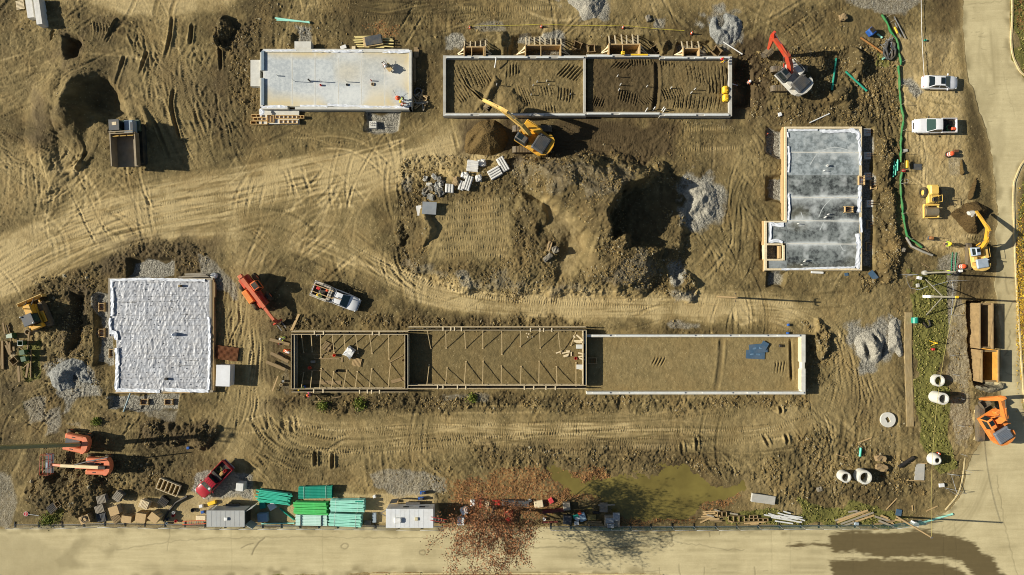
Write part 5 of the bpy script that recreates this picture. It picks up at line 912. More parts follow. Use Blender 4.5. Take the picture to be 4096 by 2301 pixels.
def slab_top(parent, r, z, cols, dust, stain=None):
    xs = np.arange(r[0], r[2] + 1, 3.0, dtype=np.float32); ys = np.arange(r[1], r[3] + 1, 3.0, dtype=np.float32); X_, Y_ = np.meshgrid(xs, ys); D_ = dust(X_, Y_); k = (H - z) / H / S
    m, t, b = new_mat("slab_top_%d" % r[0]); pos = t.nodes.new("ShaderNodeNewGeometry").outputs['Position']; a = node(t, "ShaderNodeAttribute", attribute_name="dust"); sc = t.nodes.new("ShaderNodeSeparateColor"); t.links.new(a.outputs['Color'], sc.inputs[0])
    n1 = noise_tex(t, pos, 2.0, 9, .8); n0 = noise_tex(t, pos, .25, 4, .6); f = mth(t, 'ADD', mth(t, 'MULTIPLY', n1, .7), mth(t, 'MULTIPLY', n0, .3)); col = mixc(t, ramp(t, f, [(.43, 0.0), (.57, 1.0)]), lin(cols[0]), lin(cols[1]))
    col = mixc(t, mth(t, 'MULTIPLY', sc.outputs[1], mth(t, 'ADD', .4, n1), clamp=True), col, lin(cols[3])); col = mixc(t, mth(t, 'MULTIPLY', sc.outputs[0], mth(t, 'ADD', .35, n1), clamp=True), col, lin(cols[2])); t.links.new(col, b.inputs['Base Color']); b.inputs['Roughness'].default_value = .75
    at_ = np.stack([D_, stain(X_, Y_) if stain else D_ * 0, D_ * 0, D_ * 0 + 1], -1); o = grid_mesh("slab_surface", (xs - CX) * k, (CY - ys) * k, np.full(X_.shape, z + .003, np.float32), {"dust": at_}, m); o.parent = parent; o.matrix_parent_inverse = Matrix.Translation(-parent.location)
SHEET = M("poly_sheeting", (222, 226, 230), .35, .08, 2, dirt=.08, bump=.3); FORMGREY = M("form_steel_grey", (160, 172, 176), .6, .15, 3, dirt=.25)
def sheeting(parent, pts, w, z):
    """crumpled plastic lapped over an edge"""
    q = spline(pts, 9); mb = MB(); rows = []
    for i, p in enumerate(q):
        a = np.array(q[max(i - 1, 0)]); c = np.array(q[min(i + 1, len(q) - 1)]); d = (c - a) / (np.linalg.norm(c - a) + 1e-9); n = np.array((-d[1], d[0])); k = w * random.uniform(.75, 1.15)
        rows.append([Vector((*F(p[0] + n[0] * k * u, p[1] + n[1] * k * u, z).xy, z + random.uniform(.0, .07) + .03 * (j == 1))) for j, u in enumerate((-1, -.3, .3, 1))])
    mb.loft(rows, closed=False, caps=False, smooth=False); return mb.build("sheeting", SHEET, parent)
def line(mb, a, b, w, z):
    a, b = F(*a, z), F(*b, z); a.z = b.z = z; mb.bar(a, b, w, .008)
# north-west slab
t = thing("slab_foundation", "pale concrete house slab with low edge forms and two workers in its lower right corner", "foundation", F(1340, 318, 1)); o0 = t.location.copy()
def chil(mb, name, mat, par): o = mb.build(name, mat, par); o.matrix_parent_inverse = Matrix.Translation(-par.location) if par.parent is None else Matrix.Identity(4); return o
z = .95; SL = slab_mat("slab_pale", (196, 200, 194), (172, 178, 176), (212, 212, 202)); m = MB(); rect(m, 1052, 210, 1636, 426, -.3, z); chil(m, "slab", SL, t)
m = MB()
for r in ((1040, 196, 1052, 282), (1040, 312, 1052, 432), (1040, 196, 1636, 209), (1636, 200, 1646, 438), (1040, 427, 1150, 437), (1180, 427, 1646, 438)): rect(m, *r, -.4, z + .13)
chil(m, "edge_wall", CONCL, t)
for n_, r in (("porch_slab", (1002, 240, 1040, 345)), ("porch_slab", (1178, 166, 1244, 197)), ("porch_slab", (1036, 438, 1196, 496))): m = MB(); rect(m, *r, -.5, z - .06 - .5 * (r[1] > 400)); chil(m, n_, CONCL, t)
vn = lambda s_, sd, X_, Y_: vnoise(s_, seed=sd, x=X_, y=Y_)
slab_top(t, (1053, 211, 1635, 425), z, ((168, 174, 174), (196, 200, 196), (222, 222, 214), (204, 186, 140)), lambda X_, Y_: .7 * np.clip(vn(90, 501, X_, Y_), 0, 1) + sum(.5 * np.exp(-((X_ - q) / 5) ** 2) for q in (1168, 1260, 1353, 1446, 1540)) * np.clip(.6 + vn(40, 502, X_, Y_), 0, 1), lambda X_, Y_: np.clip(1.1 * np.exp(-np.minimum(np.minimum(X_ - 1053, (1635 - X_) * 1.6), np.minimum(Y_ - 211, 425 - Y_)) / 26) + 1.2 * vn(130, 503, X_, Y_) - .35, 0, 1))
for x in (1168, 1260, 1353, 1446, 1540): m = MB(); line(m, (x, 232), (x + random.uniform(-2, 2), 418), .10, z + .006); chil(m, "joint_line", CONCL, t)
for pts, wd in (([(1050, 203), (1110, 204), (1185, 202)], 4), ([(1250, 204), (1340, 206), (1450, 206)], 5), ([(1530, 206), (1590, 208), (1640, 205)], 6), ([(1046, 430), (1100, 426), (1150, 428)], 5), ([(1200, 424), (1290, 424), (1310, 428)], 4), ([(1310, 420), (1420, 426), (1500, 428), (1636, 428)], 5), ([(1038, 440), (1055, 448), (1040, 460)], 6)): o = sheeting(t, pts, wd, z + .1); o.matrix_parent_inverse = Matrix.Translation(-t.location)
m = MB(); rect(m, 1045, 204, 1056, 281, z - .1, z + .22); rect(m, 1045, 313, 1056, 420, z - .1, z + .22); chil(m, "insulation_board", M("blue_grey_board", (112, 132, 146), .7, .1, 2, dirt=.15), t)
for x, y, h, r, mt in ((1112, 304, .5, .07, PLAST), (1180, 327, 1.3, .04, PLAST), (1240, 325, .8, .1, BLACK), (1285, 328, 1.0, .05, PLAST), (1388, 328, .9, .05, PLAST), (1486, 324, .5, .07, REDP), (1284, 342, .3, .12, REDP)): o = MB(); p = F(x, y, z); o.pipe((p.x, p.y, z), (p.x, p.y, z + h), r, r * .7, 10); chil(o, "riser_pipe", mt, t)
for x, y, r, d in ((1389, 340, .16, BLACK), (1491, 338, .22, WOODD)): o = MB(); p = F(x, y, z); o.pipe((p.x, p.y, z), (p.x, p.y, z + .14), r, r * .6, 14); tag(o.build("coil", d), "black cable coil on the pale slab" if d is BLACK else "tan rope coil on the pale slab", "coil")
# north foundation walls, filled
t = thing("wall_foundation", "long two bay foundation with pale concrete walls filled with combed brown soil", "foundation", F(2340, 345, 1)); z = 1.2
m = MB()
for r in ((1772, 222, 2342, 234), (1772, 234, 1783, 452), (1772, 452, 2345, 465), (2334, 234, 2343, 452)): rect(m, *r, -.3, z)
chil(m, "wall", CONC, t); m = MB()
for r in ((2345, 217, 2640, 229), (2640, 224, 2928, 236), (2917, 236, 2928, 452), (2345, 448, 2640, 460), (2640, 452, 2928, 465)): rect(m, *r, -.3, z)
chil(m, "wall", CONC, t)
m = MB(); random.seed(4)
for y0, xs in ((226, [(1786, 1885), (1915, 2110), (2145, 2195), (2232, 2335)]), (456, [(1780, 1882), (1916, 2125), (2160, 2175), (2205, 2340)]), (221, [(2350, 2450), (2525, 2636)]), (228, [(2660, 2750), (2780, 2815), (2830, 2920)]), (452, [(2350, 2445), (2478, 2638)]), (457, [(2660, 2785), (2818, 2915)])):
    for a, b in xs: m = MB(); rect(m, a, y0, b, y0 + 6, z, z + .18); chil(m, "wall_course", M("white_block", (208, 212, 208), .8, .08, 3, dirt=.12), t)
for x, y, h in ((1987, 343, .9), (2148, 330, .6), (2186, 326, .6), (2132, 343, .5), (2124, 381, .5), (2280, 378, .3), (2468, 308, .8), (2480, 342, .9), (2474, 362, .9), (2586, 348, .7), (2682, 354, .7), (2776, 360, .8), (2762, 374, .8), (2195, 340, .4)): m = MB(); p = F(x, y, .6); m.pipe((p.x, p.y, .3), (p.x + .02, p.y, .65 + h), .055, .04, 8); chil(m, "riser_pipe", PLAST, t)
m = MB(); m.tube([(*F(1985, 235, 1).xy, 1.5), (*F(1984, 245, 1).xy, 1.4), (*F(1979, 272, .9).xy, 1.0)], .07, 8); chil(m, "vent_pipe", PLAST, t)
for x, y in ((2614, 440), (2650, 440), (2655, 446), (2584, 444)): m = MB(); p = F(x, y, 1); m.tube([(p.x, p.y, .5), (p.x + .15, p.y + .3, 1.35)], .07, 8); chil(m, "riser_pipe", PLAST, t)
m = MB(); rect(m, 2524, 216, 2592, 222, z + .2, z + .3); tag(m.build("spirit_level", SAFY), "long yellow straightedge lying along the north foundation wall", "straightedge")
m = MB(); p = F(2491, 215, 1.4); m.rbox((p.x, p.y, 1.6), (.5, .42, .42), b=.06); m.tube([(p.x - .2, p.y, 1.8), (p.x, p.y, 1.95), (p.x + .2, p.y, 1.8)], .03, 6); tag(m.build("generator", SAFY), "yellow generator on the wall top beside the timber porch frame", "generator")
for k_, (x, y) in enumerate(((2902, 359), (2904, 391))):
    p = F(x, y, 1.2); tk = thing("plate_compactor", "upper yellow plastic water tank on the right end wall" if k_ == 0 else "lower yellow plastic water tank on the right end wall", "water tank", (p.x, p.y, gz(x, y)), R(90)); tk["category"] = "tank"; tk.name = "water_tank"
    m = MB(); m.rbox((0, 0, .45), (.95, .75, .8), b=.16); m.build("body", SAFY, tk); m = MB(); m.cyl((.1, 0, .84), (.1, 0, .95), .14, n=12); m.build("cap", M("amber_cap", (206, 150, 30)), tk)
# east slab
t = thing("slab_foundation", "grey power floated slab with white joint lines, timber edges and a small front wing", "foundation", F(3290, 796, .6)); z = .62
EM = slab_mat("slab_grey", (140, 146, 144), (74, 78, 76), (158, 164, 162), joints=(128, 134, 132)); m = MB(); rect(m, 3146, 518, 3438, 700, -.5, z); EL = slab_mat("slab_light_grey", (150, 158, 158), (126, 134, 136), (168, 174, 172), joints=(150, 156, 154)); chil(m, "slab", EL, t); m = MB(); rect(m, 3146, 700, 3438, 1076, -.5, z - .002); rect(m, 3072, 884, 3146, 972, -.5, z - .002); rect(m, 3076, 1042, 3146, 1076, -.5, z - .002); chil(m, "slab", EM, t)
dE = lambda X_, Y_: np.clip(sum(.9 * np.exp(-((Y_ - q) / 7) ** 2) + .35 * np.exp(-((Y_ - q - 12) / 22) ** 2) for q in (609, 789, 883, 975)) * np.clip(.75 + vn(50, 511, X_, Y_), 0, 1.2) + .75 * np.clip(vn(36, 512, X_, Y_) + .5 * vn(14, 513, X_, Y_) - .15, 0, 1), 0, 1)
slab_top(t, (3147, 519, 3437, 699), z, ((104, 112, 112), (160, 168, 168), (194, 198, 194), (150, 150, 138)), dE); slab_top(t, (3147, 702, 3437, 1075), z, ((40, 44, 44), (124, 130, 126), (204, 208, 204), (122, 118, 94)), dE, lambda X_, Y_: np.clip(vn(120, 514, X_, Y_), 0, 1)); slab_top(t, (3073, 885, 3146, 971), z, ((46, 50, 48), (126, 132, 128), (196, 200, 196), (122, 118, 94)), dE)
for y in (609, 789, 883, 975): m = MB(); line(m, (3150, y), (3436, y + 2), .12, z + .008); chil(m, "joint_line", CONCL, t)
for pts in ([(3240, 660), (3262, 625), (3290, 602), (3340, 590), (3390, 600), (3420, 612)], [(3275, 870), (3290, 835), (3320, 800), (3345, 790)], [(3280, 920), (3295, 890)], [(3360, 978), (3372, 1000), (3382, 1002)], [(3204, 850), (3215, 880)]):
    q = spline(pts, 10); m = MB()
    for a, b in zip(q[:-1], q[1:]): line(m, tuple(a), tuple(b), .10, z + .012)
    chil(m, "chalk_sweep", M("chalk_dust", (186, 190, 186), .9, .1, 4, dirt=0), t)
m = MB()
for r in ((3140, 507, 3448, 515), (3140, 515, 3147, 884), (3058, 884, 3147, 890), (3058, 890, 3068, 1082), (3440, 515, 3448, 1082), (3068, 1074, 3440, 1082), (3068, 974, 3132, 981), (3132, 981, 3139, 1042), (3068, 1036, 3132, 1043)): rect(m, *r, -.3, z + .10)
chil(m, "edge_form", PALEW, t); m = MB()
for r in ((3131, 508, 3138, 880), (3052, 884, 3057, 980), (3055, 1036, 3058, 1086), (3116, 984, 3124, 1034)): rect(m, *r, -.3, z - .12)
chil(m, "waler", WOOD, t)
for pts, wd in (([(3152, 520), (3210, 521), (3270, 520)], 4), ([(3278, 524), (3330, 526), (3410, 522)], 7), ([(3400, 520), (3430, 532), (3434, 560)], 9), ([(3437, 560), (3440, 620), (3440, 662)], 6), ([(3150, 530), (3152, 550)], 4), ([(3154, 585), (3156, 640), (3153, 690)], 5), ([(3440, 715), (3438, 790), (3434, 850)], 8), ([(3154, 775), (3157, 830), (3152, 880)], 5), ([(3430, 935), (3434, 990), (3430, 1060), (3425, 1072)], 10), ([(3078, 895), (3110, 900), (3135, 899)], 8), ([(3080, 890), (3082, 930), (3078, 970)], 5), ([(3080, 968), (3105, 962), (3130, 970)], 6), ([(3125, 1078), (3200, 1076), (3300, 1072), (3420, 1070)], 4), ([(3442, 870), (3445, 930)], 5)): o = sheeting(t, pts, wd, z + .09); o.matrix_parent_inverse = Matrix.Translation(-t.location)
for x, y in ((3305, 662), (3308, 666), (3294, 684), (3310, 858), (3296, 872), (3300, 868), (3190, 896), (3218, 1041), (3204, 1060), (3214, 1046)): o = MB(); p = F(x, y, z); o.pipe((p.x, p.y, z), (p.x, p.y, z + .5), .06, .045, 10); chil(o, "riser_pipe", PLAST, t)
# west slab under white membrane
t = thing("slab_foundation", "rectangular slab bed covered by crumpled white membrane and rebar with timber edges", "foundation", F(650, 1340, .6)); z = .55
xs = np.arange(440, 848, 2.4); ys = np.arange(1118, 1566, 2.4); XX, YY = np.meshgrid(xs.astype(np.float32), ys.astype(np.float32))
wr = 0; rr = np.random.default_rng(5)
for k in range(12):
    an = rr.uniform(-.7, .9); u = vnoise(rr.uniform(6, 10), rr.uniform(24, 60), 300 + k, an, XX, YY); wr = wr + (1 - np.abs(u) * 1.6).clip(0, 1) ** 2 * np.clip(vnoise(45, seed=330 + k, x=XX, y=YY) * 2.5 + .2, 0, 1)
zz = z + .026 * wr + .02 * vnoise(9, seed=350, x=XX, y=YY) + .03 * vnoise(60, seed=351, x=XX, y=YY); kk = (H - z) / H / S
mk = lambda mask: 0
inside = ~((XX < 466) & (YY > 1352)); zz = np.where(inside, zz, -.4)
MEM = M("white_membrane", (168, 171, 175), .5, .18, 1.6, dirt=.12); o = grid_mesh("membrane", (xs - CX) * kk, (CY - ys) * kk, zz, None, MEM); o.parent = t; o.matrix_parent_inverse = Matrix.Translation(-t.location)
m = MB(); rect(m, 440, 1118, 848, 1566, -.5, z - .12); chil(m, "gravel_bed", CONCD, t) if False else None
m = MB()
for y in np.arange(1130, 1560, 19): line(m, (450 + 25 * (y > 1350), y), (842, y + random.uniform(-3, 3)), .014, z + .11)
for x in (560, 700): pass
for k in range(14): x = random.uniform(470, 760); y = random.uniform(1130, 1550); line(m, (x, y), (x + random.uniform(40, 75), y + random.uniform(-2, 4)), .04, z + .15)
chil(m, "rebar_mesh", M("bar_grey", (92, 92, 90), .7, .2, 5, dirt=.1), t); m = MB()
for y in np.arange(1133, 1560, 24):
    for x in np.arange(455, 840, 26):
        if x < 470 and y > 1350: continue
        p = F(x + random.uniform(-10, 10), y + random.uniform(-8, 8), z); m.cyl((p.x, p.y, z + .02), (p.x, p.y, z + .11), .05, .03, 6)
chil(m, "rebar_chair", BLACK, t); COL.objects["rebar_chair"]["kind"] = "stuff"; m = MB()
for r in ((433, 1112, 852, 1120), (433, 1120, 440, 1345), (433, 1345, 462, 1352), (460, 1352, 466, 1360), (460, 1392, 466, 1570), (466, 1562, 852, 1570), (838, 1120, 846, 1562)): rect(m, *r, -.3, z + .12)
chil(m, "edge_form", WOODG, t); m = MB(); rect(m, 847, 1112, 854, 1565, -.3, z + .05); rect(m, 855, 1130, 859, 1190, -.3, z); rect(m, 460, 1570, 760, 1573, -.2, z + .0); chil(m, "waler", WOOD, t)
for pts, wd in (([(440, 1122), (520, 1118), (600, 1117), (700, 1119), (820, 1122)], 5), ([(447, 1125), (450, 1200), (448, 1265)], 7), ([(836, 1270), (838, 1350), (837, 1440), (834, 1560)], 6), ([(438, 1328), (460, 1332), (465, 1350), (466, 1360)], 8), ([(466, 1392), (470, 1450), (466, 1560)], 8), ([(465, 1560), (560, 1562), (640, 1566)], 7), ([(660, 1558), (740, 1562), (834, 1564)], 7), ([(442, 1272), (440, 1300), (445, 1325)], 6)): o = sheeting(t, pts, wd, z + .15); o.matrix_parent_inverse = Matrix.Translation(-t.location)
m = MB(); p = F(698, 1338, .7); m.lathe([(.28, 0), (.22, .5), (.1, .9), (0, .9)], 8, (p.x, p.y, z)); chil(m, "service_bundle", SHEET, t); m = MB(); p = F(722, 1144, .7); m.rbox((p.x, p.y, z + .25), (.35, .3, .5), b=.05); chil(m, "riser_box", M("brass_box", (120, 100, 60)), t); m = MB(); p = F(666, 1516, .7); m.rbox((p.x, p.y, z + .2), (.4, .3, .4), b=.05); chil(m, "riser_box", BLACK, t)
# south row: braced formwork for two bays and one stripped bay
FORM = M("form_face_black", (34, 33, 31), .6, .3, 3, dirt=.3); FBLUE = M("form_face_blue", (58, 78, 92), .5, .15, 2, dirt=.2)
def formwork(label, x0, y0, x1, y1, hz, left, right, spread, braces, zt=1.5):
    t = thing("wall_formwork", label, "formwork", F((x0 + x1) / 2, (y0 + y1) / 2, 0)); z = zt
    sides = [(x0, y0, x1, y0 + 12, 'h'), (x0, y1 - 12, x1, y1, 'h')] + ([(x0, y0 + 12, x0 + 12, y1 - 12, 'v')] if left else []) + ([(x1 - 12, y0 + 12, x1, y1 - 12, 'v')] if right else [])
    for a, b, c, d, o in sides:
        for e in (0, 1):
            m = MB()
            if o == 'h': ya = b + 1 if e == 0 else d - 3; rect(m, a, ya, c, ya + 2, -.1, z, 1.5)
            else: xa = a + 1 if e == 0 else c - 3; rect(m, xa, b, xa + 2, d, -.1, z, 1.5)
            chil(m, "form_panel", FORM if not (o == 'v' and e == 1) else FBLUE, t); m = MB()
            for zz in (.35, .9, z + .04):
                off = -2.2 if e == 0 else 2.2
                if o == 'h': rect(m, a, ya + off, c, ya + off + 1.8, zz - .07, zz + .07, 1.5)
                else: rect(m, xa + off, b, xa + off + 1.8, d, zz - .07, zz + .07, 1.5)
            chil(m, "waler", M("waler_timber", (206, 188, 150), .8, .2, 5, dirt=.2), t)
    for x, y in spread: m = MB(); p = F(x, y, z); m.box((p.x, p.y, z + .15), (.14, .5, .04), rz=random.uniform(-.06, .06)); chil(m, "spreader_board", PALEW, t)
    for xa, ya, xb, yb in braces:                     # foot on the floor, head on the form
        p, q = F(xa, ya, .05), F(xb, yb, zt); m = MB(); m.bar((p.x, p.y, .06), (q.x, q.y, zt - .06), .09, .05); m.box((p.x, p.y, .05), (.2, .12, .1)); chil(m, "brace", M("brace_timber", (198, 174, 128), .8, .2, 5, dirt=.15), t)
    return t
cA = lambda L: [tuple(a + b / 3.617 for a, b in zip((1050, 1250) * 2, q)) for q in L]; cB = lambda L: [tuple(a + b / 3.435 for a, b in zip((1650, 1250) * 2, q)) for q in L]
formwork("west bay of the braced wall formwork, with pallets and workers inside", 1166, 1326, 1632, 1568, 1.5, True, True, [(1050 + a / 3.617, 1250 + b / 3.617) for a, b in ((755, 292), (885, 296), (1592, 303), (1690, 305), (745, 1135), (880, 1135), (1408, 1145), (1520, 1142), (1580, 1145), (1695, 1145))],
         cA([(595, 580, 560, 312), (720, 570, 700, 312), (845, 650, 835, 312), (1035, 580, 1005, 312), (1200, 570, 1175, 312), (1385, 595, 1345, 316), (1585, 590, 1545, 320), (1830, 675, 1820, 322), (595, 870, 560, 1090), (718, 850, 690, 1095), (850, 810, 825, 1105), (1030, 855, 995, 1110), (1218, 835, 1165, 1110), (1372, 855, 1338, 1112), (1580, 815, 1540, 1110), (1850, 745, 1815, 1100)]))
formwork("middle bay of the braced wall formwork, with an empty soil floor", 1632, 1309, 2345, 1554, 1.5, False, True, [(1650 + a / 3.435, 1250 + b / 3.435) for a, b in ((420, 228), (528, 226), (578, 226), (672, 232), (1620, 238), (1750, 240), (1800, 242), (1912, 240), (345, 1025), (420, 1025), (618, 1028), (732, 1030), (1535, 1035), (1665, 1036), (1832, 1036), (1960, 1038))],
         cB([(250, 495, 200, 245), (462, 490, 455, 250), (730, 490, 712, 250), (965, 495, 965, 252), (1228, 575, 1225, 255), (1480, 472, 1482, 255), (1755, 490, 1742, 258), (2035, 570, 2000, 262), (2175, 455, 2245, 270), (230, 715, 195, 1000), (475, 762, 452, 1002), (735, 675, 708, 1005), (970, 668, 962, 1008), (1220, 735, 1218, 1010), (1492, 740, 1478, 1012), (1740, 670, 1735, 1015), (1978, 745, 1985, 1018), (2245, 690, 2247, 1022)]))
t = thing("wall_foundation", "east bay of the south row, stripped pale walls around a bare soil floor", "foundation", F(2785, 1460, 0)); z = 1.25; m = MB()
for r in ((2347, 1339, 3222, 1349), (2347, 1567, 3222, 1578), (3206, 1349, 3222, 1450), (3209, 1450, 3219, 1475), (3206, 1475, 3222, 1567)): rect(m, *r, -.6, z)
chil(m, "wall", CONCL, t); m = MB()
for y0, xs in ((1339.5, [(2370, 2440), (2462, 2780), (2810, 2920), (2960, 3070), (3110, 3200)]), (1569, [(2370, 2440), (2480, 2515), (2520, 2740), (2810, 2930), (2990, 3030), (3060, 3215)])):
    for a, b in xs: m = MB(); rect(m, a, y0, b, y0 + 5.5, z, z + .14); chil(m, "wall_course", M("white_block", (208, 212, 208)), t)
m = MB(); rect(m, 3203, 1352, 3205.5, 1448, -.4, z - .03); rect(m, 3203, 1480, 3205.5, 1560, -.4, z - .03); chil(m, "form_board", PALEW, t)
# timber porch frames along the north wall
def porch(label, x0, y0, x1, y1, joists, yj, bays, hz=1.0):
    t = thing("porch_formwork", label, "formwork", F((x0 + x1) / 2, (y0 + y1) / 2, 0)); z = hz + .3; g = gz((x0 + x1) / 2, (y0 + y1) / 2)
    m = MB(); rect(m, x0, y0, x1, y0 + 4, g, z); chil(m, "form_board", WOOD, t)
    for x in (x0, x1 - 4): m = MB(); rect(m, x, y0 - 2, x + 4, y1, g, z + .1); chil(m, "form_board", WOOD, t)
    for x in bays: m = MB(); rect(m, x, y0 + 4, x + 3, y1, z - .2, z - .02); chil(m, "cross_beam", WOOD, t)
    for x in joists: p, q = F(x, yj + random.uniform(-2, 3), .2), F(x + random.uniform(-3, 3), y0 + 1, z); m = MB(); m.bar((p.x, p.y, g + .15), (q.x, q.y, z), .15, .08); chil(m, "raking_brace", PALEW, t)
    for s, x in ((-1, x0), (1, x1)):
        for a, b in ((26, 4), (34, 26), (38, 10)): p, q = F(x + s * a, y1 - 3 - b * .3, .2), F(x, y0 + b, z); m = MB(); m.bar((p.x, p.y, g + .1), (q.x, q.y, z - .2), .13, .06); chil(m, "side_brace", PALEW, t)
porch("timber porch form with five rakers, westmost along the north wall", 1854, 186, 1942, 224, [1856, 1881, 1901, 1921, 1940], 152, [1885, 1932]); porch("wide timber porch form with eight rakers above the combed soil bay", 2100, 179, 2245, 224, [2102, 2117, 2137, 2159, 2181, 2203, 2223, 2243], 142, [2162])
porch("wide timber porch form beside the yellow generator on the wall", 2434, 175, 2562, 220, [2437, 2461, 2487, 2509, 2532, 2555], 126, [2489, 2558]); porch("small timber porch form with four rakers near the gravel pile", 2732, 192, 2800, 224, [2729, 2752, 2770, 2796], 154, [2795])
# ---------------------------------------------------------------- loose things on the site
random.seed(21)
def board(x0, y0, x1, y1, w=.16, h=.05, mat=None, label=None, group=None, name="timber", cat="timber", lift=0.0, zt=0.0):
    a, b = V(x0, y0, zt), V(x1, y1, zt); a.z += lift + h / 2 + .03; b.z += lift + h / 2 + .03; d = b - a; m = MB(); rzv = math.atan2(d.y, d.x); m.T = None
    m.box((0, 0, 0), (d.length, w, h), ry=-math.atan2(d.z, d.xy.length)); o = m.build(name, mat or WOOD); o.location = (a + b) / 2; o.rotation_euler = (0, 0, rzv); return tag(o, label, cat, group)
def boards(rows, label, group, mat=None, lift=0.0, **k):
    for i, r in enumerate(rows): board(*r[:4], **({**k, **(dict(w=r[4]) if len(r) > 4 else {})}), mat=mat or random.choice((WOOD, WOODD, WOODG)), label=label, group=group, lift=lift + (i % 4) * .06)
def cvt(L, ox, oy, k): return [tuple((ox if i % 2 == 0 else oy) + v / k for i, v in enumerate(r[:4])) + tuple(r[4:]) for r in L]
# pallets
def make_pallet(label, loc, rz, mat, group):
    t = thing("pallet", label, "pallet", loc, rz, group)
    for i in range(7): m = MB(); m.box((-.52 + i * .173, 0, .13), (.11, 1.05, .025)); m.build("deck_board", mat, t)
    for s in (-.46, 0, .46): m = MB(); m.box((0, s, .065), (1.16, .05, .1)); m.build("stringer", mat, t)
    return t
_pp = {}
def pallet(px, py, rz, mat=WOODD, label=None, group=None, n=1, g2=None):
    p = V(px, py, .14 * n)
    for k in range(n):
        key = mat.name; loc = Vector((p.x + (random.uniform(-.05, .05) if k else 0), p.y + (random.uniform(-.05, .05) if k else 0), p.z + .03 + .15 * k)); r = R(rz + (random.uniform(-4, 4) if k else 0))
        if n > 1: lb, gg = label, group
        else: lb, gg = label, group
        if key not in _pp: _pp[key] = make_pallet(lb, loc, r, mat, gg or "pallets around the site")
        else: dup(_pp[key], loc, r, lb, gg or "pallets around the site")
pallet(1305, 1473, 60, WOODD, "slatted pallet in the west formwork bay, with a small crate on it"); pallet(1427, 1449, -12, WOOD, "slatted pallet in the west formwork bay beside the white bag", None)
bpy.data.objects["pallet"].location = V(1307, 1386, .1) + Vector((0, 0, .03))
for x, y, rz, n, mt, lb in ((392, 2004, 15, 5, WOODG, "grey pallet in the tall stack nearest the earth mound"), (396, 2037, 15, 4, WOODG, "grey pallet in the stack below the tallest grey stack"), (471, 1986, 55, 6, WOODG, "pallet in the tilted stack standing alone nearest the dirt edge"), (466, 2073, 28, 2, WOODD, "splayed pallet at the road edge beside a plywood crate"), (577, 2019, -25, 6, PALEW, "pale pallet stacked above the plywood crate"), (652, 2007, -35, 5, BLACK, "black plastic pallet stacked beside the black pipe"), (210, 2033, 40, 2, BLACK, "black pallet lying on the weedy mound"), (2415, 2030, 90, 3, WOODG, "grey pallet stacked like steps beside the pond"), (405, 2070, 10, 3, DGREY, "dark pallet in the low stack against the road fence")):
    pallet(x, y, rz, mt, lb, "pallets of one stack: " + lb, n)
# plywood crates
def crate(px, py, rz, s, h, mat, label, group="plywood crates by the road"):
    p = V(px, py, h); t = thing("plywood_crate", label, "crate", p, R(rz), group); m = MB(); m.box((0, 0, h / 2), (s[0], s[1], h)); m.build("body", mat, t); m = MB(); m.box((0, 0, h + .02), (s[0] + .05, s[1] + .05, .04)); m.build("lid", WOOD, t); m = MB()
    for sx in (-1, 0, 1): m = MB(); m.box((sx * s[0] * .4, s[1] / 2 + .02, h / 2), (.1, .04, h)); m.build("batten", WOODG, t)
    return t
for a in ((338, 2078, 22, (1.25, .95), 1.0, WOODD, "plywood crate with a coil on its lid, leftmost by the road"), (455, 2044, 18, (1.2, 1.1), .9, WOODG, "grey weathered crate standing above the splayed pallets"), (505, 2078, -8, (1.25, .85), 1.2, WOODD, "squat plywood crate at the road edge, second from the left"), (562, 2072, -8, (1.3, 1.15), 1.2, WOODD, "plywood crate right under the pale pallet stack"), (615, 2072, -38, (1.3, 1.0), 1.3, PLY, "plywood crate turned diagonally at the road edge")): crate(*a)
m = MB(); p = V(336, 2078, 1.1); coil(m); o = m.build("coil", BLACK); o.location = p + Vector((0, 0, 1.06)); tag(o, "black cable coil on the lid of the leftmost crate", "coil")
# footing forms with starter bars
def make_form(loc, rz, w=1.0, d=.75, h=.35, mat=None, bars=4, nm="footing_form", label=None, group="timber footing forms"):
    t = thing(nm, label, "formwork", loc, rz, group); b = .07
    for s in (-1, 1): m = MB(); m.box((0, s * d / 2, h / 2), (w + .25, b, h)); m.build("side_board", mat or WOOD, t); m = MB(); m.box((s * w / 2, 0, h / 2), (b, d - b, h)); m.build("end_board", mat or WOOD, t)
    for i in range(bars): m = MB(); m.cyl((-.2 + .4 * (i % 2), -.15 + .3 * (i // 2), 0), (-.2 + .4 * (i % 2), -.15 + .3 * (i // 2), .9), .02, n=6); m.build("starter_bar", REBAR, t)
    return t
ff = None
for x, y, rz, lb in ((404, 1229, 90, "upper timber footing form on the gravel left of the membrane slab"), (404, 1332, 90, "middle timber footing form left of the membrane slab"), (444, 1414, 90, "small timber footing form closest to the membrane slab's left edge"), (575, 1609, 0, "left timber footing form on gravel below the membrane slab"), (673, 1609, 0, "right timber footing form on gravel below the membrane slab"), (3482, 898, 90, "upper timber footing form on the gravel strip right of the grey slab"), (3479, 986, 90, "lower timber footing form on the gravel strip right of the grey slab"), (3387, 840, 0, "timber box form lying on the power floated grey slab"), (3438, 724, 90, "timber box form straddling the grey slab's right edge"), (2371, 1444, 0, "square timber form standing in the stripped bay near the dividing wall"), (3508, 735, 90, "small timber box on the soil right of the grey slab")):
    p = V(x, y, .4); p.z = max(p.z, .66 if 3140 < x < 3445 and y < 1090 else p.z); 
    if ff is None: ff = make_form(p, R(rz), label=lb)
    else: dup(ff, p, R(rz), lb)
of = None
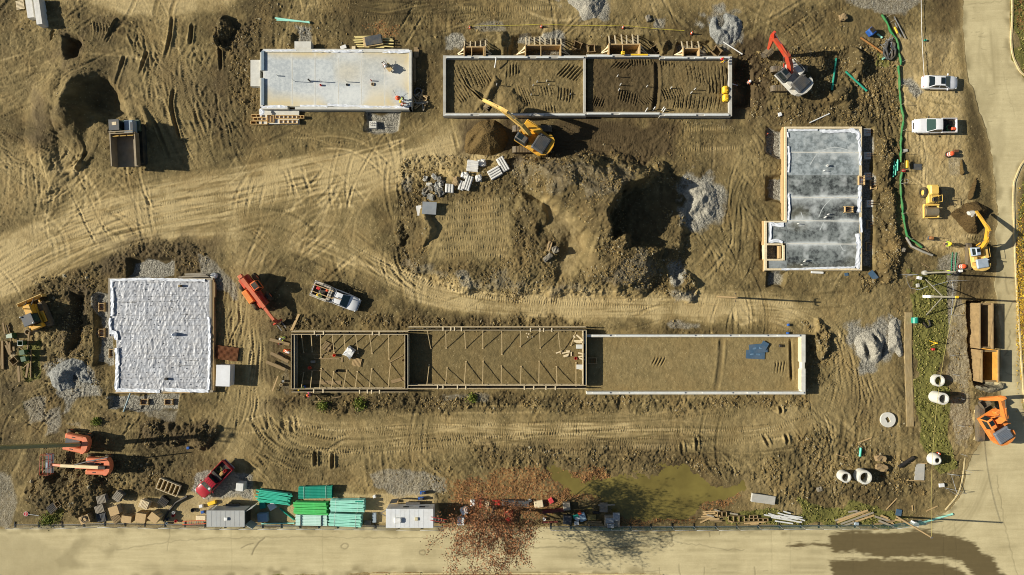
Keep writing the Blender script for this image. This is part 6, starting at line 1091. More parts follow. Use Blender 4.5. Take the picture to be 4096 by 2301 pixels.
for x, y, rz, s, lb in ((2310, 181, -20, 1.2, "tilted open timber box left of the dividing wall on the bare soil"), (2365, 192, 5, 1.2, "open timber box standing at the north wall's step"), (2629, 190, -55, 1.15, "open timber box standing on its corner between two porch forms"), (2867, 206, -40, 1.3, "open timber box at the east end of the north wall"), (228, 2018, 35, .8, "open box frame on the weedy mound")):
    p = V(x, y, .6)
    if of is None: of = make_form(p, R(rz), .95, .95, .55, WOODD, 0, "box_form", lb, "open timber box forms")
    else: dup(of, p, R(rz), lb, scale=(s / 1.2,) * 3)
for x, y, lb in ((3467, 624, "upper square concrete footing with bars right of the grey slab"), (3467, 706, "middle square concrete footing right of the grey slab"), (3478, 815, "lower square concrete footing with bars right of the grey slab"), (3467, 530, "square concrete footing at the grey slab's top right corner"), (1493, 500, "square concrete footing with bars below the north-west slab")):
    t = thing("concrete_footing", lb, "footing", V(x, y, .4), 0, "square concrete footings"); m = MB(); m.rbox((0, 0, .3), (.95, .95, .6), b=.03); m.build("pad", CONCL, t)
    for i in range(6): m = MB(); m.cyl((-.25 + .25 * (i % 3), -.15 + .3 * (i // 3), .55), (-.22 + .25 * (i % 3), -.15 + .3 * (i // 3), 1.3), .025, n=6); m.build("starter_bar", REBAR, t)
# pvc pipes
def pipe_bundle(label, px, py, rz, L, nw, nh, r, mat, zt=.9, lumber=False, straps=True, mess=0.0):
    p = V(px, py, zt); t = thing("pipe_bundle", label, "pipe bundle", p, R(rz), "strapped pipe bundles"); me = None
    for j in range(nh):
        for i in range(nw):
            y = (i - (nw - 1) / 2) * 2 * r; zc = .12 + r + j * 2 * r
            if me is None: m = MB(); m.pipe((-L / 2, 0, 0), (L / 2, 0, 0), r, r * .86, 12); m.pipe((L / 2 - .16, 0, 0), (L / 2 + .05, 0, 0), r * 1.13, r * .87, 12); o = m.build("pipe", mat, t); me = o.data
            else: o = bpy.data.objects.new("pipe", me); COL.objects.link(o); o.parent = t
            o.location = (random.uniform(-.06, .06) + mess * random.uniform(-.4, .4) * (j == nh - 1), y, zc)
            if mess and j == nh - 1: o.rotation_euler = (0, 0, random.uniform(-.04, .04)); o.location.z += random.uniform(0, .08)
    W, Ht = nw * 2 * r, nh * 2 * r
    for x in (-L * .33, L * .33):
        m = MB(); m.box((x, 0, .06), (.1, W + .1, .1)); m.build("bearer", WOODD, t)
        if straps: m = MB(); w2 = .03; m.tube([(x, -W / 2 - .02, .1), (x, -W / 2 - .02, .14 + Ht), (x, W / 2 + .02, .14 + Ht), (x, W / 2 + .02, .1)], .02, 4); m.build("strap", PLAST, t)
        if lumber: m = MB(); m.box((x, 0, .16 + Ht), (.09, W, .09)); m.build("top_bearer", DGREY, t)
    return t
pipe_bundle("loose topped teal pipe bundle nearest the grey trailer, splayed at an angle", 1095, 1991, -9, 4.2, 9, 4, .085, TEAL, 0.8, mess=1.0, straps=False); pipe_bundle("neat deep teal pipe bundle lying furthest from the road", 1259, 1972, 1, 4.4, 8, 3, .10, TEALD, .8)
pipe_bundle("bright green pipe bundle", 1243, 2034, -1, 4.3, 7, 4, .115, GREENP, .9, mess=.5, straps=False); pipe_bundle("mint white pipe bundle with grey bearers across its top, at the road edge", 1245, 2082, -1, 4.1, 7, 5, .10, MINT, 1.0, lumber=True)
pipe_bundle("pale teal pipe bundle with banding, above the tilted pale bundle", 1388, 2024, 0, 4.4, 7, 5, .11, TEALP, 1.1, mess=.3); pipe_bundle("pale teal pipe bundle tilted towards the road at the right end", 1380, 2082, -3, 4.2, 8, 5, .105, TEALP, 1.1, mess=.3)
def lone_pipe(x0, y0, x1, y1, r, mat, label, lift=0.0, name="pvc_pipe", bell=True):
    a, b = V(x0, y0), V(x1, y1); a.z += r + .02 + lift; b.z += r + .02 + lift; d = (b - a).normalized(); m = MB(); c = (a + b) / 2; m.pipe(a - c, b - c, r, r * .84, 12)
    if bell: m.pipe(b - c - d * .15, b - c + d * .02, r * 1.15, r * .86, 12)
    o = m.build(name, mat); o.location = c; return tag(o, label, "pipe")
for a in ((1120, 2032, 1178, 2078, .11, TEALD, "single deep teal pipe lying diagonally between trailer and pipe bundles"), (1046, 2094, 1178, 2092, .09, TEALP, "single pale teal pipe lying along the road edge by the grey trailer"), (1430, 1995, 1458, 1995, .1, TEALD, "short teal pipe offcut on top of the pale bundle's far corner", 1.1), (3343, 235, 3326, 362, .13, TEALD, "deep teal pipe standing nearly north-south right of the red excavator"), (3380, 288, 3464, 365, .13, TEALD, "deep teal pipe lying diagonally right of the red excavator"), (3507, 138, 3526, 152, .12, TEALP, "short pale teal pipe offcut beside the blue barrel"), (3527, 238, 3542, 231, .12, TEALP, "short pale teal pipe offcut under the rusty pipe"), (3441, 1790, 3437, 1824, .15, TEAL, "short teal pipe offcut between the manhole rings and the concrete lid"), (3678, 2092, 3807, 2055, .13, TEALP, "long pale teal pipe lying out onto the road corner"),
          (2890, 168, 2968, 218, .08, PLAST, "long white pipe leaning on the north gravel pile's foot"), (3238, 492, 3316, 456, .08, PLAST, "long white pipe just above the grey slab"), (2925, 338, 2953, 339, .07, PLAST, "white pipe poking out of the right end wall into the pit"), (1102, 74, 1240, 92, .11, TEALP, "upper of two pale teal pipes alone on the rough soil"), (1108, 82, 1238, 90, .10, TEALP, "lower of two pale teal pipes alone on the rough soil")): lone_pipe(*a)
lone_pipe(3440, 152, 3554, 230, .13, M("rust_pipe", (158, 104, 48), .8, .25, 4, dirt=.3), "long rusty steel pipe at the edge of the dug channel", bell=False, name="steel_pipe"); lone_pipe(3592, 1866, 3650, 1828, .22, BLACK, "black corrugated pipe piece near the cone shaped manhole ring", name="corrugated_pipe", bell=False)
for i, (x, y) in enumerate(((3575, 670), (3580, 682), (3584, 672), (3588, 664), (3573, 688))): lone_pipe(x, y - 24, x - 2, y + 20, .09, TEAL, "short teal pipe stacked against the green silt sock", .1 * (i % 2)); bpy.context.scene.objects[-1]["group"] = "short teal pipes by the silt sock"
lone_pipe(3651, 1270, 3651, 1292, .42, TEALD, "short wide teal pipe lying at the end of the pavement strip", name="culvert_pipe", bell=False); lone_pipe(528, 1568, 500, 1645, .10, M("blue_grey_pipe", (120, 146, 150), .5, .1, 3, dirt=.15), "blue grey pipe leaning out from the membrane slab's lower edge", .2)
# concrete manhole rings and lid
def ring(label, px, py, ro, ri, h, zt=None, cone=False):
    t = thing("manhole_ring", label, "manhole ring", V(px, py, zt or h), 0, "concrete manhole rings"); m = MB()
    if not cone: m.pipe((0, 0, 0), (0, 0, h), ro, ri, 28); m.pipe((0, 0, h - .01), (0, 0, h + .09), ro * .93, ri, 28)
    else: m.lathe([(ro, 0), (ro, h * .45), (ro * .62, h), (ro * .38, h), (ro * .38, h * .9), (ri, h * .4), (ri, 0), (ro, 0)], 28)
    m.build("body", CONCL, t)
    for k in range(int(h / .4)): m = MB(); m.tube([(ri, -.15, .3 + k * .4), (ri - .14, -.15, .3 + k * .4), (ri - .14, .15, .3 + k * .4), (ri, .15, .3 + k * .4)], .015, 5); m.build("step_iron", STEEL, t)
    return t
ring("low concrete manhole ring on the grass, upper of the pair beside the trench", 3755, 1523, .78, .58, .75); ring("tall concrete manhole ring with a long shadow beside the orange excavator", 3774, 1596, .78, .56, 1.9, 1.9)
ring("smaller concrete manhole ring of the pair near the pond, left one", 3382, 1909, .72, .52, 1.1, 1.1); ring("larger concrete manhole ring of the pair near the pond, right one", 3460, 1910, .92, .66, 1.25, 1.25); ring("cone shaped manhole section with an orange marker behind it", 3750, 1842, .80, .6, 1.15, 1.1, True)
t = thing("cover_slab", "round concrete cover slab with a rectangular opening lying on the soil", "manhole lid", V(3553, 1680, .3), R(0)); n = 32; m = MB(); out = [(1.0 * math.cos(2 * math.pi * i / n), 1.0 * math.sin(2 * math.pi * i / n)) for i in range(n)]; inn = []
for x, y in out: k = min(.24 / max(abs(x), 1e-6), .38 / max(abs(y), 1e-6)); inn.append((x * k, y * k))
cq, sq_ = math.cos(R(27)), math.sin(R(27)); ro = lambda L: [(x * cq - y * sq_, x * sq_ + y * cq) for x, y in L]; out, inn = ro(out), ro(inn)
m.loft([[(x, y, .0) for x, y in out], [(x, y, .24) for x, y in out], [(x, y, .24) for x, y in inn], [(x, y, 0) for x, y in inn], [(x, y, 0) for x, y in out]], caps=False, smooth=False); m.build("slab", CONCL, t)
# trench boxes
RUST = M("trench_plate_brown", (150, 126, 88), .7, .22, 1.5, metal=.1, dirt=.35); RUSTY = M("trench_plate_ochre", (208, 150, 62), .65, .2, 1.5, dirt=.25)
def trench_box(label, x0, x1, y0, y1, ztop, zbot, m1, m2):
    t = thing("trench_box", label, "trench box", F((x0 + x1) / 2, (y0 + y1) / 2, 0)); a, b = F(x0, y1, 0), F(x1, y0, 0); L = b.y - a.y; W = b.x - a.x
    for s, mt in ((-1, m1), (1, m2)):
        m = MB(); m.rbox((s * W / 2, 0, (ztop + zbot) / 2), (.16, L, ztop - zbot), b=.03)
        for k in range(5): m.box((s * (W / 2 + .10), -L / 2 + .3 + k * (L - .6) / 4, (ztop + zbot) / 2), (.07, .12, ztop - zbot - .1))
        pl = m.build("side_plate", mt, t); m = MB(); m.rbox((s * W / 2, 0, ztop + .03), (.22, L + .05, .1), b=.03); m.build("top_rail", RUST, pl)
    for yy in (-L / 2 + .15, L / 2 - .15):
        for zz in (ztop - .25, zbot + .6): m = MB(); m.cyl((-W / 2, yy, zz), (W / 2, yy, zz), .11, n=10); m.build("spreader", RUST, t)
    return t
trench_box("upper brown steel trench box set in the roadside trench", 3893, 3944, 1212, 1392, 1.25, -2.0, RUST, RUST); trench_box("lower steel trench box with one bright ochre side plate", 3897, 3962, 1397, 1524, 1.45, -2.2, RUST, RUSTY)
# broken concrete and rocks on the spoil heap
def chunk(label, px, py, s, rz, mat, group=None, tilt=(0, 0), grooves=0, zt=.4, cat="concrete block", name="concrete_block", rough=.12):
    p = V(px, py, zt); bm = bmesh.new(); bmesh.ops.create_cube(bm, size=1); bmesh.ops.subdivide_edges(bm, edges=bm.edges[:], cuts=2, use_grid_fill=True)
    for v in bm.verts:
        v.co = Vector((v.co.x * s[0], v.co.y * s[1], v.co.z * s[2])); k = 1 if name == "rock" else .35; v.co += Vector([random.uniform(-1, 1) * rough * min(s) * k for _ in range(3)])
        if name == "rock": v.co *= 1 - .18 * (abs(v.co.x / s[0]) + abs(v.co.y / s[1]) + abs(v.co.z / s[2]) - .9)
    me = bpy.data.meshes.new(name); bm.to_mesh(me); bm.free(); me.materials.append(mat); o = bpy.data.objects.new(name, me); COL.objects.link(o); o.location = p + Vector((0, 0, s[2] * .42)); o.rotation_euler = (tilt[0], tilt[1], R(rz)); tag(o, label, cat, group)
    for k in range(grooves): m = MB(); y = -s[1] / 2 + s[1] * (k + .5) / grooves; m.rbox((0, y, s[2] / 2 + .05), (s[0] * .98, s[1] / grooves * .6, .16), b=.03); m.build("rib", mat, o)
    return o
WB = M("white_broken_concrete", (214, 212, 204), .85, .1, 2, dirt=.12, bump=.3); ROCK = M("grey_rock", (126, 120, 106), .9, .2, 3, dirt=.25, bump=.4)
for a in (("square ribbed concrete block next to the white boulder", 1891, 666, (1.5, 1.5, .7), -6, 3), ("long ribbed concrete plank leaning furthest right in the rubble row", 2012, 658, (2.0, 1.0, .5), -60, 3), ("ribbed concrete slab lying in front of the long leaning plank", 1980, 692, (1.7, 1.3, .5), 30, 4), ("ribbed concrete block lying upright in the middle of the rubble row", 1872, 732, (1.9, .9, .6), 72, 3), ("small ribbed concrete block left in the rubble row", 1798, 754, (1.1, 1.1, .5), 86, 3), ("smooth concrete block next to the middle ribbed block", 1846, 742, (1.2, .7, .5), 75, 2)): chunk(a[0], a[1], a[2], a[3], a[4], WB, "broken concrete pieces on the spoil heap", grooves=a[5])
for x, y, s, lb, mt in ((1928, 652, .9, "white boulder beside the square ribbed block", WB), (1859, 702, .8, "pale boulder above the middle ribbed block", WB), (1913, 714, .75, "white boulder standing alone right of the ribbed blocks", WB), (1826, 725, 1.0, "tan boulder among the ribbed blocks", WOODD)): chunk(lb, x, y, (s, s, s * .8), random.uniform(0, 90), mt, None, cat="rock", name="rock", rough=.25)
for i in range(17): chunk("dark broken stone in the heap at the rubble's left end", random.uniform(1695, 1765), random.uniform(705, 790), (random.uniform(.5, 1.1), random.uniform(.4, .8), .5), random.uniform(0, 180), random.choice((ROCK, CONCD, CONC)), "dark stones at the left end of the rubble", (random.uniform(-.4, .4), random.uniform(-.4, .4)), cat="rock", name="rock", rough=.25)
chunk("tilted square concrete slab lying below the dark stones", 1717, 833, (1.8, 1.6, .35), -3, M("blue_grey_concrete", (150, 156, 158), .8, .1, 2, dirt=.15), None, (0, .12)); chunk("thin white concrete slab under the tilted square slab", 1677, 842, (.7, 1.3, .2), 10, WB)
for x, y, s, rz, lb in ((2198, 985, (.5, 1.3, .4), -12, "upright tan stone in the hollow of the spoil heap"), (2192, 1030, (1.3, .6, .5), 40, "long rounded stone in the hollow of the spoil heap"), (2222, 1000, (.8, .8, .6), 20, "dark lump between the two stones in the hollow"), (3524, 1835, (1.3, .8, .6), -5, "upper tan boulder left of the black corrugated pipe"), (3528, 1872, (1.4, .85, .6), -12, "lower tan boulder beside the manhole rings"), (3283, 1960, (.7, .6, .3), 20, "flat pale stone near the left manhole rings"), (3373, 68, (.9, .8, .6), 20, "brown boulder above the deep teal pipes"), (2595, 70, (.6, .8, .4), 20, "cream stone in the rough soil above the north wall"), (3615, 1000, (.5, .5, .3), 0, "grey stone near the lower end of the silt sock")): chunk(lb, x, y, s, rz, WOODD if "tan" in lb or "brown" in lb else ROCK, None, cat="rock", name="rock", rough=.22)
chunk("broken concrete tank slab with a dark hole beside the pond", 3054, 1997, (3.1, 1.1, .5), -8, CONC, None, (0, 0), 0, .4, "concrete slab"); chunk("flat grey concrete panel lying on battens near the cone shaped ring", 3679, 1888, (1.25, 2.2, .12), -2, CONC, None, (0, 0), 0, .1, "concrete panel", "concrete_slab", .02)
chunk("tall concrete barrier, left of two in the top left corner", 112, 28, (.85, 2.6, 1.1), 8, WB, "concrete barriers in the top left corner", zt=1.2, cat="concrete barrier", name="concrete_barrier", rough=.02); chunk("tall concrete barrier, right of two in the top left corner", 152, 44, (.75, 3.6, 1.3), 8, WB, "concrete barriers in the top left corner", zt=1.2, cat="concrete barrier", name="concrete_barrier", rough=.02)
pallet(80, 20, 98, PALEW, "pale pallet beside the concrete barriers at the top left corner")
# timbers
boards(cvt([(440, 740, 630, 790), (450, 870, 620, 955), (410, 955, 590, 1030)], 900, 1050, 2.412), "thick plank bridging the trench left of the formwork", "planks bridging the formwork trench", WOODD, .3, w=.4)
boards(cvt([(640, 655, 715, 495), (655, 655, 725, 500), (520, 1095, 465, 1240)], 900, 1050, 2.412), "long timber leaning at the formwork's upper left corner", "timbers at the formwork corner", WOOD, .2); bpy.context.scene.objects[-1]["label"] = "timber lying in the trench beside the formwork's lower left side"; bpy.context.scene.objects[-1]["group"] = "trench timbers"
for r, lb in zip(cvt([(860, 925, 1105, 930, .14), (750, 1155, 1120, 1160, .5), (645, 880, 995, 888, .08), (665, 1052, 985, 1038, .08), (1130, 915, 1130, 960, .2), (855, 1345, 990, 1340, .12), (880, 1285, 930, 1330, .1), (1030, 1308, 1120, 1295, .12)], 900, 1050, 2.412), ("batten lying on the west bay floor left of the white bag", "wide plank lying along the lower edge of the west bay", "upper long pole reaching out of the west bay's shaded end", "lower long pole reaching out of the west bay's shaded end", "short block beside the end of the west bay's batten", "batten on the weeds below the west bay", "slanting batten right behind the worker in pink", "dark batten against the outside of the west bay's lower form")): board(*r, mat=WOODD, label=lb)
for r, lb in zip(cvt([(1830, 730, 2035, 615, .12), (1865, 1005, 2060, 955, .45)], 1050, 1250, 3.617), ("slanting timber in the right half of the west bay", "short speckled plank in the west bay's lower right corner")): board(*r, mat=WOODD, label=lb)
boards(cvt([(1970, 560, 2060, 530), (2055, 560, 2160, 540), (2070, 600, 2145, 570), (2075, 608, 2140, 590), (2110, 530, 2165, 530), (2180, 540, 2180, 600), (1560, 285, 1570, 290), (1585, 300, 1605, 290), (1575, 330, 1590, 345), (1635, 325, 1650, 340)], 1650, 1250, 3.435), "timber offcut scattered on the middle bay floor", "offcuts in the middle bay", PALEW)
boards(cvt([(2205, 385, 2360, 375), (2240, 300, 2365, 410), (2250, 450, 2340, 455), (2265, 545, 2370, 565), (2270, 600, 2370, 585), (2280, 620, 2365, 640), (2200, 310, 2220, 340), (2340, 280, 2345, 420), (2250, 750, 2330, 780), (2230, 400, 2320, 400)], 1650, 1250, 3.435), "pale form timber in the clutter on the wall between bays", "form timbers on the dividing wall", PALEW, 1.0, w=.2)
for x, y, sx, sy, lb in ((2318, 1387, .85, .55, "upper white form panel lying on the dividing wall"), (2320, 1468, .9, .6, "lower pale form panel lying on the dividing wall")): m = MB(); m.rbox((0, 0, 1.45), (sx, sy, .08), b=.02); o = m.build("plywood_sheet", CONCL); o.location = F(x, y, 1.5); tag(o, lb, "panel")
# wood heap and bins at the left edge
boards(cvt([(5, 250, 15, 530, .26), (45, 240, 50, 570, .28), (95, 245, 150, 375, .26), (60, 30, 85, 160, .2), (95, 60, 125, 150, .24), (85, 290, 130, 400, .24), (135, 260, 140, 400, .2), (240, 535, 250, 720, .3), (355, 140, 330, 380, .16), (350, 500, 320, 670, .26), (380, 345, 378, 670, .14), (250, 315, 400, 410, .08), (270, 575, 340, 510, .1), (0, 440, 5, 580, .28), (180, 310, 185, 360, .25), (165, 150, 150, 250, .1)], 0, 1280, 2.921), "old brown post or plank in the heap around the green bins", "old timbers around the green bins", WOODD, .1, h=.14)
def bin_(label, px, py, rz, lying=False, lid=True):
    g = M("bin_green", (34, 84, 52), .45, .12, 3, dirt=.2); t = thing("wheelie_bin", label, "bin", V(px, py, .9), R(rz), "green wheelie bins"); m = MB(); m.T = Matrix.Translation((0, 0, .32)) @ Matrix.Rotation(R(80), 4, 'Y') @ Matrix.Translation((0, 0, -.5)) if lying else None
    m.loft([[(-.22, -.24, .05), (.22, -.24, .05), (.22, .24, .05), (-.22, .24, .05)], [(-.32, -.30, 1.05), (.32, -.30, 1.05), (.32, .30, 1.05), (-.32, .30, 1.05)], [(-.27, -.25, 1.05), (.27, -.25, 1.05), (.27, .25, 1.05), (-.27, .25, 1.05)], [(-.18, -.2, .1), (.18, -.2, .1), (.18, .2, .1), (-.18, .2, .1)]], smooth=False); m.build("body", g, t); T = m.T
    if lid: m = MB(); m.T = T; m.rbox((0, 0, 1.1), (.7, .66, .08), b=.03); m.build("lid", g, t)
    else: m = MB(); m.T = T; m.tube([(-.33, -.31, 1.06), (.33, -.31, 1.06), (.33, .31, 1.06), (-.33, .31, 1.06), (-.33, -.31, 1.06)], .03, 6); m.build("rim", PLAST, t)
    for s in (-1, 1): m = MB(); m.T = T; m.cyl((-.25, s * .26, .12), (-.25, s * .32, .12), .12, n=12); m.build("wheel", BLACK, t)
bin_("green bin lying on its side across the log heap", 30, 1345, 10, True); bin_("open green bin with a pale rim standing beside the log heap", 82, 1373, 0, False, False); bin_("green bin with its ribbed lid up, above the closed bin", 91, 1410, 12); bin_("closed green bin standing lowest in the log heap", 98, 1436, 12)
of2 = dup(of, V(60, 1443, .2), R(40), "open square frame lying in front of the green bins", scale=(.9,) * 3); m = MB()
for i in range(5): m.box((-.3 + i * .15, 0, .05), (.04, .6, .1)); m.box((0, -.3 + i * .15, .05), (.6, .04, .1))
o = m.build("plastic_crate", PALEW); o.location = V(48, 1420, .2); o.rotation_euler.z = R(20); tag(o, "small lattice crate beside the square frame and green bins", "crate")
m = MB(); m.lathe([(.3, 0), (.42, .02), (.46, .12), (.42, .22), (.3, .24), (.26, .2), (.26, .05), (.3, 0)], 22); o = m.build("old_tyre", M("dusty_rubber", (128, 112, 88), .9, .2, 4, dirt=.4)); o.location = V(108, 1329, .3); tag(o, "dusty old tyre lying beside the yellow dozer", "tyre")
# north-west slab's timber
boards(cvt([(1010, 365, 1230, 360), (1005, 400, 1110, 395), (1015, 420, 1120, 415), (1030, 445, 1150, 450), (1230, 400, 1390, 405), (1240, 430, 1390, 435), (1230, 455, 1390, 465), (1020, 380, 1120, 378), (1280, 380, 1380, 390), (1040, 460, 1300, 470)], 1000, 0, 2.411), "yellow timber in the lumber pile north of the pale slab", "lumber pile on the pale slab's north side", M("fresh_timber", (214, 196, 128), .75, .15, 5, dirt=.12, grain=(1, 6, 6)), .3)
for x, y, s, rz, mt, lb, lz in ((1493, 166, (2.6, 1.3, .08), 8, PLY, "plywood sheet on the lumber pile", .75), (1495, 163, (2.2, 1.2, .1), 10, DGREY, "dark grey board lying on top of the lumber pile", .9), (1370, 184, (.8, .5, .3), 20, PLAST, "white and dark bundle beside the lumber pile", .1), (1412, 187, (.5, .4, .3), 0, PALEW, "small pale bundle touching the lumber pile's left end", .1)): m = MB(); m.rbox((0, 0, 0), s, b=.03); o = m.build("sheet" if s[2] < .2 else "bundle", mt); o.location = V(x, y, .6) + Vector((0, 0, lz)); o.rotation_euler.z = R(rz); tag(o, lb, "sheet" if s[2] < .2 else "bundle")
boards(cvt([(1600, 460, 1605, 560, .5), (1590, 570, 1595, 800, .25), (1575, 560, 1570, 920, .16), (1560, 540, 1555, 910, .14), (1625, 480, 1620, 550, .2)], 1000, 0, 2.411), "timber stacked along the pale slab's right edge", "timbers along the pale slab's right edge", WOODD, .1)
boards([(1662 + random.uniform(-12, 50), 360 + random.uniform(0, 60), 1662 + random.uniform(-8, 55), 385 + random.uniform(0, 60), .14) for i in range(22)], "short scrap board in the dark pile right of the pale slab", "scrap pile right of the pale slab", None, .05)
m = MB(); m.tube([(math.cos(a * .9) * .5, math.sin(a * .9) * .55, .1 + .12 * math.sin(a * 2.3)) for a in range(26)], .09, 6); o = m.build("tarpaulin", DGREY); o.location = V(1672, 368, .2); tag(o, "crumpled dark tarpaulin on the scrap pile right of the pale slab", "tarpaulin")
def stack_frame(label, x0, y0, x1, y1, mat, g, hz=.5):
    a, b = V(x0, y0, hz), V(x1, y1, hz); c = (a + b) / 2; t = thing("timber_form", label, "formwork", c, 0, g); w, d = abs(b.x - a.x), abs(a.y - b.y)
    for s in (-1, 1): m = MB(); m.box((0, s * d / 2, hz / 2), (w, .06, hz)); m.build("side_board", mat, t)
    k = max(2, int(w / .55))
    for i in range(k + 1): m = MB(); m.box((-w / 2 + w * i / k, 0, hz / 2), (.06, d, hz)); m.build("rib", mat, t)
    return t
LBX = M("light_box_timber", (216, 180, 118), .75, .15, 5, dirt=.12)
for r, lb in zip(cvt([(10, 1105, 110, 1130), (30, 1135, 160, 1160), (5, 1168, 165, 1198), (165, 1112, 230, 1180), (245, 1112, 455, 1145), (285, 1158, 460, 1190), (455, 1115, 518, 1140)], 1000, 0, 2.411), ("uppermost timber box of the pile left below the pale slab", "middle timber box of the pile left below the pale slab", "lowest timber box of the pile left below the pale slab", "dark timber box right of the left box pile", "long light timber trough below the pale slab's porch", "three bay timber trough under the long light trough", "small grey box at the long trough's right end")): stack_frame(lb, *r, LBX, "timber boxes below the pale slab")
# insulation boards
BOARDB = M("insulation_blue", (62, 92, 116), .6, .08, 2, dirt=.12); DECAL = M("pale_print", (130, 162, 186), .6, .05, 2, dirt=0)
for x, y, s, rz, lb, lz in ((3022, 1419, (2.5, 1.15, .06), -3, "lower blue insulation board in the stripped bay", .02), (3032, 1394, (2.4, 1.2, .06), 5, "upper blue insulation board in the stripped bay", .1), (3056, 1382, (.9, 1.0, .06), -30, "broken blue insulation board corner in the stripped bay", .18), (3492, 1102, (.75, 1.3, .06), 40, "grey blue insulation sheet leaning beside the grey slab's lower right corner", .1), (3386, 1098, (.5, .4, .05), 10, "small dark board scrap below the grey slab", .05), (3594, 2050, (.75, .85, .06), -10, "dark square board at the lower right timber scrap", .1)):
    t = thing("insulation_board", lb, "board", V(x, y, .1) + Vector((0, 0, lz)), R(rz)); m = MB(); m.box((0, 0, .04), s); m.build("sheet", BOARDB, t)
    if s[0] > 2:
        for k in (-.5, .35): m = MB(); [m.box((k + (i % 3 - 1) * .16, .1 - .12 * (i // 3), .075), (.12, .06, .004)) for i in range(6)]; m.build("print", DECAL, t)
# rebar mesh bale and gravel-side timbers by the membrane slab
t = thing("mesh_bale", "stack of rusty steel mesh sheets lying right of the membrane slab", "steel mesh", V(907, 1414, .4), R(-8)); RM = M("mesh_rust", (128, 74, 38), .8, .25, 4, dirt=.15)
for zz in (.1, .3): m = MB(); [m.box((-1.45 + i * .16, 0, zz), (.045, 1.8, .045)) for i in range(19)]; [m.box((0, -.85 + i * .155, zz + .045), (3.0, .045, .045)) for i in range(12)]; m.build("mesh_sheet", RM, t)
boards(cvt([(760, 242, 945, 232), (740, 262, 950, 250), (715, 266, 960, 262), (770, 250, 940, 244)], 380, 980, 2.067), "weathered pole lying on the membrane slab's top edge", "poles along the membrane slab's top edge", WOODG, .6, w=.12)
m = MB(); m.lathe([(.0, .05), (.5, .08), (.42, .3), (.2, .42), (0, .45)], 9); o = m.build("plastic_sheet", PLAST); o.location = V(852, 1103, .4); o.scale = (1.1, .9, .8); tag(o, "crumpled white sheet at the membrane slab's top right corner", "sheet")
# lower right timber heaps
random.seed(31)
c5 = lambda L: cvt(L, 2450, 1780, 2.7778)
boards(c5([(1000, 740, 1180, 735), (945, 815, 1130, 800), (970, 855, 1160, 770), (1080, 830, 1210, 840), (1000, 770, 1140, 755), (1130, 715, 1190, 735), (980, 790, 1190, 780), (1070, 815, 1180, 815), (1010, 745, 1090, 800), (1300, 755, 1390, 770), (1290, 840, 1330, 855), (1040, 770, 1120, 790), (1460, 870, 1700, 850), (1530, 875, 1620, 870)], ), "weathered timber in the long heap beside the pond", "long timber heap beside the pond", None, .05, w=.2)
for r, lb in zip(c5([(1170, 745, 1270, 800), (1290, 790, 1470, 860), (1470, 820, 1730, 850), (1525, 785, 1615, 815)]), ("light timber box at the left of the pond heap", "ladder-like timber form in the middle of the pond heap", "grey ladder-like timber form at the right of the pond heap", "plain timber tray on top of the pond heap")): stack_frame(lb, *r, WOODD, "timber forms in the pond heap", .3)
boards(c5([(1730, 760, 2080, 860), (1760, 800, 2100, 855), (1830, 750, 2130, 835), (1890, 730, 1970, 755), (1680, 772, 1900, 815), (1800, 840, 2000, 870), (1830, 780, 2050, 820), (1900, 770, 2100, 800), (1760, 780, 1860, 800)]), "white painted board in the heap on the grass verge", "white board heap on the grass", M("white_board", (214, 214, 208), .7, .1, 3, dirt=.15), .05, w=.18)
c6 = lambda L: cvt(L, 3200, 1600, 2.0647)
boards(c6([(285, 995, 500, 920), (300, 1010, 560, 910), (330, 1020, 600, 925), (310, 985, 550, 905), (430, 1010, 610, 950), (460, 975, 570, 930), (340, 1040, 440, 1005), (390, 920, 465, 910), (500, 930, 560, 970)]), "tan plank in the plank stack on the right grass verge", "plank stack on the right verge", None, .05, w=.22)
boards(c6([(615, 960, 740, 1000), (610, 1025, 780, 995), (660, 950, 720, 975), (640, 990, 770, 1045), (700, 960, 770, 1030), (780, 985, 830, 995), (830, 1025, 860, 1030)]), "crossed board in the small scrap heap near the road corner", "scrap heap near the road corner", None, .05, w=.26)
for r, lb in zip(c6([(475, 355, 590, 310, .14), (710, 905, 800, 810, .1), (885, 515, 1045, 525, .08), (875, 662, 1030, 670, .08), (1040, 918, 1135, 875, .12), (925, 868, 928, 915, .14), (800, 960, 930, 1035, .12), (500, 380, 560, 425, .06), (300, 450, 400, 480, .08)]), ("pale plank on the soil above the short teal offcut", "dark pole slanting above the small scrap heap", "batten under the concrete panel's upper edge", "batten under the concrete panel's lower edge", "pale plank nearest the road corner", "short upright plank left of the pale corner plank", "long plank at the pole's foot near the corner", "thin stick right of the short teal offcut", "brown stick above the manhole ring pair")): board(*r, mat=WOOD, label=lb)
for r, lb in zip(cvt([(320, 1210, 400, 1260, .1), (350, 1050, 420, 1135, .1)], 3550, 550, 2.412), ("plank pointing at the upper utility pole's foot", "plank beside the lower end of the silt sock")): board(*r, mat=WOODD, label=lb)
board(1858, 2084 - 60, 1880, 2040, .5, .1, WOODG, "short grey plank in the clutter under the red tree"); board(2345, 2091, 2410, 2096, .3, .15, WOODD, "thick beam beside the grey crate stack", lift=.2); board(2350, 2083, 2405, 2085, .2, .15, WOODD, "thin beam above the thick beam by the crate stack", lift=.2); board(2390, 2015, 2457, 2014, .14, .1, WOODG, "crosspiece at the top of the pallet steps", lift=.5)
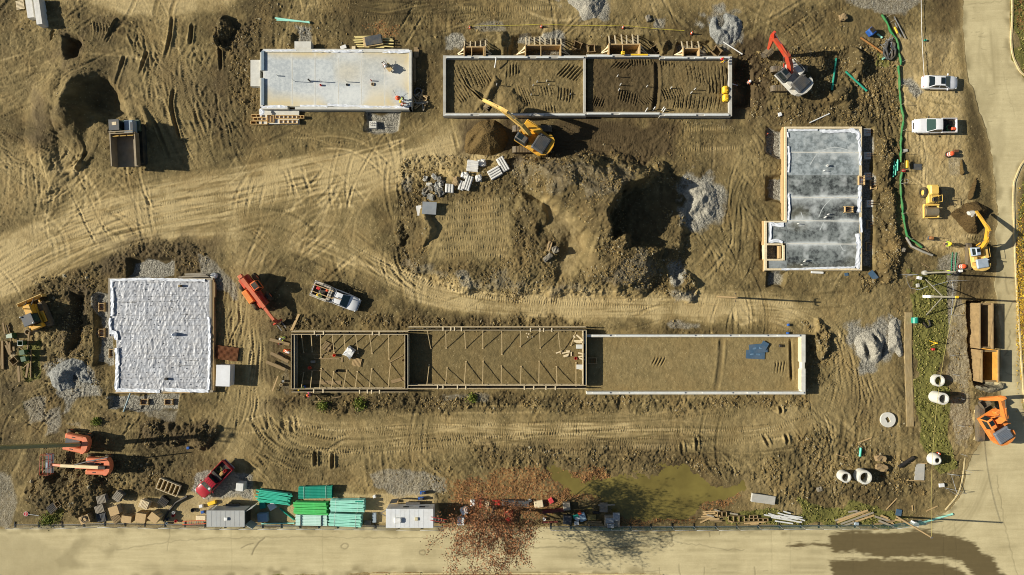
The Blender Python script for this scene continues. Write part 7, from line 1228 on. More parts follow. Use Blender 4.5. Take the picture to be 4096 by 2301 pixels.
# clutter by the grey trailer and under the tree
def box_thing(name, label, px, py, s, rz, mat, cat=None, lz=0.0, b=.05, parts=None): m = MB(); m.rbox((0, 0, s[2] / 2), s, b=b); o = m.build(name, mat); o.location = V(px, py, s[2]) + Vector((0, 0, lz + .01)); o.rotation_euler.z = R(rz); return tag(o, label, cat or name.replace("_", " "))
TARP = M("clear_wrap", (150, 176, 190), .3, .15, 3, dirt=.1, bump=.4)
for a in (("block_pallet", "white wrapped block pallet on the gravel beside the maroon pickup", 958, 1950, (1.0, 1.05, 1.2), -6, M("white_wrap", (214, 214, 206), .5, .1, 3, dirt=.15, bump=.4)), ("tool_bag", "long yellow bag beside the grey trailer's side door", 846, 2014, (1.1, .45, .4), 18, SAFY), ("tool_box", "white tool box in the clutter left of the grey trailer", 803, 2026, (.5, .4, .35), 10, PLAST), ("tool_box", "blue tool box in the clutter left of the grey trailer", 809, 2050, (.45, .35, .3), 10, BLUE), ("cardboard_box", "tan board sheet leaning left of the grey trailer", 803, 2073, (1.3, .6, .3), 0, PALEW), ("wrapped_pallet", "plastic wrapped pallet of fittings right of the grey trailer", 1049, 2072, (1.35, 1.15, .7), 5, TARP), ("plastic_bag", "clear bag of fittings beside the teal pipe bundle", 1087, 2026, (1.0, .9, .5), 30, PLAST), ("fittings_heap", "teal wrapped fittings heap behind the trailer doors", 1049, 2022, (.8, .9, .4), 10, TEALD), ("bucket", "white cooler box standing alone above the pipe stacks", 1497, 1988, (.4, .36, .4), 20, PLAST), ("plywood_box", "small plywood box beside the white office trailer", 1585, 2006, (.62, .4, .35), -2, WOOD), ("concrete_block", "grey block left of the white office trailer", 1497, 2072, (.5, 1.3, .4), 2, M("grey_blue_paint", (150, 164, 172))), ("rubble_bag", "heap of stone scraps beside the tilted pale pipe bundle", 1470, 2092, (.9, .6, .35), 0, ROCK),
          ("white_bag", "white bulk bag under the red tree's upper left", 1890, 2014, (.6, .8, .6), 0, PLAST), ("white_bag", "white bulk bag under the red tree nearest the trailer", 1856, 2046, (.9, .9, .7), 20, PLAST), ("white_bag", "white bulk bag under the red tree by the road edge", 1843, 2088, (.9, 1.0, .7), 0, PLAST), ("plywood_box", "tan plywood box under the red tree", 1947, 2022, (.6, 1.0, .7), -12, PALEW), ("steel_crate", "long dark steel crate under the red tree", 2063, 2014, (3.6, .75, .7), -2, DGREY), ("scaffold_stack", "red scaffold frame under the red tree's crown centre", 2034, 2068, (1.1, 1.5, .6), -4, REDP), ("scaffold_stack", "upright red frame under the red tree's left half", 1922, 2015, (.3, 1.1, .6), 0, REDP), ("scaffold_stack", "flat red frame between the tan box and the dark crate", 1985, 2012, (1.1, .7, .3), 0, REDP), ("steel_bundle", "bundle of dark red steel bars right of the red tree", 2215, 2046, (3.0, .4, .5), 6, M("dark_red", (98, 34, 32), .6, .2, 3, dirt=.2)), ("steel_bundle", "short dark red bar bundle by the road edge", 2200, 2090, (2.2, .2, .3), 3, M("dark_red", (98, 34, 32))), ("tool_crate", "crate of red fittings right of the red tree", 2270, 2082, (1.1, 1.1, .7), -4, DGREY), ("tool_crate", "small crate with two orange rings right of the red tree", 2267, 2027, (.95, 1.0, .6), 4, WOODG),
          ("plastic_sheet", "clear plastic sheet covering stacked signs", 2330, 2070, (.9, 1.1, .35), 20, TARP), ("pallet_box", "olive bale beside the beams near the pond", 2368, 2072, (1.1, .7, .5), 0, M("olive_bale", (122, 110, 62), .9, .2, 4)), ("dark_beam", "black box section beside the pallet steps", 2385, 2052, (.9, .3, .3), -4, BLACK), ("grey_crate", "lower grey crate of the stack beside the pond", 2450, 2086, (2.0, 1.3, .8), -2, WOODG), ("red_bag", "small red bag near the white plastic under the tree's right side", 2205, 2004, (.6, .7, .3), 30, M("pink_red_bag", (206, 60, 70), .6, .15, 4)), ("white_scrap", "heap of pale scrap beside the red bag", 2155, 2018, (1.2, .9, .4), 10, PALEW), ("blue_barrel", "small blue drum beside the site pole's long shadow", 3155, 1300, (.32, .3, .3), 20, BLUE), ("blue_barrel", "second small blue drum just above the stripped bay's wall", 3153, 1333, (.35, .25, .3), 0, BLUE), ("traffic_tub", "dark round tub in the stripped bay's right end", 3123, 1384, (.38, .38, .3), 0, BLACK), ("paint_tin", "blue tin on the dirt by the lift's shadow", 751, 1793, (.35, .35, .35), 0, BLUE), ("white_scrap", "white sheet scrap on the soil below the grey slab", 3270, 1090, (1.7, .3, .12), -3, PLAST), ("white_scrap", "white scrap on the soil left of the grey slab's top", 3120, 458, (.5, .5, .15), 20, PLAST), ("tub", "small crate standing on the upper pallet in the west bay", 1318, 1394, (.45, .35, .3), 20, WOODD), ("wood_block", "wooden block in the shade of the west bay", 1251, 1448, (.6, .35, .3), 5, WOODG)):
    box_thing(a[0], a[1], a[2], a[3], a[4], a[5], a[6])
for x, y, s, lb in ((2462, 2060, (.9, 1.0, .3), "upper grey panel on the crate stack beside the pond"), (2436, 2076, (1.1, .7, .3), "middle grey panel on the crate stack beside the pond"), (2440, 2097, (.9, .5, .3), "lowest grey panel on the crate stack beside the pond")): box_thing("paving_slab", lb, x, y, s, 0, M("blue_grey_concrete", (150, 156, 158)), "panel", .8)
def tub(label, px, py, r, h, mat, ri=.85, name="bucket"): m = MB(); m.lathe([(0, 0), (r * .85, 0), (r, h), (r * ri, h), (r * ri * .85, .05), (0, .05)], 16); o = m.build(name, mat); o.location = V(px, py, h) + Vector((0, 0, .02)); return tag(o, label, name.replace("_", " "))
for a in (("red bucket standing above the west bay's batten", 1336, 1422, .2, .4, ORANGEC), ("red ring bucket in the west bay's shaded end", 1238, 1472, .24, .3, ORANGEC), ("black drum standing in the lower half of the west bay", 1348, 1484, .2, .5, BLACK), ("pale bucket on gravel left of the formwork, upper one", 1132, 1525, .15, .35, PLAST), ("pale bucket on gravel left of the formwork, lower one", 1124, 1540, .2, .35, PALEW), ("red bucket hanging by the dividing wall clutter", 2303, 1434, .2, .4, REDP), ("pale tub beside the white bag in the west bay", 1403, 1426, .22, .35, PALEW), ("beige pail on the west bay's right wall", 1613, 1442, .2, .3, WOODD), ("white pail by the white bag under the west wall", 1270, 1340, .18, .3, PLAST), ("dark pail in the can cluster left of the orange ladder", 668, 2078, .2, .4, DGREY), ("white rimmed pail in the can cluster left of the orange ladder", 693, 2052, .2, .4, PLAST), ("red pail in the can cluster left of the orange ladder", 691, 2064, .2, .4, REDP), ("red can at the can cluster's right edge", 702, 2086, .18, .35, REDP), ("grey pail nearest the road in the can cluster", 666, 2094, .16, .35, M("grey_blue_paint", (150, 164, 172))), ("white ringed pail above the clutter under the tree", 2120, 2003, .2, .35, PLAST), ("white pail in the crate clutter right of the red tree", 2177, 2078, .2, .35, PLAST), ("small blue drum lying on the gravel beside the dirt edge", 3702, 160, .14, .3, TEALD), ("grey barrel lid tub in front of the cluttered trailer door", 770, 2042, .28, .3, BLACK)): tub(*a)
chunk("white bulk bag sitting on the west bay floor", 1397, 1410, (1.0, 1.25, .8), -35, PLAST, None, (.1, .1), cat="bulk bag", name="bulk_bag", rough=.5)
for x, y, lb in ((1690, 1973, "upper blue wheelbarrow-like pump beside the white trailer"), (1683, 1996, "lower blue pump beside the white trailer")):
    t = thing("water_pump", lb, "pump", V(x, y, .5), R(5), "blue pumps"); m = MB(); m.cyl((-.35, 0, .35), (.35, 0, .35), .22, n=14); m.build("tank", BLUE, t); m = MB(); m.rbox((.1, 0, .62), (.4, .3, .2), b=.04); m.build("motor", DGREY, t)
    for s in (-1, 1): m = MB(); m.bar((-.4, s * .2, .1), (.75, s * .2, .1), .05); m.build("skid", STEEL, t)
t = thing("portable_toilet", "blue barrel shaped hopper with a dark mouth near the upper end of the silt sock", "hopper", V(3492, 122, 1.0), R(40)); t.name = "hopper"; m = MB(); m.rbox((0, 0, .5), (.75, .9, 1.0), b=.12, top=(1.15, 1.1)); m.build("body", BLUE, t); m = MB(); m.rbox((.05, .1, 1.03), (.6, .7, .06), b=.05); m.build("mouth", BLACK, t)
for i in range(9): a = random.uniform(0, 3.14); x, y = 3545 + random.uniform(-18, 18), 190 + random.uniform(-35, 40); board(x - 20 * math.cos(a), y - 20 * math.sin(a), x + 20 * math.cos(a), y + 20 * math.sin(a), .05, .04, GALV, "loose grey rod in the tangle beside the rusty pipe", "rods in the tangle", "rod", "rod", .25)
m = MB(); m.tube([(math.cos(a * .7) * (.6 + .3 * math.sin(a)), math.sin(a * .7) * 1.3, .15 + .12 * math.sin(a * 2.3)) for a in range(34)], .14, 6); o = m.build("netting", M("charcoal_netting", (62, 64, 64), .8, .2, 4, dirt=.2)); o.location = V(3560, 200, .2); tag(o, "crumpled charcoal netting beside the rusty pipe", "netting")
for r, lb in (((3572, 70, 3618, 158), "right long steel rail beside the silt sock's upper end"), ((3575, 95, 3600, 152), "left short steel rail beside the silt sock's upper end")): board(*r, .08, .06, GALV, lb, None, "steel_bar", "steel bar", .2)
# silt sock and its stakes
SOCK = M("silt_sock_green", (44, 122, 64), .7, .2, 4, dirt=.2, bump=.3)
for pts, lb in (([(3525, 60), (3545, 90), (3562, 130), (3585, 158), (3592, 195), (3600, 240), (3601, 262)], "uppermost length of green silt sock, curving past the rail pair"), ([(3592, 264), (3596, 320), (3597, 360), (3604, 430), (3612, 480), (3604, 530), (3602, 600), (3602, 650)], "longest green silt sock length, running beside the parked vehicles"), ([(3605, 690), (3600, 740), (3604, 800), (3609, 850)], "short green silt sock length beside the roller"), ([(3608, 850), (3614, 890), (3626, 944), (3658, 969), (3683, 990)], "lowest green silt sock length, bending towards the poles")):
    q = spline(pts, 14); m = MB(); m.tube([G(a, b, .2) for a, b in q], [.14 + .04 * math.sin(i * 1.7) + .02 * math.sin(i * 3.1) for i in range(len(q))], 9); tag(m.build("silt_sock", SOCK), lb, "silt sock")
m = MB(); p = G(3578, 125); m.rbox((0, 0, .42), (.25, .95, .16), b=.05); o = m.build("yellow_hose", SAFY); o.location = p; o.rotation_euler.z = R(25); tag(o, "yellow cover lying on the green silt sock", "cover"); m = MB(); m.rbox((0, 0, .5), (.32, 1.0, .2), b=.05); o = m.build("yellow_barrier", SAFY); o.location = G(3620, 660); tag(o, "yellow plastic barrier piece beside the short teal pipes", "barrier"); m = MB(); m.rbox((0, 0, .3), (.4, .3, .3), b=.05); o = m.build("red_container", REDP); o.location = G(3612, 684); tag(o, "red container under the yellow barrier piece", "container")
def stake(px, py, h=1.1, lean=0.0, mat=None, label=None, group=None, name="stake", r=.025): p = G(px, py); m = MB(); m.cyl((0, 0, -.1), (lean, 0, h), r, n=6); o = m.build(name, mat or WOODG); o.location = p; return tag(o, label, name.replace("_", " "), group)
for x, y in ((3600, 345), (3602, 420), (3606, 525), (3600, 615), (3604, 685), (3604, 735), (3606, 855), (3630, 958), (3545, 70), (3560, 90), (3605, 250)): stake(x, y, 1.2, .1, label="thin stake beside the green silt sock", group="stakes along the silt sock")
for x, y in ((3795, 1420), (3812, 1498), (3830, 1592), (3830, 1700), (3840, 1815), (3802, 1260), (3860, 1880), (3745, 2060)): stake(x, y, 1.3, .05, GALV, "thin metal post along the right verge fence line", "verge fence posts", "marker_post")
# rope line on cones, cones and drums
def cone(px, py, label, s=1.0):
    t = thing("traffic_cone", label, "traffic cone", V(px, py, .4), random.uniform(0, 6), "orange traffic cones"); m = MB(); m.rbox((0, 0, .03), (.42, .42, .06), b=.02); m.build("base", BLACK if s > .9 else ORANGEC, t); m = MB(); m.lathe([(.15, .06), (.035, .72), (0, .73)], 14); o = m.build("body", ORANGEC, t); m = MB(); m.lathe([(.125, .34), (.085, .52)], 14); m.build("band", PLAST, o); return t
CON = [(1879, 108), (2166, 104), (2493, 108), (2768, 131)]
for (x, y), lb in zip(CON, ("orange cone at the left end of the yellow rope", "second orange cone along the yellow rope", "third orange cone along the yellow rope", "orange cone at the right end of the yellow rope, by the gravel pile")): cone(x, y, lb)
m = MB(); pts = []
for a, b in zip(CON[:-1], CON[1:]):
    for i in range(8): u = i / 8; pts.append(G(a[0] + (b[0] - a[0]) * u, a[1] + (b[1] - a[1]) * u) * 1); pts[-1].z = .62 - .3 * math.sin(math.pi * u)
m.tube(pts, .022, 5); tag(m.build("rope", M("yellow_rope", (214, 200, 60), .7, .1, 5, dirt=.1)), "yellow rope strung between the orange cones", "rope")
cone(3070, 535, "orange cone on the gravel pit left of the grey slab"); cone(3757, 1815, "orange cone behind the cone shaped manhole ring"); cone(1116, 1375, "orange cone in the trench between two bridging planks")
t = None
def drum(px, py, label, rz=0, lying=False):
    t = thing("traffic_drum", label, "traffic drum", V(px, py, .6), R(rz)); T = Matrix.Translation((0, 0, .3)) @ Matrix.Rotation(R(90), 4, 'Y') @ Matrix.Translation((0, 0, -.45)) if lying else None; m = MB(); m.T = T; m.lathe([(0, 0), (.3, 0), (.29, .9), (.2, .98), (0, 1)], 18); b = m.build("body", ORANGEC, t)
    for z in (.25, .6): m = MB(); m.T = T; m.lathe([(.303, z), (.298, z + .15)], 18); m.build("band", PLAST, b)
    m = MB(); m.T = T; m.lathe([(.3, -.0), (.42, .0), (.42, .08), (.3, .1)], 18); m.build("base", BLACK, t); return t
drum(3803, 616, "orange and white traffic drum on the gravel below the white pickup"); drum(3852, 1066, "orange and white traffic drum beside the small yellow excavator"); box_thing("grating", "rusty grating leaning behind the lone traffic drum", 3826, 604, (.7, .35, .3), 0, REBAR); box_thing("rubber_mat", "dark square mat on the gravel beside the silt sock", 3670, 668, (1.15, .85, .05), -2, M("charcoal_mat", (70, 74, 76), .8, .1, 3, dirt=.15)); box_thing("white_pot", "white plastic pot beside the lower traffic drum", 3846, 1084, (.5, .35, .3), 5, PLAST)
box_thing("sand_bag", "pale sandbag on the soil beside the silt sock", 3621, 602, (.7, .4, .2), 5, CONC); box_thing("white_box", "white box on the grass between the two utility poles", 3680, 1112, (.55, .4, .5), -15, PLAST); box_thing("white_box", "pale block on the grass below the white box", 3674, 1142, (.4, .5, .3), 10, CONC); box_thing("white_cabinet", "white cabinet strapped near the corner pole's teal pipe", 3666, 2098, (.75, .5, .8), -15, PLAST); box_thing("grey_box", "grey drain box on the verge beside the plank stack", 3428, 2096, (.6, .4, .3), -10, M("grey_blue_paint", (150, 164, 172))); box_thing("red_marker", "red bag on the grass beside the yellow level tripod", 3735, 1398, (.4, .3, .3), 0, REDP); box_thing("white_bag", "white sack on the soil by the corner fence frame", 3768, 1942, (.7, .5, .25), 5, PLAST)
m = MB(); [m.bar((0, 0, 1.1), (.45 * math.cos(a), .45 * math.sin(a), 0), .05) for a in (0.4, 2.5, 4.6)]; m.rbox((0, 0, 1.2), (.3, .2, .2), b=.04); o = m.build("survey_level", SAFY); o.location = V(3736, 1372, .6); tag(o, "yellow survey level on a tripod standing in the grass", "survey level")
t = thing("plate_compactor", "small plate compactor left alone on the gravel near the lower silt sock", "compactor", V(3731, 953, .5), R(170)); m = MB(); m.rbox((0, 0, .12), (.8, .5, .2), b=.04); m.build("plate", DGREY, t); m = MB(); m.rbox((.1, 0, .45), (.45, .4, .45), b=.06); m.build("engine", M("compactor_brown", (150, 96, 50)), t); m = MB(); m.tube([(-.3, -.2, .3), (-1.0, -.2, .95), (-1.0, .2, .95), (-.3, .2, .3)], .025, 5); m.build("handle", BLACK, t)
def steel_drain(): pass
m = MB(); m.tube([G(3690, 1290, .15), G(3705, 1310, .15), G(3718, 1300, .15), G(3712, 1280, .15)], .14, 6); tag(m.build("drain_hose", BLACK), "bent black hose piece lying on the grass", "hose"); m = MB(); m.tube([G(3672, 2060, .1), G(640, 640, .1) * 0 + G(3680, 2070, .1)], .03, 5); m = None
m = MB(); m.tube([V(655, 2085, .1) + Vector((0, 0, .2)), V(672, 2050, .1) + Vector((0, 0, .2)), V(705, 2010, .1) + Vector((0, 0, .2)), V(752, 1985, .1) + Vector((0, 0, .2))], [.1, .14, .16, .2], 8); tag(m.build("black_pipe_roll", BLACK), "curved black plastic roll leading from the can cluster to the maroon pickup", "plastic roll")
stack_frame("grey timber form bundle lying on the dirt left of the maroon pickup", 628, 1928, 716, 1972, PALEW, "grey form bundle", .45).rotation_euler.z = R(-22)
# stop sign lying on the concrete apron
t = thing("stop_sign", "red octagonal STOP sign lying on the ground in the lower left corner", "sign", G(106, 2055, .12), R(82)); m = MB(); m.prism([(.33 * math.cos(R(22.5 + 45 * i)), .33 * math.sin(R(22.5 + 45 * i))) for i in range(8)], 0, .012); m.build("plate", M("sign_white", (222, 220, 216), .4, .04, 3, dirt=.1), t); m = MB(); m.prism([(.30 * math.cos(R(22.5 + 45 * i)), .30 * math.sin(R(22.5 + 45 * i))) for i in range(8)], .012, .016); m.build("face", M("sign_red", (170, 24, 36), .4, .06, 3, dirt=.1), t); letters(t, "STOP", (0, 0, .02), .21, (0, 0, 0), PLAST); m = MB(); m.bar((0, -.3, -.03), (0, -1.7, -.03), .06); m.build("post", GALV, t)
for i, (x, y, rz, w, h, mt, lb) in enumerate(((2303, 2066, 20, .7, .5, TEAL, "teal road sign plate in the sign pile"), (2309, 2076, -15, .6, .45, PLAST, "white road sign plate in the sign pile"), (2318, 2052, 35, .45, .45, ORANGEC, "orange road sign plate on top of the sign pile"), (2306, 2092, 5, .6, .5, PLAST, "lowest white road sign plate in the sign pile"))): m = MB(); m.rbox((0, 0, 0), (w, h, .03), b=.01); o = m.build("road_sign", mt); o.location = V(x, y, .3) + Vector((0, 0, .3 + .06 * i)); o.rotation_euler.z = R(rz); tag(o, lb, "sign")
# poles and wires
POLE = M("pole_wood", (150, 128, 92), .85, .2, 2, dirt=.2, grain=(5, 5, .6)); POLEG = M("pole_grey", (138, 134, 118), .7, .12, 3, dirt=.15)
def pole(label, px, py, h, r, mat, extras=None, name="utility_pole"):
    t = thing(name, label, "pole", G(px, py)); m = MB(); m.cyl((0, 0, -.3), (0, 0, h), r * 1.15, r * .8, 12); m.build("shaft", mat, t)
    for nm, fn, mt in extras or (): m = MB(); fn(m); m.build(nm, mt, t)
    return t
pole("utility pole on the grass with a white base box and two long braces", 3700, 1186, 6.5, .14, POLEG, [("base_box", lambda m: m.rbox((0, 0, .75), (.7, .36, 1.5), b=.04), PLAST), ("brace", lambda m: m.bar((0, 2.3, .1), (.05, .1, 3.6), .1), POLEG), ("brace", lambda m: m.bar((.1, -2.5, .1), (.05, -.1, 3.6), .1), POLEG), ("cap", lambda m: m.rbox((0, 0, 6.55), (.4, .3, .15), b=.03), SAFY)])
pole("utility pole standing in a round concrete foot just above the braced pole", 3694, 1092, 6.6, .12, POLEG, [("foot", lambda m: m.lathe([(0, 0), (.32, 0), (.32, .5), (.28, .55), (0, .55)], 16), CONC)]); pole("tall wooden corner pole with a cabinet at its foot beside the road junction", 3587, 2067, 7.6, .12, POLE, [("cap", lambda m: m.rbox((0, 0, 7.55), (.3, .2, .12), b=.03), STEEL)]); pole("lone wooden pole beside the dirt track with a very long shadow", 2874, 1187, 7.4, .12, POLE, [("cross_arm", lambda m: m.bar((-.1, -.45, 7.1), (-.1, .45, 7.1), .1), POLE), ("insulator", lambda m: m.rbox((-.1, .45, 7.25), (.14, .14, .2), b=.03), BLACK), ("insulator", lambda m: m.rbox((-.1, -.45, 7.25), (.14, .14, .2), b=.03), BLACK)])
def wire(label, a, b, sag, mat, r=.035): m = MB(); a, b = Vector(a), Vector(b); m.tube([a.lerp(b, i / 24) - Vector((0, 0, sag * 4 * (i / 24) * (1 - i / 24))) for i in range(25)], r, 5); return tag(m.build("overhead_wire", mat), label, "wire")
wire("yellowish cable strung from the corner pole to the braced pole", G(3587, 2067) + Vector((0, 0, 7.5)), G(3700, 1186) + Vector((0, 0, 6.4)), 1.6, M("straw_rope", (176, 164, 96), .8, .1, 5, dirt=.1), .02); wire("dashed looking white rope running up from the parked white car", V(3688, 320) + Vector((0, 0, .5)), V(3676, -40) + Vector((0, 0, .5)), .2, PLAST, .03)
# barriers made of thin steel, by the poles and at the corner
def frame(label, pts, mat=None, r=.03, name="bent_railing"): m = MB(); m.tube([G(a, b, z) for a, b, z in pts], r, 6); return tag(m.build(name, mat or GALV), label, "fence frame")
frame("bent steel frame left of the upper utility pole", [(3596, 1100, .05), (3665, 1098, .6), (3600, 1106, 1.2), (3612, 1130, 1.0), (3640, 1152, .05), (3665, 1160, .6), (3690, 1145, 1.2)]); frame("steel fence frame leaning on the grass right of the braced pole", [(3725, 1145, .05), (3790, 1122, 1.0), (3870, 1124, 1.1), (3790, 1122, 1.0), (3800, 1158, .8), (3805, 1260, .1)]); frame("steel fence frame at the road corner with a pole and white sack", [(3790, 1896, .05), (3830, 1896, .9), (3790, 1896, .9), (3812, 1970, .9), (3850, 1965, .9), (3780, 1952, .05), (3818, 1975, .3)])
frame("grey silt fence strip curving below the lowest silt sock", [(3620, 950, .3), (3640, 985, .3), (3680, 1005, .3), (3725, 1022, .3)], M("grey_silt_fabric", (150, 146, 134), .8, .1, 4), .16, "silt_fence"); m = MB(); m.tube([(math.cos(a) * .5, math.sin(a) * .35, .4 + .1 * math.sin(a * 3)) for a in np.linspace(0, 18, 60)], .02, 4); o = m.build("wire_tangle", GALV); o.location = G(3612, 728); tag(o, "tangle of grey wire over the green silt sock", "wire tangle")
# temporary fence along the road
def scrim(name, rgb, al):
    m, t, b = new_mat(name); b.inputs['Base Color'].default_value = lin(rgb) + (1,); b.inputs['Roughness'].default_value = .8; b.inputs['Alpha'].default_value = al; return m
def temp_fence(label, pts, h, mat, every=72):
    q = [np.array(p, float) for p in pts]; t = thing("temporary_fence", label, "fence", G(*pts[0])); o = G(*pts[0]); prev = None
    for a, b in zip(q[:-1], q[1:]):
        n = max(1, int(np.linalg.norm(b - a) / every))
        for i in range(n):
            p0 = G(*(a + (b - a) * i / n)) - o; p1 = G(*(a + (b - a) * (i + 1) / n)) - o; p0.z = p1.z = 0; m = MB()
            m.tube([p0 + Vector((0, 0, .1)), p0 + Vector((0, 0, h)), p1 + Vector((0, 0, h)), p1 + Vector((0, 0, .1))], .025, 5); m.tube([p0 + Vector((0, 0, .15)), p1 + Vector((0, 0, .15))], .02, 5); pn = m.build("panel_frame", GALV, t); m = MB(); m.bar(p0 + Vector((0, 0, h / 2 + .1)), p1 + Vector((0, 0, h / 2 + .1)), .006, h - .2, up=(0, 0, 1)); m.build("mesh", mat, pn); m = MB(); d = (p1 - p0).normalized(); nn = Vector((-d.y, d.x, 0)); m.bar(p0 + nn * .4 + Vector((0, 0, .06)), p0 - nn * .4 + Vector((0, 0, .06)), .12, .08); m.build("foot", BLACK, pn)
    return t
temp_fence("grey mesh fence along the road from the left edge to the trailers", [(60, 2098), (250, 2098), (420, 2092), (900, 2100), (1500, 2102), (1780, 2104)], 1.7, scrim("mesh_grey", (150, 164, 172), .16)); temp_fence("see-through mesh fence along the road from the red tree to the lower right corner", [(2200, 2104), (2600, 2106), (2860, 2104), (3200, 2100), (3560, 2098), (3680, 2080)], 1.7, scrim("mesh_teal", (96, 148, 146), .30))
# ---------------------------------------------------------------- heaps of gravel and soil
def heap_mat(name, lo, hi, sc=9.0):
    m, t, b = new_mat(name); pos = t.nodes.new("ShaderNodeNewGeometry").outputs['Position']; v = t.nodes.new("ShaderNodeTexVoronoi"); v.inputs['Scale'].default_value = sc; t.links.new(pos, v.inputs['Vector']); s = t.nodes.new("ShaderNodeSeparateColor"); t.links.new(v.outputs['Color'], s.inputs[0])
    n = noise_tex(t, pos, .8, 6, .65); col = mixc(t, mth(t, 'ADD', mth(t, 'MULTIPLY', s.outputs[0], .5), mth(t, 'MULTIPLY', n, .5)), lin(lo), lin(hi)); t.links.new(col, b.inputs['Base Color']); b.inputs['Roughness'].default_value = .95; b.inputs['Specular IOR Level'].default_value = .2
    bn = t.nodes.new("ShaderNodeBump"); bn.inputs['Strength'].default_value = .8; bn.inputs['Distance'].default_value = .08; t.links.new(mth(t, 'ADD', n, mth(t, 'MULTIPLY', v.outputs['Distance'], -.8)), bn.inputs['Height']); t.links.new(bn.outputs[0], b.inputs['Normal']); return m
GRV = heap_mat("pale_gravel", (104, 100, 88), (188, 182, 164)); GRVB = heap_mat("blue_grey_gravel", (94, 95, 90), (166, 166, 158)); SOILH = heap_mat("fresh_dark_soil", (64, 50, 29), (96, 78, 46), 6); SOILM = heap_mat("moist_brown_soil", (76, 62, 36), (112, 92, 55), 6)
def pile(name, label, poly, top, slope, mat, dents=(), rough=.075, cat=None):
    wn, d = sdf(poly, 24, .6); x = GX[wn]; y = GY[wn]; u = np.clip(d / d.max(), 0, 1); h = top * u ** 1.1 * (1.35 - .35 * u); k = sm(0, 30, d)
    for cx, cy, rx, ry, an, dep in dents:
        c, q = math.cos(R(an)), math.sin(R(an)); u = ((x - cx) * c + (y - cy) * q) / rx; v = (-(x - cx) * q + (y - cy) * c) / ry; h = h - dep * np.exp(-(u * u + v * v) ** 1.5)
    h = h + k * (rough * (vnoise(16, seed=61, x=x, y=y) + .7 * vnoise(8, seed=62, x=x, y=y)) +   .05 * vnoise(34, seed=63, x=x, y=y)); z = Z[wn] + np.where(d > 0, np.maximum(h, -.03) + .03, d * .02 - .02)
    o = grid_mesh(name, (x[0] - CX) / S, (CY - y[:, 0]) / S, z, None, mat); bm = bmesh.new(); bm.from_mesh(o.data); zf = (d > -6).ravel(); bmesh.ops.delete(bm, geom=[v for v in bm.verts if not zf[v.index]], context='VERTS'); bm.to_mesh(o.data); bm.free(); return tag(o, label, cat or name.replace("_", " "))
pile("gravel_pile", "pale round gravel pile alone between the spoil heap and the grey slab", [(2727, 785), (2755, 735), (2825, 722), (2866, 758), (2876, 830), (2858, 882), (2795, 897), (2738, 862)], 1.0, .75, GRV, [(2800, 840, 20, 60, 35, .35), (2770, 790, 12, 50, 60, .25)])
pile("gravel_pile", "gravel pile with a hollowed crater near the north wall's right end", [(2834, 110), (2850, 70), (2903, 48), (2947, 66), (2967, 110), (2956, 155), (2920, 181), (2863, 177), (2837, 146)], 1.2, .9, GRVB, [(2900, 105, 26, 42, -35, .8), (2880, 95, 14, 25, 10, .4)])
pile("gravel_pile", "grey gravel pile cut by the photo's top edge", [(2250, -60), (2430, -60), (2415, 20), (2380, 78), (2330, 84), (2308, 50), (2268, 18)], .9, .75, GRV); pile("gravel_pile", "pale gravel pile with two dug hollows at the right end of the track", [(3416, 1378), (3426, 1343), (3464, 1319), (3506, 1316), (3537, 1354), (3540, 1416), (3506, 1454), (3464, 1450), (3433, 1430)], 1.05, 1.0, GRV, [(3468, 1402, 13, 34, -18, .9), (3502, 1356, 10, 22, -25, .7), (3532, 1402, 10, 30, 15, .5)])
pile("gravel_pile", "blue grey gravel pile with a trailing tail near the green bins", [(196, 1495), (232, 1458), (287, 1431), (332, 1442), (386, 1545), (343, 1536), (310, 1519), (298, 1552), (249, 1569), (210, 1541)], 1.1, .75, GRVB, [(300, 1500, 26, 30, 40, .5), (350, 1520, 8, 60, -30, .25), (325, 1500, 6, 55, -30, .25)])
pile("soil_pile", "rounded dark soil pile just left of the large yellow excavator", [(1858, 590), (1868, 526), (1925, 488), (1980, 482), (2015, 500), (2032, 545), (2015, 600), (1962, 624), (1908, 620), (1862, 612)], 2.5, 1.0, SOILM, [(1900, 570, 16, 40, 40, .8)]); pile("soil_pile", "fresh dark soil heap dumped on the roadside by the small excavator", [(3803, 857), (3828, 836), (3868, 814), (3915, 806), (3962, 836), (3948, 865), (3920, 880), (3912, 934), (3874, 928), (3840, 898)], 1.5, .9, SOILH, [(3850, 850, 20, 30, 20, .4)])
pile("soil_pile", "broken asphalt and soil heap between the ochre trench box and the orange excavator", [(3895, 1532), (3960, 1528), (4030, 1530), (4020, 1552), (3960, 1566), (3905, 1560)], .7, .8, heap_mat("asphalt_rubble", (84, 80, 66), (150, 142, 116), 4), rough=.14); pile("gravel_pile", "long low tongue of pale grit beside the pavement strip", [(3556, 1290), (3585, 1270), (3615, 1420), (3600, 1430), (3575, 1400), (3545, 1400)], .5, .6, GRV)
pile("soil_pile", "thin ridge of dark soil spilled above the roadside heap", [(3876, 798), (3886, 740), (3900, 706), (3896, 770), (3888, 800)], .7, 1.2, SOILH); pile("soil_pile", "short ridge of dark soil on the gravel between drum and roller", [(3842, 694), (3846, 640), (3852, 632), (3856, 690), (3850, 700)], .5, 1.2, SOILM)
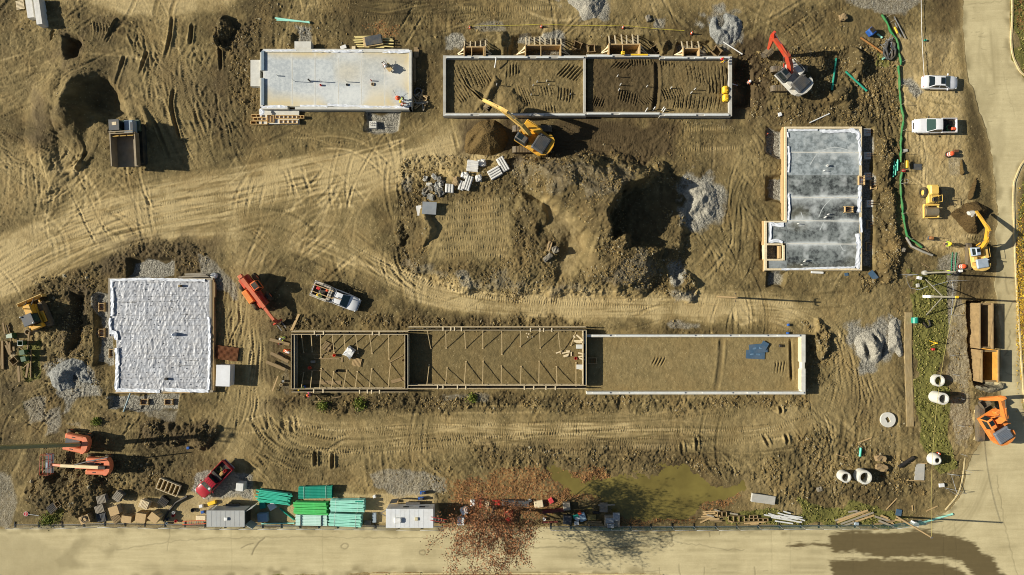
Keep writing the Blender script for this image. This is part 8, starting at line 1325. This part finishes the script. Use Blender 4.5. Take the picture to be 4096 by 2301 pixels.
# pond
m, t, b = new_mat("murky_water"); pos = t.nodes.new("ShaderNodeNewGeometry").outputs['Position']; n = noise_tex(t, pos, .25, 5, .6); t.links.new(mixc(t, ramp(t, n, [(.35, 0.0), (.7, 1.0)]), lin((110, 98, 50)), lin((134, 121, 62))), b.inputs['Base Color']); b.inputs['Roughness'].default_value = .18; b.inputs['Specular IOR Level'].default_value = .5; b.inputs['Alpha'].default_value = .92
mb = MB(); a_, b_ = G(2185, 2090), G(3015, 1850); mb.box(((a_.x + b_.x) / 2, (a_.y + b_.y) / 2, -.26), (b_.x - a_.x, b_.y - a_.y, .22)); tag(mb.build("pond_water", m), kind="structure")
# ---------------------------------------------------------------- people
SKIN = M("skin", (190, 140, 112), .6, .08, 6, dirt=0); LIME = M("hivis_lime", (206, 236, 60), .7, .08, 5, dirt=.05); HORA = M("hivis_orange", (244, 106, 50), .7, .08, 5, dirt=.05); JEAN = M("denim", (52, 66, 92), .85, .15, 6, dirt=.15); DKCL = M("dark_work_clothes", (50, 48, 46), .85, .15, 6, dirt=.15); PINK = M("magenta_cloth", (214, 62, 150), .7, .1, 6, dirt=.05); BLUEC = M("blue_cloth", (40, 96, 190), .7, .1, 6, dirt=.05)
def skinned(name, jo, ed, mat, parent, root=0):
    me = bpy.data.meshes.new(name); me.from_pydata([j[:3] for j in jo], ed, []); o = bpy.data.objects.new(name, me); COL.objects.link(o); o.parent = parent; md = o.modifiers.new("skin", 'SKIN'); md.use_smooth_shade = True
    for i, j in enumerate(jo): s = me.skin_vertices[0].data[i]; s.radius = (j[3], j[4] if len(j) > 4 else j[3]); s.use_root = i == root
    o.modifiers.new("smooth", 'SUBSURF').render_levels = 1; me.materials.append(mat); return o
def person(label, loc, rz, top, pants, hat, pose="stand", vest=None):
    t = thing("person", label, "person", loc, R(rz), None); hz, lean, kn = dict(stand=(.93, 4, .06), walk=(.91, 8, .22), bend=(.86, 62, .12), kneel=(.50, 38, .42))[pose]; sl, cl = math.sin(R(lean)), math.cos(R(lean)); up = lambda d, y=0, f=0: (d * sl + f * cl, y, hz + d * cl - f * sl)
    B = []; E = []
    def ad(p, r, par=None): B.append((*p, *(r if isinstance(r, tuple) else (r,)))); E.append((par, len(B) - 1)) if par is not None else None; return len(B) - 1
    pe = ad((0, 0, hz), (.15, .11)); wa = ad(up(.2), (.135, .10), pe); ch = ad(up(.42), (.16, .115), wa); nk = ad(up(.56), .055, ch); hd = ad(up(.66, 0, .02), .085, nk); ht = ad(up(.78, 0, .02), .075, hd); ad(up(.68, 0, .12), .018, hd)
    legs = []; arms = []
    for s in (-1, 1):
        f = kn * (1 if pose != "walk" else s); hp = ad((0, s * .10, hz - .05), .085, pe); k_ = (f * .9 if pose != "kneel" else (.40 if s > 0 else .12), s * .12, (hz - .05) * .52 if pose != "kneel" else (.46 if s > 0 else .08)); an = (f * .3 - .02 if pose != "kneel" else (.36 if s > 0 else -.30), s * .12, .09 if pose != "kneel" or s > 0 else .07); k = ad(k_, .06, hp); a = ad(an, .045, k); ad((an[0] + .17, s * .13, .045), .042, a); legs.append((hp, k, a, len(B) - 1))
        sh = ad(up(.46, s * .19), .06, ch); drop = .28 if pose in ("stand", "walk") else .26; p = Vector(up(.46, s * .21)); el = p + Vector((.08, s * .07, -drop)); wr = el + Vector((.16, -s * .04, -.18)); e = ad(tuple(el), .042, sh); w_ = ad(tuple(wr), .03, e); pl = ad(tuple(wr + Vector((.05, 0, -.05))), (.036, .018), w_); arms.append((sh, e, w_))
        for q in range(4): b0 = wr + Vector((.075, s * (.03 - .02 * q), -.075)); f0 = ad(tuple(b0), .010, pl); ad(tuple(b0 + Vector((.035, 0, -.045 - .008 * (q in (1, 2))))), .008, f0)
        f0 = ad(tuple(wr + Vector((.05, -s * .045, -.05))), .011, w_); ad(tuple(wr + Vector((.09, -s * .055, -.08))), .009, f0)
    skinned("body", B, E, SKIN, t)
    J = [tuple(x * 1.0 for x in B[i][:3]) + tuple(r + .022 for r in B[i][3:]) for i in (pe, wa, ch)]; JE = [(0, 1), (1, 2)]
    for sh, e, w_ in arms: n0 = len(J); J += [B[sh][:3] + (.078,), B[e][:3] + (.06,), B[w_][:3] + (.048,)]; JE += [(2, n0), (n0, n0 + 1), (n0 + 1, n0 + 2)]
    skinned("jacket", J, JE, top, t)
    T_ = [B[pe][:3] + (.165, .125)]; TE = []
    for hp, k, a, to in legs: n0 = len(T_); T_ += [B[hp][:3] + (.10,), B[k][:3] + (.078,), B[a][:3] + (.066,)]; TE += [(0, n0), (n0, n0 + 1), (n0 + 1, n0 + 2)]
    skinned("trousers", T_, TE, pants, t)
    h = MB(); c = up(.74, 0, .02); h.T = Matrix.Translation(c) @ Matrix.Rotation(R(lean * .6), 4, 'Y'); h.lathe([(.175, .0), (.135, .01), (.13, .06), (.10, .115), (.05, .14), (.0, .145)], 16); h.box((.12, 0, .005), (.12, .18, .015)); h.build("hard_hat", hat, t)
    if vest: h = MB(); h.T = Matrix.Translation(up(.40)) @ Matrix.Rotation(R(lean), 4, 'Y'); [h.box((-.145, y, .0), (.02, .06, .42)) for y in (-.09, .09)]; h.build("reflective_band", vest, t)
    return t
YH = M("hat_yellow", (240, 200, 40), .4, .05, 5, dirt=0); WH = M("hat_white", (230, 230, 226), .4, .05, 5, dirt=0); RH = M("hat_red", (210, 40, 44), .4, .05, 5, dirt=0)
def at(px, py, z): p = F(px, py, z + .9); p.z = z; return p
for a in (("worker in a lime vest and yellow hat bending at the pale slab's corner", at(1610, 391, .96), 250, LIME, DKCL, YH, "bend"), ("worker in an orange vest kneeling at the pale slab's lower edge", at(1606, 418, .96), 60, HORA, DKCL, WH, "kneel"), ("person in white bending over the barrow on the pale slab", at(1533, 251, .96), 300, M("white_shirt", (222, 222, 220)), DKCL, WH, "bend"), ("worker in jeans and yellow vest with red hat bending over the wall corner", at(2906, 239, 1.22), 180, SAFY, JEAN, RH, "bend"), ("worker in orange standing in the dark pit by the end wall", V(2993, 331, 1), 20, HORA, DKCL, WH, "stand"), ("person in a lime jacket standing alone by the roadside soil heap", V(3799, 976, 1.2), 180, LIME, DKCL, YH, "walk"), ("worker in lime and white beside the traffic drum and green ladder", V(3817, 1091, 1.2), 180, LIME, JEAN, WH, "bend"), ("worker in a lime jacket in the trench above the bridging planks", V(1143, 1349, .8), 200, LIME, DKCL, WH, "bend"), ("worker in bright orange in the trench between the bridging planks", V(1139, 1403, .8), 340, HORA, HORA, WH, "bend"), ("worker in lime jacket and blue trousers inside the west bay's lower corner", V(1217, 1548, .8), 210, LIME, BLUEC, YH, "bend"), ("worker in orange and magenta walking outside the west bay's lower form", V(1238, 1580, 1.2), 180, PINK, DKCL, M("hat_orange", (240, 110, 40), .4, .05, 5, dirt=0), "walk"), ("worker in lime bending over the white work pickup's bed", at(1283, 1189, .76), 140, LIME, DKCL, YH, "kneel")): person(*a, vest=PLAST)
t = thing("wheelbarrow", "tan wheelbarrow beside the bending person on the pale slab", "wheelbarrow", at(1552, 266, .96) + Vector((0, 0, .02)), R(-50)); m = MB(); m.loft([[(-.25, -.2, .35), (.3, -.2, .35), (.3, .2, .35), (-.25, .2, .35)], [(-.45, -.36, .72), (.6, -.36, .66), (.6, .36, .66), (-.45, .36, .72)]], smooth=False); m.build("tray", PLY, t); wheel(t, (.6, 0, .2), .2, .1)
for s in (-1, 1): m = MB(); m.bar((.6, s * .1, .2), (-1.1, s * .3, .7), .04); m.build("handle", WOODD, t); m = MB(); m.bar((-.3, s * .22, .4), (-.35, s * .25, 0), .04); m.build("leg", STEEL, t)
t = thing("power_trowel", "orange handled tool standing near the lime vested worker on the pale slab", "tool", at(1590, 392, .1) + Vector((0, 0, .86)), R(120)); m = MB(); m.lathe([(.3, 0), (.3, .08), (.12, .2), (0, .22)], 14); m.build("head", ORANGEC, t); m = MB(); m.bar((0, 0, .2), (.9, 0, 1.0), .04); m.build("handle", STEEL, t)
# ---------------------------------------------------------------- trees, weeds, grass, leaves, stones
def leaf_mat(name, cols, rough=.7):
    m, t, b = new_mat(name); g = t.nodes.new("ShaderNodeNewGeometry"); n = t.nodes.new("ShaderNodeValToRGB"); e = n.color_ramp.elements; e[0].color = lin(cols[0]) + (1,); e[1].color = lin(cols[-1]) + (1,)
    for i, c in enumerate(cols[1:-1]): e.new((i + 1) / (len(cols) - 1)).color = lin(c) + (1,)
    t.links.new(g.outputs['Random Per Island'], n.inputs[0]); t.links.new(n.outputs[0], b.inputs['Base Color']); b.inputs['Roughness'].default_value = rough; b.inputs['Specular IOR Level'].default_value = .2; return m
def quads(name, pts, size, mat, parent=None, flat=.6, seed=1, tri=False):
    """many separate leaf-sized faces"""
    rs = np.random.default_rng(seed); n = len(pts); pts = np.asarray(pts, np.float32); a = rs.uniform(0, 6.28, n); nz = rs.uniform(flat, 1, n); th = np.arccos(nz); ph = rs.uniform(0, 6.28, n)
    N = np.stack([np.sin(th) * np.cos(ph), np.sin(th) * np.sin(ph), nz], 1); U = np.stack([np.cos(a), np.sin(a), np.zeros(n)], 1); U -= N * (U * N).sum(1, keepdims=True); U /= np.linalg.norm(U, axis=1, keepdims=True) + 1e-6; W = np.cross(N, U); s = (size * rs.uniform(.6, 1.4, n))[:, None]
    co = np.stack([pts - U * s, pts + W * s * .55, pts + U * s, pts - W * s * .55], 1).reshape(-1, 3); q = np.arange(n * 4).reshape(n, 4); o = raw_mesh(name, co, q, None, mat, False)
    if parent: o.parent = parent
    return o
def tree(label, base, h, rad, mat, n_leaf, seed, lsize=.14, bark=None, split=.28, dens=5, lean=(0, 0)):
    rs = random.Random(seed); t = thing("tree", label, "tree", base); mb = MB(); tips = []
    def grow(p, d, l, r, lev):  # trunk, limbs, twigs
        n = 5 if lev < 2 else 3; pts = [p]; rr = [r]
        for i in range(n): d = (d + Vector((rs.uniform(-1, 1), rs.uniform(-1, 1), rs.uniform(-.5, .7))) * .16).normalized(); p = p + d * (l / n); pts.append(p); rr.append(max(.016, r * (1 - .55 * (i + 1) / n)))
        mb.tube(pts, rr, 7 if lev < 2 else 4, caps=False)
        if lev >= 3: tips.extend(pts[1:])
        if lev < 4:
            k = (dens if lev == 0 else 4 if lev < 3 else 3)
            for i in range(k):
                j = rs.randint(2 if lev else 3, n); a = rs.uniform(0, 6.28); sp = rs.uniform(.6, 1.25); dd = (d * .75 + Vector((math.cos(a), math.sin(a), .25)) * sp).normalized(); grow(pts[j], dd, l * rs.uniform(.58, .82), rr[j] * .66, lev + 1)
    grow(Vector((0, 0, -.2)), Vector((lean[0], lean[1], 1)).normalized(), h * split, h * .020, 0); mb.build("trunk", bark or M("tree_bark", (104, 88, 70), .9, .25, 6, dirt=.1), t, fix=False)
    k = np.random.default_rng(seed); T = np.array([tuple(v) for v in tips]); P_ = T[k.integers(0, len(T), n_leaf)] + k.normal(0, .28, (n_leaf, 3)); quads("crown", P_, lsize, mat, t, .2, seed); return t
tree("sparse red brown autumn tree overhanging the road beside the white office trailer", G(1978, 2030), 15.0, 8, leaf_mat("autumn_leaves", [(98, 68, 46), (142, 94, 60), (172, 118, 76), (122, 78, 50)]), 12500, 12, .10, dens=10, split=.40)
tree("bright yellow autumn tree at the right edge of the photo", G(4118, 1195), 8.5, 4, leaf_mat("yellow_leaves", [(196, 158, 30), (236, 200, 60), (214, 176, 40), (170, 140, 40)]), 9000, 5, .15, dens=7)
GL = leaf_mat("weed_leaves", [(58, 72, 24), (104, 120, 44), (130, 132, 54), (80, 92, 34)])
def weed(label, px, py, r, n, seed):
    t = thing("weed_clump", label, "weeds", G(px, py)); k = np.random.default_rng(seed); m = MB()
    for i in range(9): a = k.uniform(0, 6.28); q = k.uniform(.2, .9) * r; m.tube([(0, 0, 0), (q * .5 * math.cos(a), q * .5 * math.sin(a), .3), (q * math.cos(a), q * math.sin(a), .5)], .012, 4)
    m.build("stems", GL, t, fix=False); p = k.normal(0, r * .45, (n, 3)); p[:, 2] = np.abs(k.normal(.25, .2, n)); quads("leaves", p, .10, GL, t, .3, seed)
for i, (x, y, r, lb) in enumerate(((1440, 1615, .9, "larger green weed clump below the west bay"), (1292, 1622, .7, "smaller green weed clump below the west bay"), (195, 2078, 1.2, "olive bush at the road edge near the STOP sign"), (1890, 1590, .6, "low weeds below the middle bay"), (390, 1685, .6, "yellowish weeds between the membrane slab and the boom lifts"))): weed(lb, x, y, r, 500, 60 + i)
def scatter(mask, n, seed, thr=.45):
    k = np.random.default_rng(seed); w = np.where(mask > thr, mask, 0).ravel().astype(np.float64); i = k.choice(len(w), n, p=w / w.sum()); jx = k.uniform(-1.5, 1.5, n); jy = k.uniform(-1.5, 1.5, n); return np.stack([(GX.ravel()[i] + jx - CX) / S, (CY - GY.ravel()[i] - jy) / S, Z.ravel()[i]], 1)
GN = GRASS * np.clip(.55 + .9 * vnoise(22, seed=71) + .5 * vnoise(60, seed=72), 0, 1); pts = scatter(GN, 24000, 3, .25); pts[:, 2] += .06; tag(quads("grass", pts, .13, leaf_mat("grass_blades", [(76, 82, 34), (124, 122, 58), (152, 140, 84), (98, 100, 46)]), None, .1, 4), kind="stuff")
LF = LEAF * np.clip(.5 + .8 * vnoise(30, seed=73), 0, 1) * (dr < -4); pts = scatter(LF, 16000, 5, .2); pts[:, 2] += .03; tag(quads("fallen_leaves", pts, .09, leaf_mat("fallen_leaf", [(88, 58, 36), (136, 94, 56), (168, 126, 78), (106, 70, 42)]), None, .75, 6), kind="stuff")
YL = np.exp(-((GX - 4118) / 90) ** 2 - ((GY - 1200) / 260) ** 2) * (GX > 4062); pts = scatter(YL, 7000, 7, .02); pts[:, 2] = np.where(pts[:, 0] < (4070 - CX) / S, .17, pts[:, 2] + .04); tag(quads("fallen_leaves", pts, .09, leaf_mat("fallen_yellow_leaf", [(190, 150, 40), (228, 190, 66), (160, 120, 46)]), None, .8, 8), kind="stuff")
RK = np.clip(ROUGH - .75, 0, 1.6) * (dr < -20) * (1 - GRASS) * np.clip(.3 + vnoise(40, seed=75), 0, 1); pts = scatter(RK, 26000, 9, .05); k = np.random.default_rng(10); n = len(pts)
base = np.array([(1, 0, 0), (-1, 0, 0), (0, 1, 0), (0, -1, 0), (0, 0, 1), (0, 0, -.6)], np.float32); fc = np.array([(0, 2, 4), (2, 1, 4), (1, 3, 4), (3, 0, 4), (2, 0, 5), (1, 2, 5), (3, 1, 5), (0, 3, 5)]); s = (k.gamma(2.0, .035, n) + .025).clip(.03, .34)[:, None, None]; an = k.uniform(0, 6.28, n); c, q = np.cos(an)[:, None], np.sin(an)[:, None]; v = base[None] * k.uniform(.6, 1.3, (n, 6, 1)) * np.array([1, .75, .6])
v = np.stack([v[..., 0] * c - v[..., 1] * q, v[..., 0] * q + v[..., 1] * c, v[..., 2]], -1) * s + pts[:, None, :]; f = (fc[None] + (np.arange(n) * 6)[:, None, None]).reshape(-1, 3); tag(raw_mesh("soil_clods", v.reshape(-1, 3), f, None, leaf_mat("clod_soil", [(88, 72, 42), (128, 108, 66), (150, 130, 86), (108, 90, 54), (160, 150, 122)], .95), False), kind="stuff")
